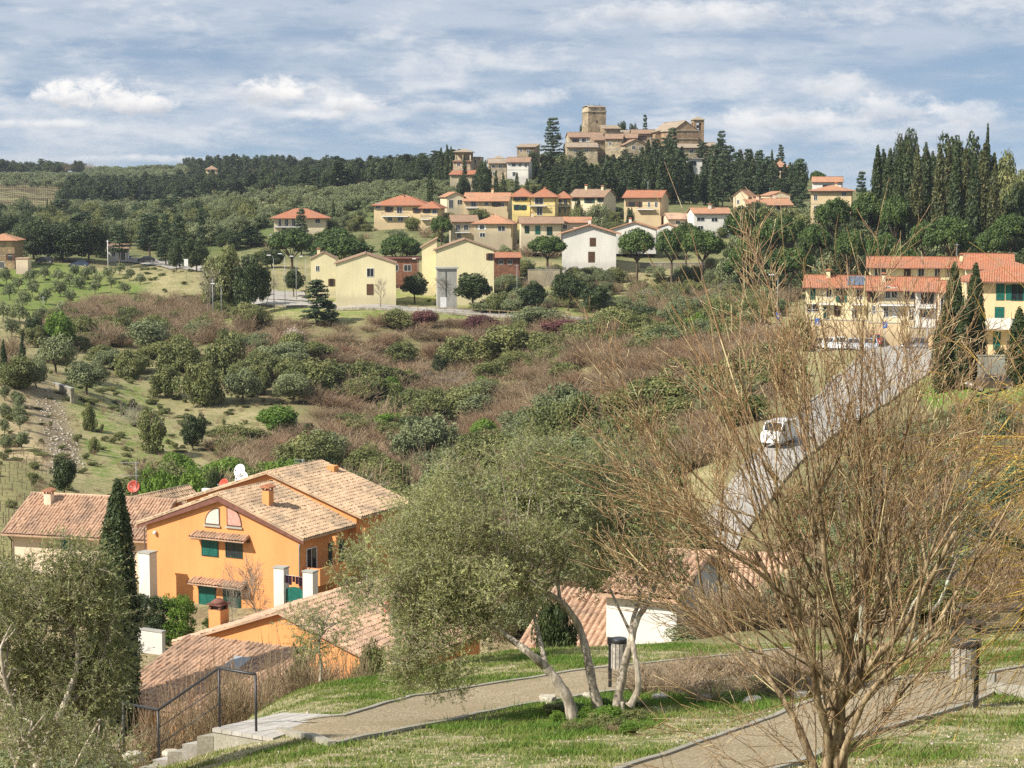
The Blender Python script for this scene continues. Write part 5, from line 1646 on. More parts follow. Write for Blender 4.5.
T('blossom', 292, 326, 26, 'smaller pale blossoming shrub under the dark conifer', pyb=343)
T('bush', 319, 362, 42, 'dark green bush in the centre left of the brown slope', pyb=398)
T('mixed', 290, 356, 30, 'olive green bush left of the dark one in the centre of the slope', pyb=387)
T('bright', 387, 376, 36, 'green ivy tangle in the brown scrub below the tall yellow house', pyb=402)
T('oak', 440, 354, 20, 'small very dark round bush on the brown slope', pyb=374)
T('bush', 465, 334, 52, 'broad olive green bush under the road, left of the purple shrubs', pyb=368)
T('mixed', 504, 324, 62, 'wide grey olive bush below the purple shrubs', pyb=358)
T('bush', 396, 308, 38, 'low olive green hedge bush on the bank below the pale yellow gable', pyb=327)
T('purple', 425, 309, 32, 'purple brown low shrub below the transformer tower', pyb=324)
T('purple', 481, 314, 38, 'purple brown shrub left of the darkest one on the road bank', pyb=330)
T('purple', 565, 319, 58, 'long dark wine red shrub mound on the road bank', pyb=333)
T('purple', 615, 322, 30, 'small dull purple shrub right of the wine red mound', pyb=335)
T('olive', 430, 412, 60, 'big grey green olive in the valley behind the back orange roof', pyb=462)
T('olive', 403, 424, 42, 'grey olive at the right end of the back orange roof', pyb=468)
T('bright', 484, 417, 32, 'bright yellow green bush in the valley behind the olives', pyb=444)
T('olive', 475, 392, 50, 'pale grey green tree behind the bright yellow green bush', pyb=420)
T('bareshrub', 558, 366, 84, 'large rounded tan leafless bush in the centre of the valley', pyb=418)
T('bareshrub', 490, 372, 60, 'tan leafless bush left of the largest one', pyb=405)
T('mixed', 545, 330, 40, 'olive green bush below the wine red shrub mound', pyb=356)
T('bush', 522, 328, 34, 'dark olive bush left of the wine red mound', pyb=352)
T('bright', 455, 300, 1, 'x', pyb=310) if 0 else None
# hedge like bushes behind the left roofs
T('bright', 160, 462, 46, 'fresh green laurel bush behind the left tiled roof', Y=106, q=1.5)
T('bright', 190, 466, 40, 'fresh green laurel bush touching the verge of the back orange house', Y=104, q=1.5)
T('bright', 172, 474, 40, 'low fresh green bush between the two laurels behind the roofs', Y=101, q=1.5)
T('oak', 215, 466, 22, 'dark green bush just left of the white satellite dishes', Y=108)
# left edge
T('cypress', 4, 339, 7, 'slim cypress at the left edge of the terraced slope', pyb=378)
T('cypress', 23, 332, 8, 'slim cypress second from the left edge, beside the yellow green terrace', pyb=375)
T('oak', 35, 314, 22, 'dark tree right of the two slim cypresses', pyb=346)
T('bright', 60, 310, 32, 'bright leafy tree above the grey olives at the left', pyb=349)
T('olive', 56, 332, 40, 'grey olive tree below the bright leafy tree', pyb=373)
T('olive', 38, 355, 24, 'small olive tree at the end of the stone wall', pyb=388)
# street trees along the village road
SG = 'round street trees along the village road'
for px, top, w_, pb, tx in ((294, 266, 20, 298, 'round street tree beside the car park lamps'), (352, 268, 28, 301, 'round street tree before the pale yellow gable'), (415, 271, 28, 304, 'round street tree left of the transformer tower'),
                            (473, 272, 38, 312, 'largest round street tree, right of the transformer tower'), (534, 279, 28, 314, 'round street tree standing alone on the grass left of the white house'),
                            (567, 272, 36, 311, 'round street tree beside the lamp under the white house'), (595, 281, 30, 315, 'round street tree rightmost of the row below the white house')):
    T('roundtree', px, top, w_, tx, SG, pyb=pb, y0=200, parts=True)
T('spruce', 317, 279, 36, 'dark open conifer on the bank below the car park', pyb=324, y0=180, parts=True)
T('spruce', 330, 300, 20, 'small dark conifer beside the larger one below the car park', pyb=325, y0=180)
T('mixed', 225, 241, 44, 'tall brownish green tree left of the car park', Y=236, q=1.4)
T('oak', 252, 252, 42, 'dark green tree between the tall one and the parked cars', Y=232)
T('greytree', 206, 262, 22, 'bare reddish tree at the bend of the road', Y=228)
for px, top, w_, pb, tx in ((266, 272, 18, 305, 'slim bare street tree before the car park'), (381, 275, 20, 308, 'bare sapling before the yellow gable'), (447, 268, 22, 309, 'bare tree in front of the transformer tower'),
                            (462, 250, 30, 298, 'spreading bare tree before the tall yellow house'), (586, 236, 34, 268, 'bare spreading tree against the white gable'), (549, 262, 22, 300, 'bare tree on the grass below the white house')):
    T('greytree', px, top, w_, tx, pyb=pb, y0=205, y1=300)
# stone pines
PG = 'stone pines'
for px, top, w_, Y, tx in ((292, 227, 42, 268, 'stone pine with broad crown left of the pair below the red roofed cream house'), (333, 226, 40, 276, 'stone pine behind, between the broad ones'), (342, 236, 58, 262, 'widest flat stone pine above the pale yellow houses'),
                           (400, 233, 38, 268, 'isolated stone pine with a flat crown and bare trunk'), (441, 215, 20, 300, 'rounded green pine between the tan and the old stone house'), (548, 235, 36, 268, 'flat stone pine before the long cream house'),
                           (637, 227, 36, 262, 'round stone pine nearest to the white gabled house'), (672, 228, 34, 260, 'second round stone pine from the white gabled house'), (703, 229, 40, 258, 'third round stone pine, right of the tall pole'),
                           (686, 221, 30, 270, 'stone pine peeping behind the third one'), (746, 205, 40, 262, 'tall stone pine reaching up to the pink roofed house'), (744, 238, 30, 236, 'low stone pine at the foot of the tall one'),
                           (770, 218, 32, 256, 'stone pine between the tall one and the ochre house'), (788, 214, 34, 250, 'stone pine below the brown roofs'), (790, 246, 44, 228, 'low wide stone pine above the bare bushes'),
                           (815, 222, 32, 240, 'stone pine below the ochre house'), (833, 196, 34, 262, 'stone pine hiding the right half of the ochre house'), (870, 190, 36, 262, 'stone pine at the left foot of the great cypresses'),
                           (896, 192, 28, 250, 'stone pine rising among the great cypresses'), (850, 228, 34, 236, 'stone pine above the left of the terrace roofs'), (885, 232, 34, 232, 'stone pine right above the upper row roof'),
                           (925, 220, 28, 238, 'stone pine between the cypress feet'), (949, 214, 44, 232, 'big round stone pine in front of the great cypresses'), (992, 228, 30, 230, 'dark stone pine right of the big round one'),
                           (1012, 212, 40, 236, 'stone pine at the right edge'), (905, 244, 30, 226, 'low stone pine behind the long red roof')):
    T('stonepine', px, top, w_ * 1.18, tx, PG, Y=Y, parts=True)
# great cypresses at the right
CG = 'great cypresses at the right'
for i, (px, top, w_, Y) in enumerate(((878, 143, 13, 262), (890, 149, 14, 258), (899, 147, 13, 252), (909, 146, 14, 256), (918, 144, 13, 250), (926, 141, 14, 254), (940, 143, 14, 248), (949, 139, 13, 252), (957, 142, 14, 247),
                                      (966, 146, 13, 250), (975, 151, 13, 245), (985, 142, 15, 248), (995, 162, 13, 244), (915, 150, 12, 262), (933, 150, 12, 262))):
    tx = {0: 'tall cypress standing alone at the left end of the great cypress row', 11: 'tallest bronze green cypress near the right end of the row', 12: 'lower cypress at the right end of the great row'}.get(i, 'tall slender cypress within the dense row above the terrace')
    T('bronzecypress' if i in (6, 7, 9, 11, 12, 4) else 'cypress', px, top, w_ * 1.2, tx, CG, Y=Y, parts=True, q=1.6)
T('oak', 907, 126, 34, 'very tall dark evergreen behind the left of the great cypresses', Y=275)
T('oak', 958, 129, 54, 'flat topped cedar rising behind the great cypresses', Y=275)
rr2 = random.Random(4)
for x in np.arange(884, 1004, 6.5):
    T('cypress', x, 148 + rr2.uniform(-3, 9), rr2.uniform(15, 19), 'tall slender cypress within the dense row above the terrace', CG, Y=267 + rr2.uniform(-2, 2), parts=True, q=1.6)
T('cypress', 988, 122, 9, 'thin dark spire tree topping the great cypresses', Y=272)
T('mixed', 1012, 146, 46, 'large grey green tree at the upper right edge', Y=262, q=1.4)
T('oak', 1022, 180, 40, 'dark tree below the grey green one at the right edge', Y=252)
# castle hill
HGp = 'cypresses on the castle hill'
tops = np.array([(520, 178), (545, 166), (560, 160), (580, 160), (600, 166), (620, 160), (640, 154), (655, 145), (670, 140), (680, 143), (688, 158), (695, 170), (703, 160), (720, 142), (735, 150), (750, 150), (770, 158), (790, 166), (808, 160)], float)
rr = random.Random(9); k = 0
for row, (Yr, dy) in enumerate(((405, -1), (388, 5), (370, 14))):
    x = 538 + row * 3
    while x < 795:
        tp = float(np.interp(x, tops[:, 0], tops[:, 1])) + dy + rr.uniform(-9, 2)
        if not (684 < x < 702 and row == 0):
            kd = rr.choice(['cypress'] * 5 + ['cedar']) if x < 690 else rr.choice(['cedar', 'cedar', 'cypress'])
            if kd == 'cypress': T('cypress', x, tp, rr.uniform(9.5, 12.5), 'dark cypress in the dense wood below the hilltop castle', HGp, Y=Yr + rr.uniform(-5, 5), q=.6, parts=False)
            else: T('cedar', x, tp, rr.uniform(17, 24), 'dark broad conifer in the wood below the hilltop castle and church', 'conifers on the castle hill', Y=Yr + rr.uniform(-5, 5), q=.7, parts=False)
        x += rr.uniform(4.6, 7) if x < 690 else rr.uniform(8, 12)
T('cedar', 553, 117, 27, 'large dark cedar on the skyline left of the castle keep', Y=434)
T('oak', 583, 124, 13, 'dark treetop just left of the castle keep', Y=455)
T('oak', 622, 120, 14, 'dark treetop right behind the castle keep', Y=465)
T('oak', 633, 122, 12, 'second dark treetop right behind the castle keep', Y=466)
T('cedar', 645, 114, 9, 'small pointed conifer on the skyline before the church', Y=460)
T('cedar', 672, 127, 24, 'tall dark conifer standing in front of the church', Y=410)
T('cedar', 655, 138, 20, 'dark conifer left of the tallest one before the church', Y=408)
T('cedar', 703, 142, 26, 'pale green cedar before the bell tower', Y=414)
T('cedar', 722, 130, 18, 'dark conifer on the skyline right of the bell tower', Y=425)
T('greytree', 760, 148, 20, 'bare treetop on the skyline right of the church', Y=430)
T('cypress', 772, 149, 6, 'small cypress beside the beige square house', Y=420)
T('cedar', 781, 144, 13, 'dark conifer behind the beige square house', Y=420)
T('oak', 798, 160, 24, 'dark tree right of the beige square house', Y=392)
T('cedar', 800, 158, 24, 'layered dark conifer above the ochre house', Y=350)
T('openpine', 862, 171, 12, 'thin crowned tree on the skyline left of the great cypresses', Y=330)
T('stonepine', 818, 170, 18, 'flat pine behind the white house with ochre roof', Y=400)
# near the tower house
for px, top, w_, Y, tx in ((441, 147, 7, 400, 'cypress left of a taller pair near the tower house'), (447, 144, 7, 398, 'taller cypress of the group left of the tower house'), (451, 146, 6, 396, 'cypress nearest the tower house'), (464, 155, 7, 375, 'cypress in front of the tower house'),
                           (336, 166, 5, 520, 'pointed cypress above the left end of the ridge wood'), (496, 170, 7, 345, 'cypress below the grey row, left one'), (503, 172, 7, 343, 'cypress below the grey row, right one'), (517, 172, 7, 345, 'cypress below the white fronted house'),
                           (430, 168, 7, 350, 'cypress above the cream yellow house'), (412, 156, 8, 420, 'cypress standing out of the ridge wood'), (480, 176, 6, 340, 'cypress above the reddish roof'), (333, 199, 5, 330, 'small cypress right of the red roofed cream house'), (527, 178, 6, 345, 'cypress left of the castle wood')):
    T('cypress', px, top, w_, tx, Y=Y, q=.6)
T('oak', 484, 159, 18, 'dark round tree right of the tower house', Y=372)
T('oak', 533, 150, 14, 'dark round tree between white fronted house and castle wood', Y=410)
T('oak', 482, 172, 22, 'dark bushy tree below the tower house', Y=358)
T('oak', 463, 176, 16, 'dark bush under the tower house roof', Y=362)
T('spruce', 301, 208, 17, 'dark conifer before the red roofed cream house', Y=300)
T('bush', 578, 204, 22, 'grey green bush before the beige house', Y=308)
T('olive', 598, 202, 26, 'olive tree in the garden of the beige house', Y=306)
T('oak', 578, 198, 9, 'small dark tree at the left wall of the beige house', Y=314)
T('oak', 630, 206, 10, 'dark round bush before the orange yellow house', Y=300)
# left distance
T('oak', 60, 216, 78, 'huge dark evergreen oak beside the tan farmhouse', Y=300, q=1.6)
T('oak', 33, 222, 42, 'left part of the dark oak group, next to the farmhouse', Y=297, q=1.3)
T('oak', 88, 220, 42, 'right part of the dark oak group above the parked cars', Y=300)
T('mixed', 96, 214, 30, 'paler green tree behind the dark oaks', Y=312, q=1.3)
T('openpine', 119, 224, 22, 'pine with visible trunk beside the white roadside pole', Y=298)
T('openpine', 149, 214, 28, 'bright green pine behind the roadside cars', Y=306, q=1.2)
T('spruce', 165, 213, 18, 'dark pointed conifer left of a brownish one', Y=300)
T('spruce', 179, 214, 20, 'brownish conifer above the white road sign', Y=292)
T('spruce', 201, 207, 13, 'slender conifer above the bend of the road', Y=292)
T('oak', 196, 236, 30, 'dark round tree over the bend of the road', Y=276)
T('oak', 176, 238, 18, 'smaller dark tree left of the round one at the bend', Y=280)
T('cypress', 47, 199, 4, 'left one of two tiny cypresses under the far vineyard', Y=400, q=.5)
T('cypress', 51, 200, 4, 'right one of two tiny cypresses under the far vineyard', Y=400, q=.5)
T('oak', 77, 160, 18, 'dark round tree topping the far left skyline', Y=800)
T('baretree', 66, 162, 22, 'brown bare trees on the far left skyline', Y=780)
T('greytree', 90, 161, 16, 'pale bare tree at the end of the skyline tree belt', Y=790)
for px, top in ((199, 158), (208, 160), (218, 157), (226, 155), (237, 154), (246, 156)):
    T('cypress' if px % 2 else 'cedar', px, top, 7 if px % 2 else 10, 'pointed dark tree on the skyline by the ridge villa', 'skyline trees by the ridge villa', Y=650, q=.5)
# olive grove on bright grass, left
OG = 'olive trees of the bright green grove'
for i, (px, top, w_, pb) in enumerate(((20, 302, 18, 324), (40, 305, 17, 325), (70, 288, 16, 303), (95, 279, 14, 294), (62, 300, 16, 317), (125, 281, 13, 294), (18, 276, 14, 291), (45, 266, 13, 281), (70, 272, 13, 287), (85, 266, 12, 280), (98, 272, 12, 286), (120, 262, 12, 275), (140, 272, 12, 285), (12, 315, 18, 337), (35, 318, 17, 338), (6, 268, 15, 285), (10, 282, 16, 300), (30, 268, 14, 283), (33, 278, 16, 297), (24, 290, 18, 310), (58, 268, 13, 283), (60, 278, 16, 297), (45, 287, 16, 305), (75, 264, 13, 279), (92, 264, 12, 278), (108, 265, 12, 279), (112, 274, 13, 288), (130, 268, 12, 281), (3, 300, 18, 322), (80, 275, 14, 289))):
    T('olive', px, top, w_, 'young olive tree in rows on the bright green grass', OG, pyb=pb, q=.6)
OG2 = 'olive trees on the bare earth terrace'
for i, (px, top, pb) in enumerate(((5, 385, 401), (17, 390, 406), (6, 402, 420), (20, 404, 420), (4, 418, 435), (20, 414, 430), (5, 434, 452), (22, 430, 450), (20, 395, 412), (8, 371, 386))):
    T('olive', px, top, 15, 'small olive tree on the terrace of bare yellow earth', OG2, pyb=pb, q=.7)
# right: three cypresses and neighbours
T('cypress', 955, 261, 23, 'left tall cypress before the terraced row, beside the peach house', Y=121, q=2.5)
T('cypress', 976, 262, 21, 'right tall cypress with clean outline before the peach house', Y=119, q=2.5)
T('bronzecypress', 945, 302, 22, 'lower bronze cypress leaning out left of the tall pair', Y=120, q=2.5)
T('cypress', 964, 296, 16, 'low cypress filled in between the tall pair', Y=118, q=2)
T('cypress', 1020, 306, 26, 'dark cypress cut by the right edge before the peach house', Y=112, q=2)
T('oak', 1000, 344, 16, 'dark round bush at the door of the peach house', Y=117)
T('bush', 800, 316, 26, 'dark green bush at the left end of the parked cars', Y=165)
T('bush', 789, 326, 18, 'low dark bush beside the parking sign', Y=160)
for px, top, w_, Y, tx in ((955, 428, 46, 74, 'grey olive tree on the grassy bank right of the road'), (1000, 400, 42, 78, 'grey olive tree below the bright grass at the right'), (985, 470, 60, 56, 'olive tree behind the yellow twigs at the right'),
                           (1030, 450, 60, 60, 'olive tree cut by the right edge behind the yellow twigs'), (930, 500, 52, 56, 'dull olive tree behind the right limbs of the bare willow'), (1000, 530, 80, 44, 'dark bushy tree shading the picnic table')):
    T('olive' if Y > 50 else 'oak', px, top, w_, tx, Y=Y, q=1.6)
T('mixed', 1030, 388, 22, 'brown green shrub at the right edge of the bright grass bank', Y=92)
T('oak', 870, 560, 40, 'dark tree in shade behind the bare willow trunk', Y=40, q=1.2)
T('olive', 745, 545, 60, 'olive tree behind the left limbs of the bare willow', Y=58, q=1.6)
T('olive', 690, 500, 70, 'grey olive tree in the valley behind the left of the willow', Y=72, q=1.4)
T('olive', 640, 470, 60, 'grey olive tree further left in the valley behind the willow', Y=80, q=1.4)
# ================================================================== roads, paths and park furniture
def resample(pairs, y0, y1, step):
    L = [hit(*a, y0, y1) for a, b in pairs]; Rr_ = [hit(*b, y0, y1) for a, b in pairs]
    A = []; B = []
    for i in range(len(L) - 1):
        n = max(2, int(max((L[i + 1] - L[i]).length, (Rr_[i + 1] - Rr_[i]).length) / step))
        for k in range(n):
            A.append(L[i].lerp(L[i + 1], k / n)); B.append(Rr_[i].lerp(Rr_[i + 1], k / n))
    A.append(L[-1]); B.append(Rr_[-1])
    return A, B


def strip(name, pairs, mat, y0, y1, lift=.05, step=1.0, nc=8, thick=0.0):
    A, B = resample(pairs, y0, y1, step)
    b = MB()
    for a, c in zip(A, B):
        for k in range(nc + 1):
            p = a.lerp(c, k / nc); b.v.append((p.x, p.y, G(p.x, p.y) + lift))
    for i in range(len(A) - 1):
        for k in range(nc):
            q = i * (nc + 1) + k
            b.quadface((q, q + 1, q + nc + 2, q + nc + 1), smooth=True)
    o = b.build(name, mat); tag(o, kind='structure')
    return A, B


def kerb(name, pts, mat, w=.10, h=.10, up=.07, step=.5):
    b = MB(); P_ = []
    for i in range(len(pts) - 1):
        n = max(1, int((pts[i + 1] - pts[i]).length / step))
        for k in range(n): P_.append(pts[i].lerp(pts[i + 1], k / n))
    P_.append(pts[-1])
    for i, p in enumerate(P_):
        d = (P_[min(i + 1, len(P_) - 1)] - P_[max(i - 1, 0)]); d.z = 0; d.normalize(); s = Vector((-d.y, d.x, 0)) * w / 2
        z = G(p.x, p.y) + up
        for q in ((p - s, z - h - .1), (p + s, z - h - .1), (p + s, z), (p - s, z)): b.v.append((q[0].x, q[0].y, q[1]))
    for i in range(len(P_) - 1):
        for k in range(4):
            k2 = (k + 1) % 4; b.quadface((i * 4 + k, i * 4 + k2, i * 4 + 4 + k2, i * 4 + 4 + k))
    b.quadface((0, 1, 2, 3)); e = (len(P_) - 1) * 4; b.quadface((e + 3, e + 2, e + 1, e))
    return tag(b.build(name, mat), kind='structure')


def gravel(name, c1, c2, c3, sc=55):
    t = NT(name); geo = t.n('ShaderNodeNewGeometry')
    n1 = t.noise(sc, 3, geo.outputs['Position'], .8); n2 = t.noise(1.1, 5, geo.outputs['Position'], .65)
    n3 = t.noise(.23, 6, geo.outputs['Position'], .7)
    c = t.mix(t.ramp(n1, .38, .62), c1, c2); c = t.mix(t.ramp(n2, .42, .7, 0, .7), c, c3); c = t.mix(t.ramp(n3, .5, .62, 0, .45), c, c3)
    return t.surf(c, .95, .1, n1, .7, .01)


ASPH = gravel('road_concrete', (.30, .28, .245), (.42, .39, .34), (.21, .195, .17), 3)
PATHM = gravel('path_gravel', (.14, .105, .06), (.46, .38, .25), (.25, .20, .12), 24)
KERBM = gravel('kerb_stone', (.28, .255, .20), (.40, .37, .30), (.25, .23, .17), 20)
DECKM = gravel('deck_slab', (.40, .37, .33), (.50, .47, .42), (.30, .27, .22), 14)

# right road
strip('road', [((868, 351), (938, 354)), ((850, 368), (930, 373)), ((825, 392), (892, 400)), ((793, 420), (840, 431)), ((765, 447), (806, 457)), ((735, 482), (775, 492)), ((705, 522), (745, 533)), ((680, 570), (722, 582))], ASPH, 74, 180, .12, 1.5)
strip('parking_area', [((803, 331), (800, 349)), ((868, 333), (866, 352.5)), ((938, 336), (940, 356))], ASPH, 130, 215, .14, 1.5, 14)
A_, B_ = resample([((867, 351), (868, 352)), ((849, 368), (850, 368)), ((824, 392), (825, 392)), ((792, 420), (793, 420)), ((764, 447), (765, 447)), ((734, 482), (735, 482)), ((704, 522), (705, 522))], 74, 180, 1.5)
kerb('road_kerb', A_, KERBM, .3, .2, .22, 1.5)
A_, B_ = resample([((937, 354), (938, 354)), ((930, 373), (931, 373)), ((892, 400), (893, 400)), ((840, 431), (841, 431)), ((806, 457), (807, 457)), ((775, 492), (776, 492)), ((745, 533), (746, 533))], 74, 180, 1.5)
kerb('road_kerb', A_, KERBM, .3, .2, .22, 1.5)
# village road along the slope top, car park, left road
V_ = [(225, 303, 299), (262, 306, 300), (300, 307, 302), (360, 309.5, 305), (420, 312.5, 308), (480, 316.5, 312), (540, 320, 315.5), (600, 323, 318.5), (660, 325.5, 321), (720, 328, 323), (800, 334, 329)]
strip('road', [((x, a), (x, c)) for x, a, c in V_], ASPH, 190, 262, .2, 1.5, 5)
A_ = [hit(x, a + .6, 190, 262) for x, a, c in V_]
kerb('road_kerb', A_, DRYSTONE, .35, .3, .45, 1.5)
strip('parking_area', [((226, 299), (226, 290)), ((262, 300), (262, 290)), ((308, 302), (304, 293))], ASPH, 205, 275, .25, 1.5, 8)
strip('road', [((108, 262), (112, 257)), ((130, 263), (134, 257.5)), ((160, 267), (158, 260)), ((185, 270), (180, 263)), ((207, 275), (205, 268))], ASPH, 225, 310, .25, 1.5, 6)
# foreground paths
PA = [((332, 747), (272, 732)), ((405, 731), (343, 718)), ((476, 716), (412, 698)), ((534, 705), (478, 688)), ((612, 693), (571, 673)), ((700, 686), (639, 666)), ((765, 678), (727, 657)), ((840, 668), (790, 650))]
A1, B1 = strip('path', PA, PATHM, 15, 33, .035, .35, 10)
PB = [((560, 792), (700, 810)), ((630, 768), (775, 772)), ((725, 736), (854, 740)), ((790, 711), (915, 722)), ((851, 690), (970, 706)), ((905, 680), (991, 695)), ((948, 674), (1005, 684))]
A2, B2 = strip('path', PB, PATHM, 13, 33, .035, .35, 10)
A3, B3 = strip('path', [((991, 681), (990, 693)), ((1030, 674), (1030, 699)), ((1085, 666), (1085, 704))], PATHM, 13, 34, .16, .35, 8)
for pts in (A1, B1, A2, B2): kerb('path_kerb', pts, KERBM)
kerb('path_kerb', [A1[0], B1[0]], KERBM, .14, .2, .09)
kerb('path_kerb', B3, KERBM, .14, .3, .2); kerb('path_kerb', [A3[0], B3[0]], KERBM, .14, .3, .2); kerb('path_kerb', A3, KERBM, .1, .2, .2)
# landing of pale slabs with the steps going down
dk = empty('landing', (0, 0, 0), 0, 'pale slab landing at the left end of the gravel path beside the railing', 'landing')
dA, dB, dC, dD = P(212, 728, 22.6), P(273, 741, 21.6), P(345, 719, 23.4), P(283, 712.5, 24.2)
zt = dB.z + .02
cor = [Vector((p.x, p.y, zt + .0)) for p in (dA, dB, dC, dD)]
zc_ = [max(p.z, G(p.x, p.y) + .04) for p in (dA, dB, dC, dD)]
cor = [Vector((p.x, p.y, z)) for p, z in zip((dA, dB, dC, dD), zc_)]
for i in range(6):
    f0, f1 = i / 6 + .004, (i + 1) / 6 - .004
    b = MB()
    q = [cor[0].lerp(cor[1], f0), cor[0].lerp(cor[1], f1), cor[3].lerp(cor[2], f1), cor[3].lerp(cor[2], f0)]
    b.prism([p - Vector((0, 0, .07)) for p in q], (0, 0, .07)); b.build('slab', DECKM, dk)
b = MB(); b.prism([p.lerp(sum(cor, Vector()) / 4, .02) - Vector((0, 0, .9)) for p in cor], (0, 0, .825)); b.build('landing_base', KERBM, dk)
st = empty('steps', (0, 0, 0), 0, 'narrow stone steps descending left from the landing under the railing', 'steps')
for i in range(6):
    o_ = Vector((-.27 * (i + 1), .03 * i, -.15 * (i + 1))); b = MB()
    q = [cor[0] + o_, cor[0] + o_ + Vector((.29, 0, 0)), cor[3] + o_ + Vector((.29, 0, 0)), cor[3] + o_]
    b.prism([p - Vector((0, 0, .35)) for p in q], (0, 0, .35)); b.build('step', DECKM if i % 2 else KERBM, st)
# railing
rl = empty('handrail', (0, 0, 0), 0, 'dark steel handrail stepping down beside the landing at the lower left', 'railing')
RP = [(255.5, 674.5, 737, 22.2), (219, 668, 729, 22.7), (158, 710, 760, 22.9), (123, 703, 762, 23.6), (97, 718.5, 780, 23.8)]
tops_ = [P(x, a, Y) for x, a, c, Y in RP]; bots = [P(x, c, Y) for x, a, c, Y in RP]
for t_, b_, (x, a, c, Y) in zip(tops_[:-1], bots, RP):
    b = MB(); b.tube([Vector((t_.x, t_.y, b_.z - .25)), t_], .022, 8); b.build('post', DARKM, rl)
b = MB(); b.tube(tops_, .026, 8); b.build('top_rail', DARKM, rl)
b = MB()
for f in (.35, .68): b.tube([tops_[1] - Vector((0, 0, f * .95)), tops_[2] - Vector((0, 0, f * .95))], .010, 6)
b.build('cable', DARKM, rl)


def litter_bin(label, px, pyb, pyt, w, side, Y):
    base = P(px, pyb, Y); base.z = min(base.z, G(base.x, base.y)) if abs(base.z - G(base.x, base.y)) < .4 else base.z
    o = empty('litter_bin', base, 0, label, 'litter bin'); h = P(px, pyt, Y).z - base.z
    b = MB(); b.box(-.035, .035, -.03, .03, -.3, h); b.box(-.06 * 1, .06, -.05, .05, h - .12, h + .01); b.build('post', DARKM, o)
    cx = side * (w + .03); b = MB(); M = Matrix.Translation((cx, 0, 0))
    n = 13
    for k in range(n):
        a = 6.283 * k / n
        b.box(-w * .21, w * .21, -.012, .012, h - .62, h - .10, M=M @ Matrix.Rotation(a, 4, 'Z') @ Matrix.Translation((0, w, 0)))
    b.build('slatted_drum', plain('weathered_wood', (.42, .38, .32), .8, .2, var=.35, scale=14), o)
    b = MB(); b.lathe([(w * .90, h - .60), (w * .92, h - .1)], 20, M=M); b.build('liner', DARKM, o)
    b = MB(); b.lathe([(w * 1.08, h - .12), (w * 1.1, h - .02), (w * 1.02, h - .0)], 20, M=M); b.build('rim', DARKM, o)


litter_bin('weathered wooden slatted litter bin on a black post beside the right path', 975.7, 706, 640, .19, -1, 21)
litter_bin('slatted litter bin on a black post between the olive trunks', 610, 687, 638, .15, 1, 26.2)
# picnic table in the shade
pt = empty('picnic_table', P(992, 634, 35), R(8), 'dark wooden picnic table with benches in the shade at the right edge', 'picnic table')
WOODD = plain('dark_wood', (.10, .075, .05), .7, .3, var=.3, scale=5); WOODL = plain('light_wood', (.34, .25, .14), .7, .3, var=.3, scale=5)
b = MB()
for i in range(4): b.box(-.9, 1.3, -.38 + i * .2, -.20 + i * .2, .74, .78)
b.build('table_top', WOODD, pt)
for y_ in (-.85, .75):
    b = MB(); b.box(-.9, 1.3, y_, y_ + .26, .42, .46); b.build('bench_seat', WOODL if y_ < 0 else WOODD, pt)
for x_ in (-.7, 1.05):
    b = MB(); b.prism([(x_, -.75, -.1), (x_, -.65, -.1), (x_, -.2, .74), (x_, -.3, .74)], (.07, 0, 0)); b.prism([(x_, .85, -.1), (x_, .75, -.1), (x_, .3, .74), (x_, .4, .74)], (.07, 0, 0)); b.box(x_ + .003, x_ + .067, -.9, 1.0, .34, .42); b.build('leg', WOODD, pt)
bn = empty('bench', P(960, 638, 34), R(6), 'low dark bench seat just left of the picnic table', 'bench')
b = MB(); b.box(-.25, .65, -.2, .2, .38, .43); b.build('seat', WOODD, bn)
for x_ in (-.2, .5):
    b = MB(); b.box(x_, x_ + .07, -.16, .16, -.15, .377); b.build('leg', DARKM, bn)


# ------------------------------------------------------------------ rocks
def rock(label, px, pyb, w, h, Y, mat=None, group=None, sd=1):
    rng = np.random.default_rng(sd); bm = bmesh.new(); bmesh.ops.create_icosphere(bm, subdivisions=3, radius=.5)
    ph = rng.uniform(0, 6, 9)
    for v in bm.verts:
        c = v.co; k = 1 + .14 * math.sin(5 * c.x + ph[0]) * math.cos(6 * c.y + ph[1]) + .12 * math.sin(9 * c.z + ph[2] + 4 * c.x) + .06 * math.sin(17 * c.y + ph[3] + 11 * c.x)
        v.co = c * k; v.co.z = max(-.35, min(.33, v.co.z))
    me = bpy.data.meshes.new('stone'); bm.to_mesh(me); bm.free(); me.materials.append(mat or ROCKM)
    b_ = P(px, pyb, Y) if Y else hit(px, pyb, 12, 35); s = mpp(b_.y / K)
    o = mobj('stone', me, None, (b_.x, b_.y, b_.z + h * s * .25)); o.scale = (w * s, w * s * .8, h * s * 1.4); o.rotation_euler = (0, 0, sd)
    return tag(o, label, 'stone', group)


ROCKM = gravel('pale_rock', (.36, .32, .24), (.55, .50, .41), (.30, .26, .19), 9)
rock('flat pale stone at the edge of the path left of the olive trunks', 548, 704, 22, 12, None, sd=2)
rock('pale boulder beside the steps under the handrail', 172, 757, 20, 12, None, sd=3)
for i, (x, y, w_) in enumerate(((48, 764, 26), (78, 766, 22), (108, 764, 24), (134, 760, 20))):
    rock('pale boulder in the row along the bottom left corner, number %s from the left' % ('one', 'two', 'three', 'four')[i], x, y, w_, 12, 22, None, 'boulders along the bottom left corner', sd=7 + i)
for i, (x, y, w_) in enumerate(((660, 700, 18), (706, 702, 22), (752, 703, 20), (800, 698, 20), (850, 694, 16), (590, 699, 16))):
    rock('rough grey stone edging the path behind the olive trunks', x, y, w_, 9, None, None, 'stones edging the path', sd=20 + i)

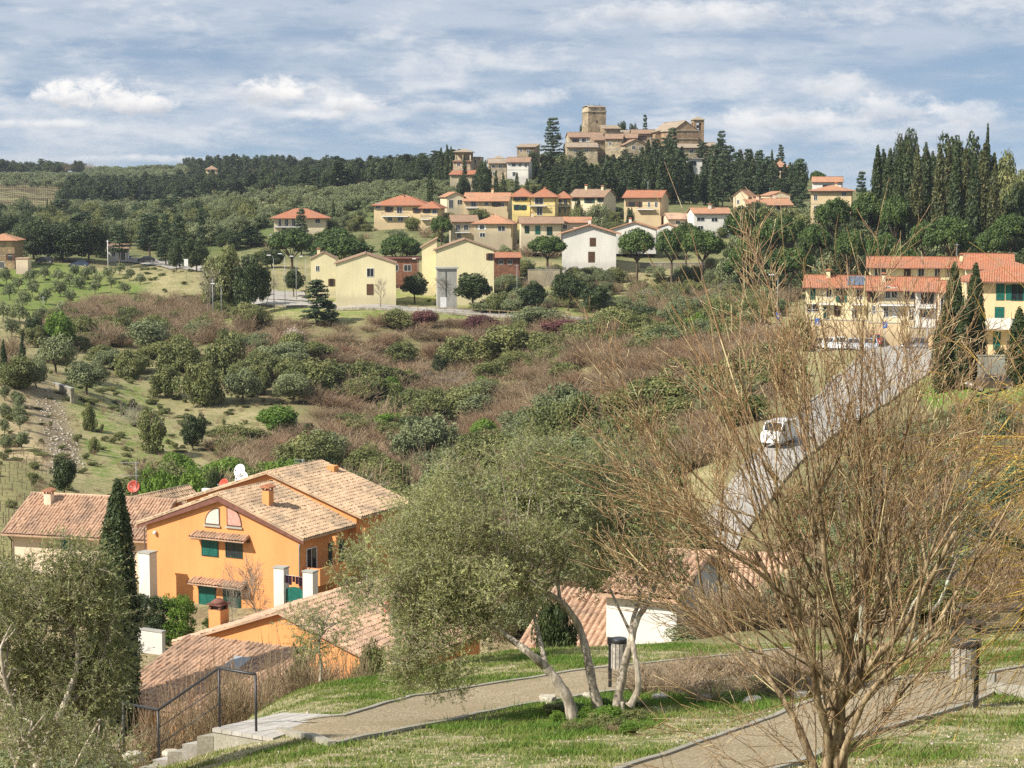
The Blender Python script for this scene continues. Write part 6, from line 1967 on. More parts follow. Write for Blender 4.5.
# stones strewn on the terrace strip and in the grass (too many to count)
def strewn(name, label, poly, n, y0, y1, size, mat, seed):
    pts = scatter(poly, n, y0, y1, seed); rng = np.random.default_rng(seed)
    cube = np.array([(x, y, z) for z in (-.5, .5) for y in (-.5, .5) for x in (-.5, .5)], float)
    cf = np.array([(0, 2, 3, 1), (4, 5, 7, 6), (0, 1, 5, 4), (2, 6, 7, 3), (0, 4, 6, 2), (1, 3, 7, 5)])
    Vs = []; Fs = []
    for i, (x, y, h, w) in enumerate(pts):
        s = rng.uniform(.4, 1.4) * size; a = rng.uniform(0, 6.28); c = cube * rng.uniform(.7, 1.3, (8, 3)) * np.array([s, s * .8, s * .6])
        c = c @ np.array([[math.cos(a), math.sin(a), 0], [-math.sin(a), math.cos(a), 0], [0, 0, 1]]) + np.array([x, y, G(x, y) + s * .1])
        Vs.append(c); Fs.append(cf + 8 * i)
    tag(mobj(name, np_mesh(name, np.concatenate(Vs), np.concatenate(Fs), [mat])), label, 'stones', None, 'stuff')


strewn('rubble', 'pale rubble and dry stones on the terrace strip left of the meadow', [(32, 388), (55, 386), (88, 470), (55, 478)], 420, 125, 215, .22, ROCKM, 41)
strewn('rubble', 'loose stones on the open earth in the upper meadow', [(95, 375), (165, 380), (180, 440), (110, 420)], 60, 130, 215, .18, ROCKM, 42)
strewn('pebbles', 'gravel and small stones lying loose on the paths', [(300, 640), (1100, 640), (1100, 800), (300, 800)], 2600, 14, 32, .03, gravel('gravel_stone', (.22, .17, .11), (.55, .48, .36), (.3, .25, .17), 7), 44)
strewn('pebbles', 'small pale stones and dead leaves lying in the park lawn', [(150, 640), (1100, 620), (1100, 830), (150, 830)], 900, 14, 34, .035, ROCKM, 43)
o_, w_, h_ = wallpiece('dry_stone_wall', 'thin dark retaining wall running down the slope beside the stony strip', 'wall', 53, 71, 383, 386, 172, -62, .4, DRYSTONE)


# ------------------------------------------------------------------ lawn
def lawn():
    rng = np.random.default_rng(77); out = []
    m = 620000
    Yq = np.sqrt(rng.uniform(13.5 ** 2, 33.5 ** 2, m)) * K; a = rng.uniform(-.19, .30, m); X = a * Yq
    lump = (np.sin(X * 1.7 + 1.2 * np.sin(Yq * .9)) + np.sin(Yq * 1.3 + X * .6 + 2) + .8 * np.sin(X * 4.1 - Yq * 2.3) + .7 * np.sin(Yq * 5.2 + X * 2.2) + .5 * np.sin(X * 9 + Yq * 7.7)) / 2.4
    Z = gz(X, Yq); dep = Yq * CT - Z * ST; px = 512 + FPX * X / dep; py = 384 - FPX * (Yq * ST + Z * CT) / dep
    jx = 1.6 * np.sin(X * 9) + 1.6 * np.sin(X * 23 + Yq * 11) + rng.normal(size=m) * 1.3
    inp = lambda poly: inpoly(px + jx, py + jx * .45, poly)
    pa = [q[0] for q in PA] + [q[1] for q in PA][::-1]; pb = [q[0] for q in PB] + [q[1] for q in PB][::-1]
    bad = inp(pa) | inp(pb) | inp([(205, 729), (273, 742), (345, 719), (283, 711)]) | inp([(989, 681), (989, 695), (1100, 706), (1100, 664)])
    edge = (px > 150) & (px < 1060) & (py > 600) & (py < 790)
    lush_shade = np.clip(.33 + .5 * lump, 0, 1)
    lush = ((px < 760) & (py < 700) & (py > 640)) | ((py > 650) & (py < 676) & (px > 800))
    shade = (np.hypot((px - 540) / 130, (py - 715) / 26) < 1) | (np.hypot((px - 680) / 90, (py - 705) / 14) < 1)  # tree shade put into the grass: greener, darker, denser blades round the olives
    lush_shade = np.clip(lush_shade + lush * .22 + shade * .45, 0, 1)
    keep = (~bad) & edge & (rng.uniform(0, 1, m) < .10 + .75 * lush_shade ** 1.6)
    # only the near half needs every blade
    X, Yq, Z, lush_shade = X[keep], Yq[keep], Z[keep], lush_shade[keep]; n = len(X)
    h = rng.uniform(.03, .07, n) * (.6 + .9 * lush_shade) * (1 + (rng.uniform(0, 1, n) < .02) * 1.5); w = rng.uniform(.008, .016, n)
    an = rng.uniform(0, 6.28, n); lean = rng.normal(size=(n, 2)) * .5
    dx, dy = np.cos(an) * w, np.sin(an) * w
    V = np.stack([np.stack([X - dx, Yq - dy, Z - .01], 1), np.stack([X + dx, Yq + dy, Z - .01], 1), np.stack([X + lean[:, 0] * h, Yq + lean[:, 1] * h, Z + h], 1)], 1).reshape(-1, 3)
    F = np.arange(3 * n).reshape(-1, 3)
    v = np.clip(lush_shade * .75 + rng.uniform(0, .35, n) - .05, 0, 1)
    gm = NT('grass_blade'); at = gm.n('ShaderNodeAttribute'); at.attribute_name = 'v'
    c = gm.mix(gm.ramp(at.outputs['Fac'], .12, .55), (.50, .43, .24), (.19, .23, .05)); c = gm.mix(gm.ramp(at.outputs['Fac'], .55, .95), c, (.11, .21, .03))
    p = gm.n('ShaderNodeBsdfPrincipled'); gm.l(c, p.inputs['Base Color']); p.inputs['Roughness'].default_value = .6; p.inputs['Specular IOR Level'].default_value = .2
    tr = gm.n('ShaderNodeBsdfTranslucent'); gm.l(c, tr.inputs[0]); mx = gm.n('ShaderNodeMixShader'); mx.inputs[0].default_value = .3
    gm.l(p.outputs[0], mx.inputs[1]); gm.l(tr.outputs[0], mx.inputs[2]); gm.l(mx.outputs[0], gm.out.inputs[0])
    print('blades', n)
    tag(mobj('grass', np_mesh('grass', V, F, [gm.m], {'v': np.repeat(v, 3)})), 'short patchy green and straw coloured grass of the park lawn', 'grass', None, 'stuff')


lawn()


# ------------------------------------------------------------------ near olives
def ellipses_clumps(E, n_per_m2, Y, rng, rr=(.16, .36), dscale=.85):
    C = []; Rr = []
    for (px, py, rx, ry) in E:
        s = mpp(Y); c = np.array(P(px, py, Y)); ax = rx * s; az = ry * s
        n = int(n_per_m2 * ax * az * 3.14)
        d = unit(rng.normal(size=(n, 3))); r = rng.uniform(.25, 1, n) ** .5
        C.append(c + d * r[:, None] * np.array([ax, max(ax, az) * dscale, az])); Rr.append(rng.uniform(*rr, n))
    return np.concatenate(C), np.concatenate(Rr)


def olive_leaves(C, Rr, shoots, nl, rng, leaf=.055, droop=-.15, upb=.55):
    """twigs growing out of the clumps, with narrow leaves in pairs along them"""
    n = (shoots * Rr ** 2 / .0676).astype(int) + 3
    idx = np.repeat(np.arange(len(C)), n); m = len(idx)
    d = unit(rng.normal(size=(m, 3))); p = C[idx] + d * (Rr[idx] * rng.uniform(.2, .95, m))[:, None]
    sd_ = unit(d * .8 + rng.normal(size=(m, 3)) * .5 + np.array([0, 0, upb]) * rng.uniform(-.5, 1.4, (m, 1)))
    L = rng.uniform(.12, .30, m)
    S = np.concatenate([p, p + sd_ * L[:, None], np.full((m, 1), .004), np.full((m, 1), .002)], 1)
    t = rng.uniform(.1, 1.02, (m, nl)); base = p[:, None] + sd_[:, None] * (L[:, None] * t)[..., None]
    sdr = np.repeat(sd_[:, None], nl, 1).reshape(-1, 3); base = base.reshape(-1, 3)
    side = rng.normal(size=base.shape); side = unit(side - sdr * (side * sdr).sum(1, keepdims=True))
    ld = unit(sdr * .75 + side * .75); nr = unit(np.cross(ld, rng.normal(size=ld.shape)) + np.array([0, 0, .35]))
    ll = leaf * rng.uniform(.7, 1.25, len(base)); pos = base + ld * (ll * .5)[:, None]
    bi = unit(np.cross(nr, ld)); a = ld * ll[:, None] * .5; bb = bi * (ll * .13)[:, None]
    V = np.stack([pos - a, pos - bb, pos + a, pos + bb], 1).reshape(-1, 3)
    F = np.arange(len(pos) * 4).reshape(-1, 4)
    cb = rng.uniform(0, .45, len(C))[idx] + rng.uniform(0, .3, m)
    v = np.clip(np.repeat(cb, nl) + rng.uniform(0, .35, len(pos)), 0, 1)
    return V, F, np.repeat(v, 4), S


def limb(b, wp, r0, r1, n=9, Yv=None):
    """smooth limb through pixel way points (px, py, distance)"""
    pts = [P(*w) for w in wp]; out = []
    for i in range(len(pts) - 1):
        p0 = pts[max(i - 1, 0)]; p1 = pts[i]; p2 = pts[i + 1]; p3 = pts[min(i + 2, len(pts) - 1)]
        for k in range(5):
            t = k / 5
            out.append(.5 * ((2 * p1) + (p2 - p0) * t + (2 * p0 - 5 * p1 + 4 * p2 - p3) * t * t + (3 * p1 - p0 - 3 * p2 + p3) * t ** 3))
    out.append(pts[-1]); m = len(out)
    rad = [(r0 + (r1 - r0) * (i / (m - 1)) ** .8) * (1 + .10 * math.sin(i * 1.7 + wp[0][0])) for i in range(m)]
    if r0 > .06: rad[0] *= 1.35
    b.tube(out, rad, n); return out


def near_olive(label, limbs, E, Y, seed, dens=9.5, shoots=36, nl=11, leaf=.055, leafm=None, group='olive trees of the park', rr=(.16, .36)):
    rng = np.random.default_rng(seed)
    base = P(*limbs[0][0][0]); root = empty('olive_tree', base, 0, label, 'tree', group)
    b = MB(); ends = []
    for wp, r0, r1 in limbs: ends += limb(b, wp, r0, r1)[2:]
    C, Rr = ellipses_clumps(E, dens, Y, rng, rr)
    # boughs from the limbs to the leaf masses
    en = np.array([tuple(e) for e in ends[-max(6, len(ends) * 2 // 3):]]); S = []
    for c in C[::2]:
        dd = np.linalg.norm(en - c, axis=1) + rng.uniform(0, .5, len(en)); e = en[dd.argmin()]
        k = 4; pr = e; r = .022
        for i in range(1, k + 1):
            q = e + (c - e) * i / k + (rng.normal(size=3) * .05 + np.array([0, 0, .10 * math.sin(3.14 * i / k)])) * (i < k)
            S.append([*pr, *q, r, r * .72]); r *= .72; pr = q
    V, F, v, S2 = olive_leaves(C, Rr, shoots, nl, rng, leaf)
    off = np.array(base)
    me = b.mesh('trunk', B_OLIVE); me.transform(Matrix.Translation(-base)); mobj('trunk', me, root)
    SV, SF = segs(np.array(S), 5); mobj('boughs', np_mesh('boughs', SV - off, SF, [B_OLIVE]), root)
    TV, TF = segs(S2[::2], 3)
    mobj('crown', np_mesh('crown', np.concatenate([V, TV]) - off, np.concatenate([F, TF + len(V)]), [leafm or L_OLV, B_OLIVE], {'v': np.concatenate([v, np.zeros(len(TV))])}, np.concatenate([np.zeros(len(F)), np.ones(len(TF))])), root)
    print(label[:30], len(F))
    return root


near_olive('two stemmed park olive leaning left, its crown hanging low over the gravel path',
           [([(575, 728, 22.2), (568, 700, 22.2), (556, 680, 22.2), (545, 667, 22.2), (528, 652, 22.1), (512, 640, 22.2), (495, 626, 22.3)], .12, .045),
            ([(546, 668, 22.2), (541, 645, 22.4), (533, 612, 22.6), (520, 580, 22.7), (505, 548, 22.8)], .055, .02),
            ([(604, 722, 22.6), (594, 692, 22.6), (587, 655, 22.7), (578, 625, 22.8), (562, 603, 22.7), (540, 588, 22.6), (518, 566, 22.4)], .105, .035),
            ([(497, 628, 22.3), (478, 612, 22.4), (452, 606, 22.5), (432, 616, 22.5)], .045, .012), ([(560, 602, 22.7), (555, 565, 23), (540, 520, 23.2)], .04, .012)],
           [(470, 560, 78, 62), (438, 618, 46, 56), (505, 505, 82, 55), (425, 660, 26, 34), (485, 605, 55, 34), (545, 455, 50, 26), (450, 505, 46, 40), (556, 560, 50, 44), (398, 600, 24, 30), (432, 632, 56, 56), (462, 588, 60, 48), (428, 668, 34, 36), (480, 625, 34, 26), (400, 560, 40, 40)], 22.4, 51)
near_olive('park olive with twin pale stems, the right one of the pair on the lawn',
           [([(616, 722, 22.5), (618, 700, 22.5), (624, 668, 22.5), (631, 642, 22.5), (637, 620, 22.6), (648, 602, 22.7), (658, 578, 22.8), (662, 550, 22.9)], .10, .03),
            ([(630, 706, 22.3), (638, 690, 22.3), (637, 668, 22.3), (633, 645, 22.4), (632, 622, 22.6), (640, 596, 22.8), (634, 566, 23), (620, 530, 23.1)], .07, .02),
            ([(622, 722, 22.4), (623, 712, 22.4), (622, 702, 22.4)], .05, .03), ([(634, 640, 22.5), (615, 600, 22.8), (598, 560, 23)], .035, .012)],
           [(596, 508, 62, 56), (630, 545, 50, 50), (590, 560, 48, 34), (574, 458, 44, 26), (645, 505, 40, 40), (660, 565, 32, 34), (615, 470, 44, 30)], 22.8, 52, dens=9)
near_olive('grey green olive behind the left of the leaning one, over the pink roof',
           [([(395, 668, 31), (398, 640, 31), (392, 612, 31), (400, 580, 31)], .09, .03), ([(396, 625, 31), (380, 600, 31), (365, 580, 31)], .04, .015)],
           [(395, 555, 52, 42), (372, 590, 34, 30), (425, 520, 42, 34), (355, 560, 26, 22), (420, 570, 40, 40)], 31, 53, dens=8, shoots=30, nl=9, leaf=.07)
near_olive('small upright olive bush at the crest of the lawn, before the orange wall',
           [([(320, 682, 29.5), (321, 665, 29.5), (319, 645, 29.5), (324, 625, 29.5)], .04, .015)],
           [(322, 628, 34, 26), (340, 612, 26, 16), (300, 622, 24, 18), (330, 645, 26, 16)], 29.5, 54, dens=14, shoots=26, nl=9, leaf=.06, rr=(.12, .24))
near_olive('large olive filling the lower left corner in front of the dark cypress',
           [([(30, 830, 19), (34, 780, 19), (48, 740, 19), (66, 700, 19), (78, 660, 19.2), (70, 620, 19.4)], .10, .03), ([(40, 765, 19), (24, 730, 19), (8, 690, 18.9), (0, 650, 18.8)], .05, .02), ([(60, 712, 19), (92, 680, 19.2), (108, 640, 19.4)], .04, .014)],
           [(36, 600, 70, 46), (84, 632, 50, 50), (20, 655, 54, 46), (100, 598, 28, 32), (60, 680, 62, 34), (70, 715, 60, 28), (20, 710, 40, 30), (100, 680, 34, 34), (-12, 600, 40, 50), (70, 575, 40, 26)], 19.4, 55, dens=16)
near_olive('sparse silvery olive suckers along the bottom left edge',
           [([(60, 830, 18), (66, 790, 18), (80, 755, 18), (100, 720, 18)], .03, .01), ([(20, 830, 18), (14, 790, 18), (20, 750, 18), (44, 715, 18)], .035, .01), ([(100, 830, 18.4), (112, 790, 18.4), (120, 750, 18.4)], .02, .008)],
           [(40, 745, 55, 26), (95, 740, 38, 30), (10, 730, 30, 30), (120, 765, 22, 18)], 18.2, 56, dens=12, shoots=28, nl=9, leaf=.06)


# hero cypress
def hero_cypress():
    base = P(112, 700, 57); base.z = G(base.x, base.y); top = P(119, 477, 57); h = top.z - base.z
    root = empty('cypress_tree', base, .4, 'tall dark cypress standing in front of the cream and orange houses', 'tree')
    p = proto('cypress', 900, 7.0); cm = np_mesh('crown', p['V'], p['F'], [L_CYP], {'v': p['v']})
    tm = np_mesh('trunk', p['TV'], p['TF'], [B_TRUNK])
    for n_, m_ in (('crown', cm), ('trunk', tm)):
        o = mobj(n_, m_, root); s = 54 * mpp(57) / 2.4; o.scale = (s, s, h / p['h'])
    root.rotation_euler = (0, R(2.2), 0)


hero_cypress()


def hedge(label, px0, px1, Y0, Y1, th, hgt, lm, seed, zoff=None):
    a = P(px0, 630, Y0); b_ = P(px1, 630, Y1); a.z = G(a.x, a.y); b_.z = G(b_.x, b_.y)
    if zoff is not None: a.z = b_.z = zoff
    rng = np.random.default_rng(seed); d = b_ - a; L = d.length; e = np.array(d / L); n_ = np.array([-e[1], e[0], 0])
    n = int(26 * L * hgt); u = rng.uniform(0, L, n); w = rng.uniform(-.5, .5, n) * th; z = rng.uniform(.15, hgt, n)
    C = np.array(a) + e * u[:, None] + n_ * w[:, None] + np.array([0, 0, 1]) * z[:, None]
    V, F, v = clumps(C, rng.uniform(.18, .28, n), 1, 900, .085, rng, up=.3)
    root = empty('hedge', a, 0, label, 'hedge')
    mobj('foliage', np_mesh('foliage', V - np.array(a), F, [lm], {'v': v}), root)


hedge('dark clipped hedge at the left foot of the orange gable', 131, 166, 80.5, 79, 1.0, 2.8, L_OAK, 61, -28.0)
hedge('fresh green hedge next to the dark one before the orange gable', 166, 190, 79.5, 78.5, 1.4, 3.0, L_GREEN, 62, -28.0)
hedge('low green hedge running along the right foot of the orange gable', 205, 262, 79, 77.5, .8, 1.0, L_GREEN, 63, -27.4)
T('greytree', 262, 548, 40, 'slender bare tree against the right side of the orange gable', Y=80, parts=False, q=1.4)
T('greytree', 232, 572, 22, 'thin bare sapling before the green shuttered door', Y=77, parts=False)
for i, (px, top, w_, Y) in enumerate(((185, 655, 60, 38), (212, 648, 60, 40), (235, 652, 56, 37), (165, 690, 50, 33), (260, 668, 50, 33), (285, 655, 44, 35), (150, 712, 50, 30), (340, 655, 40, 36), (365, 645, 36, 38), (300, 648, 50, 33), (275, 640, 44, 38), (245, 662, 50, 32), (320, 660, 44, 32), (225, 668, 46, 30), (120, 722, 50, 29), (200, 700, 50, 30))):
    T('redshrub' if i < 3 else 'bareshrub', px, top - 14, w_ * 1.15, 'leafless reddish bramble against the pink pantile roof' if i < 3 else 'dry brown bramble on the bank below the lawn', 'brambles on the bank', Y=Y, q=1.6, parts=False)


for px, top, w_, Y, kd in ((300, 634, 46, 38, 'mixed'), (345, 640, 44, 38, 'bareshrub'), (372, 636, 40, 39, 'mixed'), (270, 646, 44, 36, 'bareshrub')):
    T(kd, px, top, w_, 'tangled weed bush below the verge of the nearest orange house', 'weed bushes below the nearest house', Y=Y, q=1.6, parts=False)
T('oak', 556, 592, 52, 'dark bush before the low pink roof behind the olive stems', Y=41, q=1.3)
T('bareshrub', 700, 478, 40, 'bare thicket at the left verge of the lower road', Y=76, q=1.5)
T('mixed', 680, 500, 36, 'green thicket left of the lower road behind the willow', Y=72, q=1.5)


# ------------------------------------------------------------------ the big bare willow and the yellow one
def willow():
    rng = np.random.default_rng(8); Y0 = 13.0
    base = P(832, 812, Y0); root = empty('willow_tree', base, 0, 'large leafless willow with fan of reddish tan twigs in front of the right half', 'tree')
    b = MB()
    tr1 = limb(b, [(832, 815, 13), (836, 765, 13), (834, 720, 13), (841, 680, 13), (848, 634, 13.05), (857, 592, 13.1), (866, 556, 13.15), (866, 520, 13.2)], .155, .03, 11)
    tr2 = limb(b, [(815, 812, 12.9), (826, 768, 12.95), (829, 740, 12.9), (818, 700, 12.8), (812, 660, 12.7), (800, 620, 12.6), (786, 570, 12.5)], .06, .022, 9)
    tr3 = limb(b, [(842, 700, 13), (857, 680, 12.9), (878, 655, 12.8), (899, 634, 12.7), (928, 584, 12.5), (955, 532, 12.3)], .055, .02, 9)
    tr4 = limb(b, [(838, 722, 13), (825, 690, 13.1), (806, 655, 13.2), (788, 622, 13.3), (772, 585, 13.4), (752, 545, 13.5)], .06, .02, 9)
    tr5 = limb(b, [(843, 672, 13), (862, 640, 13.2), (880, 600, 13.4), (892, 555, 13.6), (896, 510, 13.8)], .05, .018, 9)
    tr6 = limb(b, [(845, 660, 13), (838, 620, 12.9), (826, 570, 12.7), (822, 520, 12.6), (812, 470, 12.5)], .05, .018, 9)
    tr7 = limb(b, [(826, 818, 12.9), (838, 770, 12.8), (856, 720, 12.7), (872, 690, 12.6), (905, 655, 12.5), (945, 615, 12.4)], .05, .014, 8)
    tr8 = limb(b, [(822, 818, 13.1), (815, 770, 13.2), (796, 722, 13.3), (770, 680, 13.4), (735, 640, 13.5), (700, 600, 13.6)], .05, .014, 8)
    me = b.mesh('trunk', B_WIL); me.transform(Matrix.Translation(-base)); mobj('trunk', me, root)
    out = {}
    def shoot(p, ang, L, r, lev=3, dy=0, kids=6):
        d = (math.sin(ang), dy, math.cos(ang))
        branch(p, d, L, r, lev, rng, out, .30, .14, 6, kids, .46, .085, None, 0, .55, .22)
    m = mpp(13)
    env = lambda a: np.interp(math.degrees(a), [-80, -65, -45, -20, 0, 20, 45, 60, 80], [230, 320, 370, 430, 410, 400, 310, 260, 200]) * m
    for i in range(43):
        tr = (tr1, tr7, tr2, tr3, tr4, tr5, tr6, tr8)[i % 8]
        f = rng.uniform(.25, .98); p = tr[int(f * (len(tr) - 1))]
        ang = R(rng.uniform(-74, 60)) if tr in (tr1, tr6) else R(rng.uniform(-78, 10)) if tr in (tr2, tr4, tr8) else R(rng.uniform(-15, 72))
        e = env(ang) * .86; o_ = P(838, 690, 13); rem = max(.8, e - (p - o_).length * .85)
        shoot(p, ang, rem * rng.uniform(.72, 1.05), rng.uniform(.011, .021), 3, rng.uniform(-.35, .35), 5)
    for (tx, ty) in ((691, 180), (672, 290), (700, 260), (640, 330), (600, 380), (560, 440), (720, 300), (740, 270), (770, 330), (806, 290), (868, 250), (845, 262), (880, 300), (900, 320), (780, 250), (830, 300), (655, 250), (715, 345), (925, 330), (945, 380), (540, 470), (985, 430), (860, 225)):
        tr = (tr4, tr2, tr6, tr1)[int(rng.integers(4))] if tx < 820 else (tr1, tr5, tr3)[int(rng.integers(3))]
        p = tr[int(rng.uniform(.35, .9) * (len(tr) - 1))]; q = P(tx, ty, 13 + rng.uniform(-.7, .7)); d = q - p
        branch(p, tuple(d.normalized()), d.length * .88, .015, 1, rng, out, .20, .0, 7, 6, .26, .022, None, 0, .45, .35)
    for i in range(34):                                    # thin low suckers and side twigs
        tr = (tr8, tr2, tr7, tr3)[i % 4]; p = tr[int(rng.uniform(.1, .6) * (len(tr) - 1))]; a = R(rng.uniform(-95, 80))
        branch(p, (math.sin(a), rng.uniform(-.5, .5), math.cos(a)), rng.uniform(.9, 2.0), .008, 2, rng, out, .35, .12, 5, 5, .5, .10, None, 0, .6, .2)
    S = np.array(sum(out.values(), []))
    S[:, 6:] = np.maximum(S[:, 6:], .0031)
    thick = S[:, 6] > .011
    print('willow segs', len(S))
    off = np.array(base)
    V, F = segs(S[thick], 6); v = np.repeat(rng.uniform(0, 1, thick.sum()), 12)
    mobj('limbs', np_mesh('limbs', V - off, F, [B_WIL]), root)
    V, F = segs(S[~thick], 3); v = np.repeat(rng.uniform(0, 1, (~thick).sum()), 6)
    TW = leafmat('willow_twig', (.14, .08, .04), (.36, .235, .115), (.52, .43, .235), trans=0, objvar=0, rough=.45, spec=.4)
    mobj('twigs', np_mesh('twigs', V - off, F, [TW], {'v': v}), root)


willow()


def yellow_willow():
    rng = np.random.default_rng(18)
    base = P(1150, 800, 14); base.z = G(base.x, base.y) - .1
    root = empty('willow_tree', base, 0, 'weeping willow with bright yellow shoots reaching in from the right edge', 'tree')
    b = MB(); tr = limb(b, [(1150, 800, 14), (1145, 700, 14), (1135, 600, 14), (1120, 500, 13.9), (1105, 430, 13.8), (1080, 370, 13.7)], .14, .04, 10)
    tb = limb(b, [(1138, 620, 14), (1100, 590, 13.8), (1082, 585, 13.5), (1066, 578, 13.2)], .05, .02, 8)
    tc = limb(b, [(1128, 540, 14), (1100, 500, 13.7), (1078, 470, 13.4), (1060, 430, 13.1)], .05, .018, 8)
    me = b.mesh('trunk', B_WIL); me.transform(Matrix.Translation(-base)); mobj('trunk', me, root)
    S = []
    for i in range(120):
        t = (tr, tb, tc, tb, tc)[i % 5]; p = np.array(t[int(rng.uniform(.4, 1) * (len(t) - 1))])
        a = R(rng.uniform(-60, 65)); d = unit(np.array([-math.cos(a), rng.uniform(-.35, .35), math.sin(a)])); L = rng.uniform(.9, 2.3); r = .0075; n = 12
        sag = rng.uniform(-.05, .16)
        for k in range(n):
            d = unit(d + np.array([0, 0, -sag]) + rng.normal(size=3) * .035); q = p + d * L / n; r1 = r * .9
            S.append([*p, *q, r, r1]); 
            if rng.uniform() < .22 and k > 2:
                e = unit(d + rng.normal(size=3) * .4); pp = q
                for _ in range(4): e = unit(e + np.array([0, 0, -.03])); S.append([*pp, *(pp + e * .09), .004, .0035]); pp = pp + e * .09
            p = q; r = r1
    V, F = segs(np.array(S), 4)
    YT = leafmat('yellow_twig', (.42, .24, .05), (.60, .42, .10), None, trans=0, objvar=0, rough=.4, spec=.4)
    mobj('shoots', np_mesh('shoots', V - np.array(base), F, [YT], {'v': np.repeat(rng.uniform(0, 1, len(S)), 8)}), root)


yellow_willow()
p_ = scatter([(-40, 690), (60, 690), (150, 695), (110, 735), (90, 768), (100, 830), (-60, 840)], 110, 20, 46, 73, (.5, 1.2), (1.2, 2.4))
mass('bank_brambles', 'dry brown brambles and green weeds on the bank at the lower left', 'brambles', kinds(len(p_), bareshrub=5, mixed=3, olive=2, redshrub=1), p_, q=1.3)
# lichen covered leaning trunks behind the willow
lt = empty('leaning_tree', P(912, 640, 33), 0, 'leaning tree with pale lichen covered forked trunk left of the bench', 'tree'); base = P(912, 640, 33)
b = MB(); limb(b, [(912, 645, 33), (913, 615, 33), (922, 596, 33), (938, 574, 33), (950, 545, 33)], .17, .09, 9); limb(b, [(926, 650, 33), (930, 618, 33), (942, 598, 33), (948, 580, 33)], .08, .04, 8)
limb(b, [(860, 645, 34), (862, 610, 34), (858, 570, 34)], .16, .1, 9)
me = b.mesh('trunk', B_LICH); me.transform(Matrix.Translation(-base)); mobj('trunk', me, lt)
rng = np.random.default_rng(5); o = {}
for w in ((950, 545), (948, 580), (858, 570)):
    for _ in range(5): branch(tuple(P(w[0], w[1], 33)), (rng.normal() * .5, rng.normal() * .4, 1), 2.2, .04, 2, rng, o, .5, .2, 4, 5, .55)
V, F = segs(np.array(sum(o.values(), [])), 3); mobj('branches', np_mesh('branches', V - np.array(base), F, [T_GREY], {'v': np.full(len(V), .4)}), lt)
# brush pile along the path
p_ = scatter([(640, 672), (700, 668), (860, 664), (880, 690), (760, 704), (640, 700)], 46, 20, 30, 71, (.25, .6), (.9, 1.8))
mass('brush_pile', 'low pile of dead branches lying along the path behind the willow', 'brushwood', ['bareshrub'] * len(p_), p_, q=.9)
p_ = scatter([(560, 740), (640, 735), (640, 705), (555, 705)], 14, 20, 26, 72, (.12, .3), (.3, .6))
mass('weeds', 'green weeds and dry stalks round the foot of the olive stems', 'weeds', kinds(len(p_), bright=2, mixed=2, bareshrub=1), p_, q=1.0)


# ------------------------------------------------------------------ cars
def car_mesh():
    L, Wd = 4.2, 1.72; out = {}
    low = [(-2.1, .35), (-2.08, .62), (-1.95, .82), (-1.2, .92), (-.95, .95), (1.35, .96), (1.75, .93), (2.02, .85), (2.1, .55), (2.06, .32)]
    b = MB()
    def loft(prof, ws):
        n = len(prof); base = len(b.v)
        for w, ins in ws:
            for (x, z) in prof: b.v.append((x * (1 - ins), w, z))
        for i in range(len(ws) - 1):
            for k in range(n):
                k2 = (k + 1) % n; b.quadface((base + i * n + k, base + i * n + k2, base + (i + 1) * n + k2, base + (i + 1) * n + k), smooth=False)
        b.quadface([base + k for k in range(n)][::-1]); b.quadface([base + (len(ws) - 1) * n + k for k in range(n)])
    h = Wd / 2
    loft(low, [(-h, .02), (-h + .06, 0), (h - .06, 0), (h, .02)])
    b.v += []
    cab = [(-1.05, .94), (-.35, 1.42), (.0, 1.46), (1.0, 1.44), (1.75, .95)]
    n = len(cab); base = len(b.v)
    for (x, z) in cab: b.v.append((x, -h + (.05 if z < 1 else .22), z))
    for (x, z) in cab: b.v.append((x, h - (.05 if z < 1 else .22), z))
    for k in range(n):
        k2 = (k + 1) % n; b.quadface((base + k, base + k2, base + n + k2, base + n + k))
    b.quadface([base + k for k in range(n)][::-1]); b.quadface([base + n + k for k in range(n)])
    out['body'] = b
    g = MB()
    for s in (-1, 1):
        def sp(x, z): return (x, s * (h - .05 - (z - .95) / .5 * .17 + .006), z)
        for q in ([(-.85, .99), (-.33, 1.36), (.28, 1.38), (.28, .99)], [(.36, .99), (.36, 1.38), (.95, 1.36), (1.5, .99)]):
            g.prism([sp(*c) for c in q], (0, s * .006, 0))
    g.prism([(-1.05 + .02, -.68, .985), (-1.05 + .02, .68, .985), (-.40, .56, 1.41), (-.40, -.56, 1.41)], (-.02, 0, .02))
    g.prism([(1.70, -.66, 1.0), (1.70, .66, 1.0), (1.06, .56, 1.41), (1.06, -.56, 1.41)], (.02, 0, .02))
    out['windows'] = g
    wv = MB()
    wv.lathe([(.10, -.1), (.33, -.1), (.33, .1), (.10, .1)], 16, M=Matrix.Rotation(math.pi / 2, 4, 'X')); out['wheel'] = wv
    r = MB(); r.lathe([(.19, -.108), (.19, .108)], 12, M=Matrix.Rotation(math.pi / 2, 4, 'X')); out['rim'] = r
    l = MB(); l.box(-2.11, -2.03, -.16, .16, -.07, .07); out['lamp'] = l
    return out


CM = car_mesh(); ME = {k: b.mesh(k, GLASS if k == 'windows' else DARKM if k == 'wheel' else GREYM) for k, b in CM.items()}
LAMPM = plain('lamp_lens', (.8, .78, .7), .15, .6); TAILM = plain('tail_lens', (.5, .02, .02), .2, .5)
lm1 = CM['lamp'].mesh('headlight', LAMPM); t_ = MB(); t_.box(2.03, 2.11, -.14, .14, -.09, .09); lm2 = t_.mesh('tail_light', TAILM)
BODY = {}


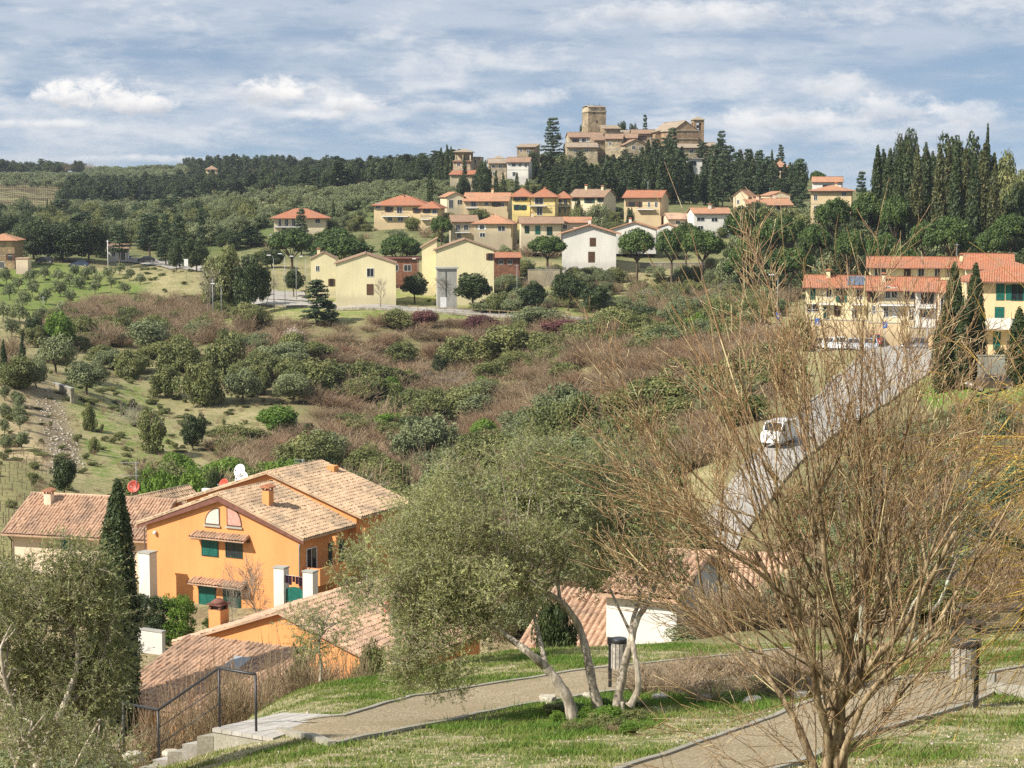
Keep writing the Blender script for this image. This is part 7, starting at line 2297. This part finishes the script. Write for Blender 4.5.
def car(label, px, pyb, rot, col, Y=None, y0=100, y1=400, s=1.0, name='parked_car', group='parked cars', lift=.15):
    base = hit(px, pyb, y0, y1) if Y is None else P(px, pyb, Y)
    if Y is not None: base.z = G(base.x, base.y)
    base.z += lift
    root = empty(name, base, R(rot), label, 'car', group); root.scale = (s, s, s)
    if col not in BODY: BODY[col] = CM['body'].mesh('body', plain('car_paint_%s' % (col,), col, .25, .6, var=.05))
    mobj('body', BODY[col], root); mobj('windows', ME['windows'], root)
    for x in (-1.3, 1.3):
        for y in (-.78, .78):
            w = mobj('wheel', ME['wheel'], root, (x, y, .33)); mobj('rim', ME['rim'], w)
    for y in (-.62, .62):
        mobj('headlight', lm1, root, (0, y, .68)); mobj('tail_light', lm2, root, (0, y, .74))
    return root


SILV = (.45, .46, .47); WHT = (.72, .72, .70); BLK = (.03, .03, .035); RED = (.45, .02, .05); BLU = (.07, .20, .50); LBL = (.50, .58, .68); BRN = (.12, .085, .06)
car('silver grey car parked before the tan retaining wall, tail to the road', 854, 344, 78, SILV, Y=164)
car('red car parked behind the light blue one in the middle of the car park', 875, 342, 80, RED, Y=166)
car('light blue car in front of the red one', 871, 348, 80, LBL, Y=158)
car('white car second from the left before the tan wall', 829, 338, 76, WHT, Y=165)
car('white van like car between the first white and the silver one', 840, 340, 76, WHT, Y=164, s=1.12)
car('dark car at the left end of the row before the tan wall', 816, 335, 74, BLK, Y=166)
car('black car under the right end of the brown front wall', 914, 345, 60, BLK, Y=157, s=1.05)
car('dark grey car beside the black one, before the gate wall', 925, 347, 62, (.12, .13, .14), Y=155)
car('brown car half hidden behind the grass bank before the peach house', 992, 371, 8, BRN, Y=112)
car('bright blue car on the road bend beside the white pole', 122, 260, 12, BLU, y0=220, y1=320)
car('black car right of the blue one on the left road', 146, 263, 15, BLK, y0=220, y1=320)
car('dark car parked in the shade of the great oak, left one', 45, 266, 5, BLK, Y=290, lift=.2)
car('dark blue car parked in the shade of the great oak, right one', 80, 264, 5, (.04, .06, .12), Y=290, lift=.2)
car('white car leftmost in the village car park', 244, 296, 70, WHT, y0=205, y1=270, s=1.1, lift=.3)
car('second white car in the village car park', 254, 296, 70, WHT, y0=205, y1=270, lift=.3)
car('cream car by the lamp in the village car park', 263, 297, 72, (.6, .56, .46), y0=205, y1=270, lift=.3)
car('black car at the left end of the village car park', 233, 297, 65, BLK, y0=205, y1=270, lift=.3)
car('white car in the garden between the beige and the bright yellow house', 583, 216, 20, WHT, Y=300)
car('dark car on the slope road left of the parking sign', 754, 329, 8, BLK, y0=180, y1=235, lift=.25)
# white van on the descending road
vb = hit(779, 446, 80, 140); vr = empty('white_van', vb + Vector((0, 0, .15)), R(62), 'white box van standing at the edge of the descending road', 'van'); vr.scale = (.78, .82, .82)
b = MB()
b.prism([(-2.6, -.95, .4), (2.6, -.95, .4), (2.6, -.95, 2.15), (2.35, -.95, 2.3), (-1.4, -.95, 2.3), (-2.0, -.95, 1.45), (-2.6, -.95, 1.15)], (0, 1.9, 0)); b.build('body', plain('van_white', (.76, .76, .74), .3, .5, var=.04), vr)
b = MB(); b.prism([(-1.99, -.82, 1.5), (-1.99, .82, 1.5), (-1.50, .78, 2.18), (-1.50, -.78, 2.18)], (-.03, 0, .02))
for s_ in (-1, 1): b.prism([(-1.9, s_ * .952, 1.42), (-.9, s_ * .952, 1.42), (-.9, s_ * .952, 2.0), (-1.45, s_ * .952, 2.0)], (0, s_ * .01, 0))
b.box(2.602, 2.61, -.6, -.05, 1.4, 1.95); b.box(2.602, 2.61, .05, .6, 1.4, 1.95); b.build('windows', GLASS, vr)
T('mixed', 772, 436, 16, 'small bush on the verge in front of the white van', Y=104, q=1.5)
T('bareshrub', 796, 440, 26, 'bare thorn bush on the verge beside the white van', Y=103, q=1.5)
for x in (-1.7, 1.7):
    for y in (-.85, .85):
        w = mobj('wheel', ME['wheel'], vr, (x, y, .36)); mobj('rim', ME['rim'], w)
for y in (-.8, .8): b = MB(); b.box(2.602, 2.63, y - .08, y + .08, .9, 1.25); b.build('tail_light', TAILM, vr)


# ------------------------------------------------------------------ lamps, poles, signs
def lamp(label, px, pyt, Y, arm=1, group=None, arm_len=1.3, r=.07):
    t = P(px, pyt, Y); bz = G(t.x, t.y); o = empty('street_lamp', (t.x, t.y, bz), 0, label, 'street lamp', group); h = t.z - bz
    b = MB(); b.tube([(0, 0, -.3), (0, 0, h * .5), (0, 0, h - .5)], [r, r * .8, r * .6], 8); b.build('pole', GREYM, o)
    b = MB(); b.tube([(0, 0, h - .5), (arm * .15, 0, h - .15), (arm * .5, 0, h), (arm * arm_len, 0, h + .05)], r * .55, 6); b.build('arm', GREYM, o)
    b = MB(); b.box(min(arm * (arm_len - .1), arm * (arm_len + .6)), max(arm * (arm_len - .1), arm * (arm_len + .6)), -.15, .15, h - .02, h + .14); b.build('lamp_head', WHITEP, o)


LG = 'lamps of the village car park'
lamp('car park street lamp, first of four from the left', 273.5, 255.5, 233, -1, LG, .6); lamp('car park street lamp, second of four and tallest', 284.5, 254, 238, -1, LG, .6)
lamp('car park street lamp, third of four', 296, 256.5, 243, -1, LG, .6); lamp('car park street lamp, right end of the four', 305.5, 256.5, 247, -1, LG, .6)
lamp('grey street lamp left of the terraced row above the blue sign', 778, 275, 185, -1, None, .7)
lamp('street lamp at the bend of the road behind the bare tree', 221, 284, 226, -1, None, 1.2)
lamp('street lamp before the cream yellow tall house', 418, 259, 250, -1, None, .5, .05)
lamp('small lamp on the slope right of the brown roofs', 783.5, 183, 370, 1, None, .5)


def pole(label, px, pyt, Y, r=.06, mat=None):
    t = P(px, pyt, Y); bz = G(t.x, t.y); o = empty('utility_pole', (t.x, t.y, bz), 0, label, 'pole')
    b = MB(); b.tube([(0, 0, -.3), (0, 0, t.z - bz)], [r, r * .7], 8); b.build('shaft', mat or GREYM, o); b = MB(); b.box(-.35, .35, -.03, .03, t.z - bz - .3, t.z - bz - .22); b.build('crossbar', mat or GREYM, o)


pole('white pole at the roadside beside the great oak', 107.5, 240, 290, .10, WHITEP); pole('thin grey pole on the grass left of the lone street tree', 517, 264, 236, .06)
pole('short pole at the bend of the road by the bare tree', 212.5, 279, 226, .08); pole('thin pole standing in the scrub under the olive grove', 43, 296, 232, .06)
pole('tall aerial pole behind the orange yellow house', 648, 181, 322, .05); pole('tall pole with aerial above the upper red roof', 957, 243, 205, .05)
pole('grey pole in front of the brown front wall', 928, 316, 160, .08)


def sign(label, px, pyt, pyb, Y, w, mat):
    t = P(px, pyt, Y); bz = G(t.x, t.y); s = mpp(Y); o = empty('road_sign', (t.x, t.y, bz), 0, label, 'sign'); h = t.z - bz; hh = (pyb - pyt) * s
    b = MB(); b.tube([(0, .04, -.3), (0, .04, h)], .04, 6); b.build('post', GREYM, o); b = MB(); b.box(-w * s / 2, w * s / 2, -.02, .0, h - hh, h); b.build('sign_plate', mat, o)
    b = MB(); b.box(-w * s / 8, w * s / 8, -.03, -.022, h - hh * .75, h - hh * .3); b.build('sign_symbol', WHITEP, o)


sign('blue square sign at the foot of the lamp left of the terraced row', 778.5, 312.5, 319, 178, 4.6, BLUEP); sign('blue square sign before the yellow end house', 817.5, 318.5, 325, 165, 4.5, BLUEP)
sign('blue round edged sign before the cream middle house', 885, 322, 328, 160, 5, BLUEP); sign('white board sign beside the left road', 186, 259, 266, 268, 4, WHITEP)
# wooden guard fence of the slope road
gf = empty('guard_fence', (0, 0, 0), 0, 'low wooden guard fence along the road below the street trees', 'fence'); prev = None
for i, x in enumerate(range(400, 660, 9)):
    p = hit(x, 309.5 + (x - 400) * .059, 190, 262); p = p + Vector((0, 0, .2)); b = MB(); b.box(p.x - .07, p.x + .07, p.y - .07, p.y + .07, p.z - .6, p.z + .75); b.build('post', WOODL, gf)
    if prev: b = MB(); b.tube([prev + Vector((0, 0, .6)), p + Vector((0, 0, .6))], .05, 5); b.build('rail', WOODL, gf)
    prev = p
# vineyard rows at the lower left
VM = plain('vine_wood', (.15, .11, .07), .8, .2)
for r_ in range(9):
    a = hit(-8, 462 + r_ * 13, 85, 200); c = hit(44 - r_ * 1, 452 + r_ * 11, 85, 200); vr_ = empty('vine_row', a, 0, 'row of bare vines on posts in the small vineyard at the left edge', 'vines', 'vine rows'); d = c - a; n = max(4, int(d.length / 2.2)); b = MB(); w = MB()
    for k in range(n + 1):
        q = a + d * k / n; z = G(q.x, q.y) - a.z; q = q - a
        b.box(q.x - .03, q.x + .03, q.y - .03, q.y + .03, z - .2, z + .95)
        w.tube([(q.x + .4, q.y, z - .1), (q.x + .45, q.y, z + .4), (q.x + .1, q.y + .1, z + .6), (q.x + .9, q.y, z + .65)], .025, 4)
    b.build('trellis', VM, vr_); w.build('vines', VM, vr_)
# far vineyard rows
p_ = []
rngv = np.random.default_rng(12)
for r_ in range(34):
    Yv = 455 + r_ * 5.2
    for x in np.arange(-60, 88 - max(0, (r_ - 22)) * 0, 2.2):
        d = ray(x + rngv.uniform(-.4, .4), 200); xx = d.x / d.y * Yv * K; p_.append((xx, Yv * K, rngv.uniform(.9, 1.3), 1.5))
S = []
for (x, y, h, w) in p_:
    z = G(x, y); S.append([x - 1.1, y, z + .8, x + 1.1, y, z + .8, .09, .09]); S.append([x, y, z, x, y, z + h, .1, .08])
V, F = segs(np.array(S), 3)
tag(mobj('vineyard', np_mesh('vineyard', V, F, [VM])), 'bare vineyard rows on the far slope at the left', 'vineyard', None, 'stuff')
# ------------------------------------------------------------------ the air over the valley
def haze():
    b = MB(); b.box(-5500, 5500, -90, 2600 * K + 300, -60, 34)
    hm = bpy.data.materials.new('haze_air'); hm.use_nodes = True; t = hm.node_tree; t.nodes.clear()
    o = t.nodes.new('ShaderNodeOutputMaterial'); v = t.nodes.new('ShaderNodeVolumePrincipled')
    v.inputs['Color'].default_value = (.80, .88, 1.0, 1); v.inputs['Density'].default_value = .00008; v.inputs['Anisotropy'].default_value = .2
    t.links.new(v.outputs[0], o.inputs['Volume'])
    tag(b.build('haze', hm), 'thin pale blue haze in the air over the valley', 'haze', None, 'stuff')


haze()
for _o in COL.objects:
    if _o.parent is None and _o.get('label') and len(_o['label'].split()) > 16: print('LONG', _o['label'])
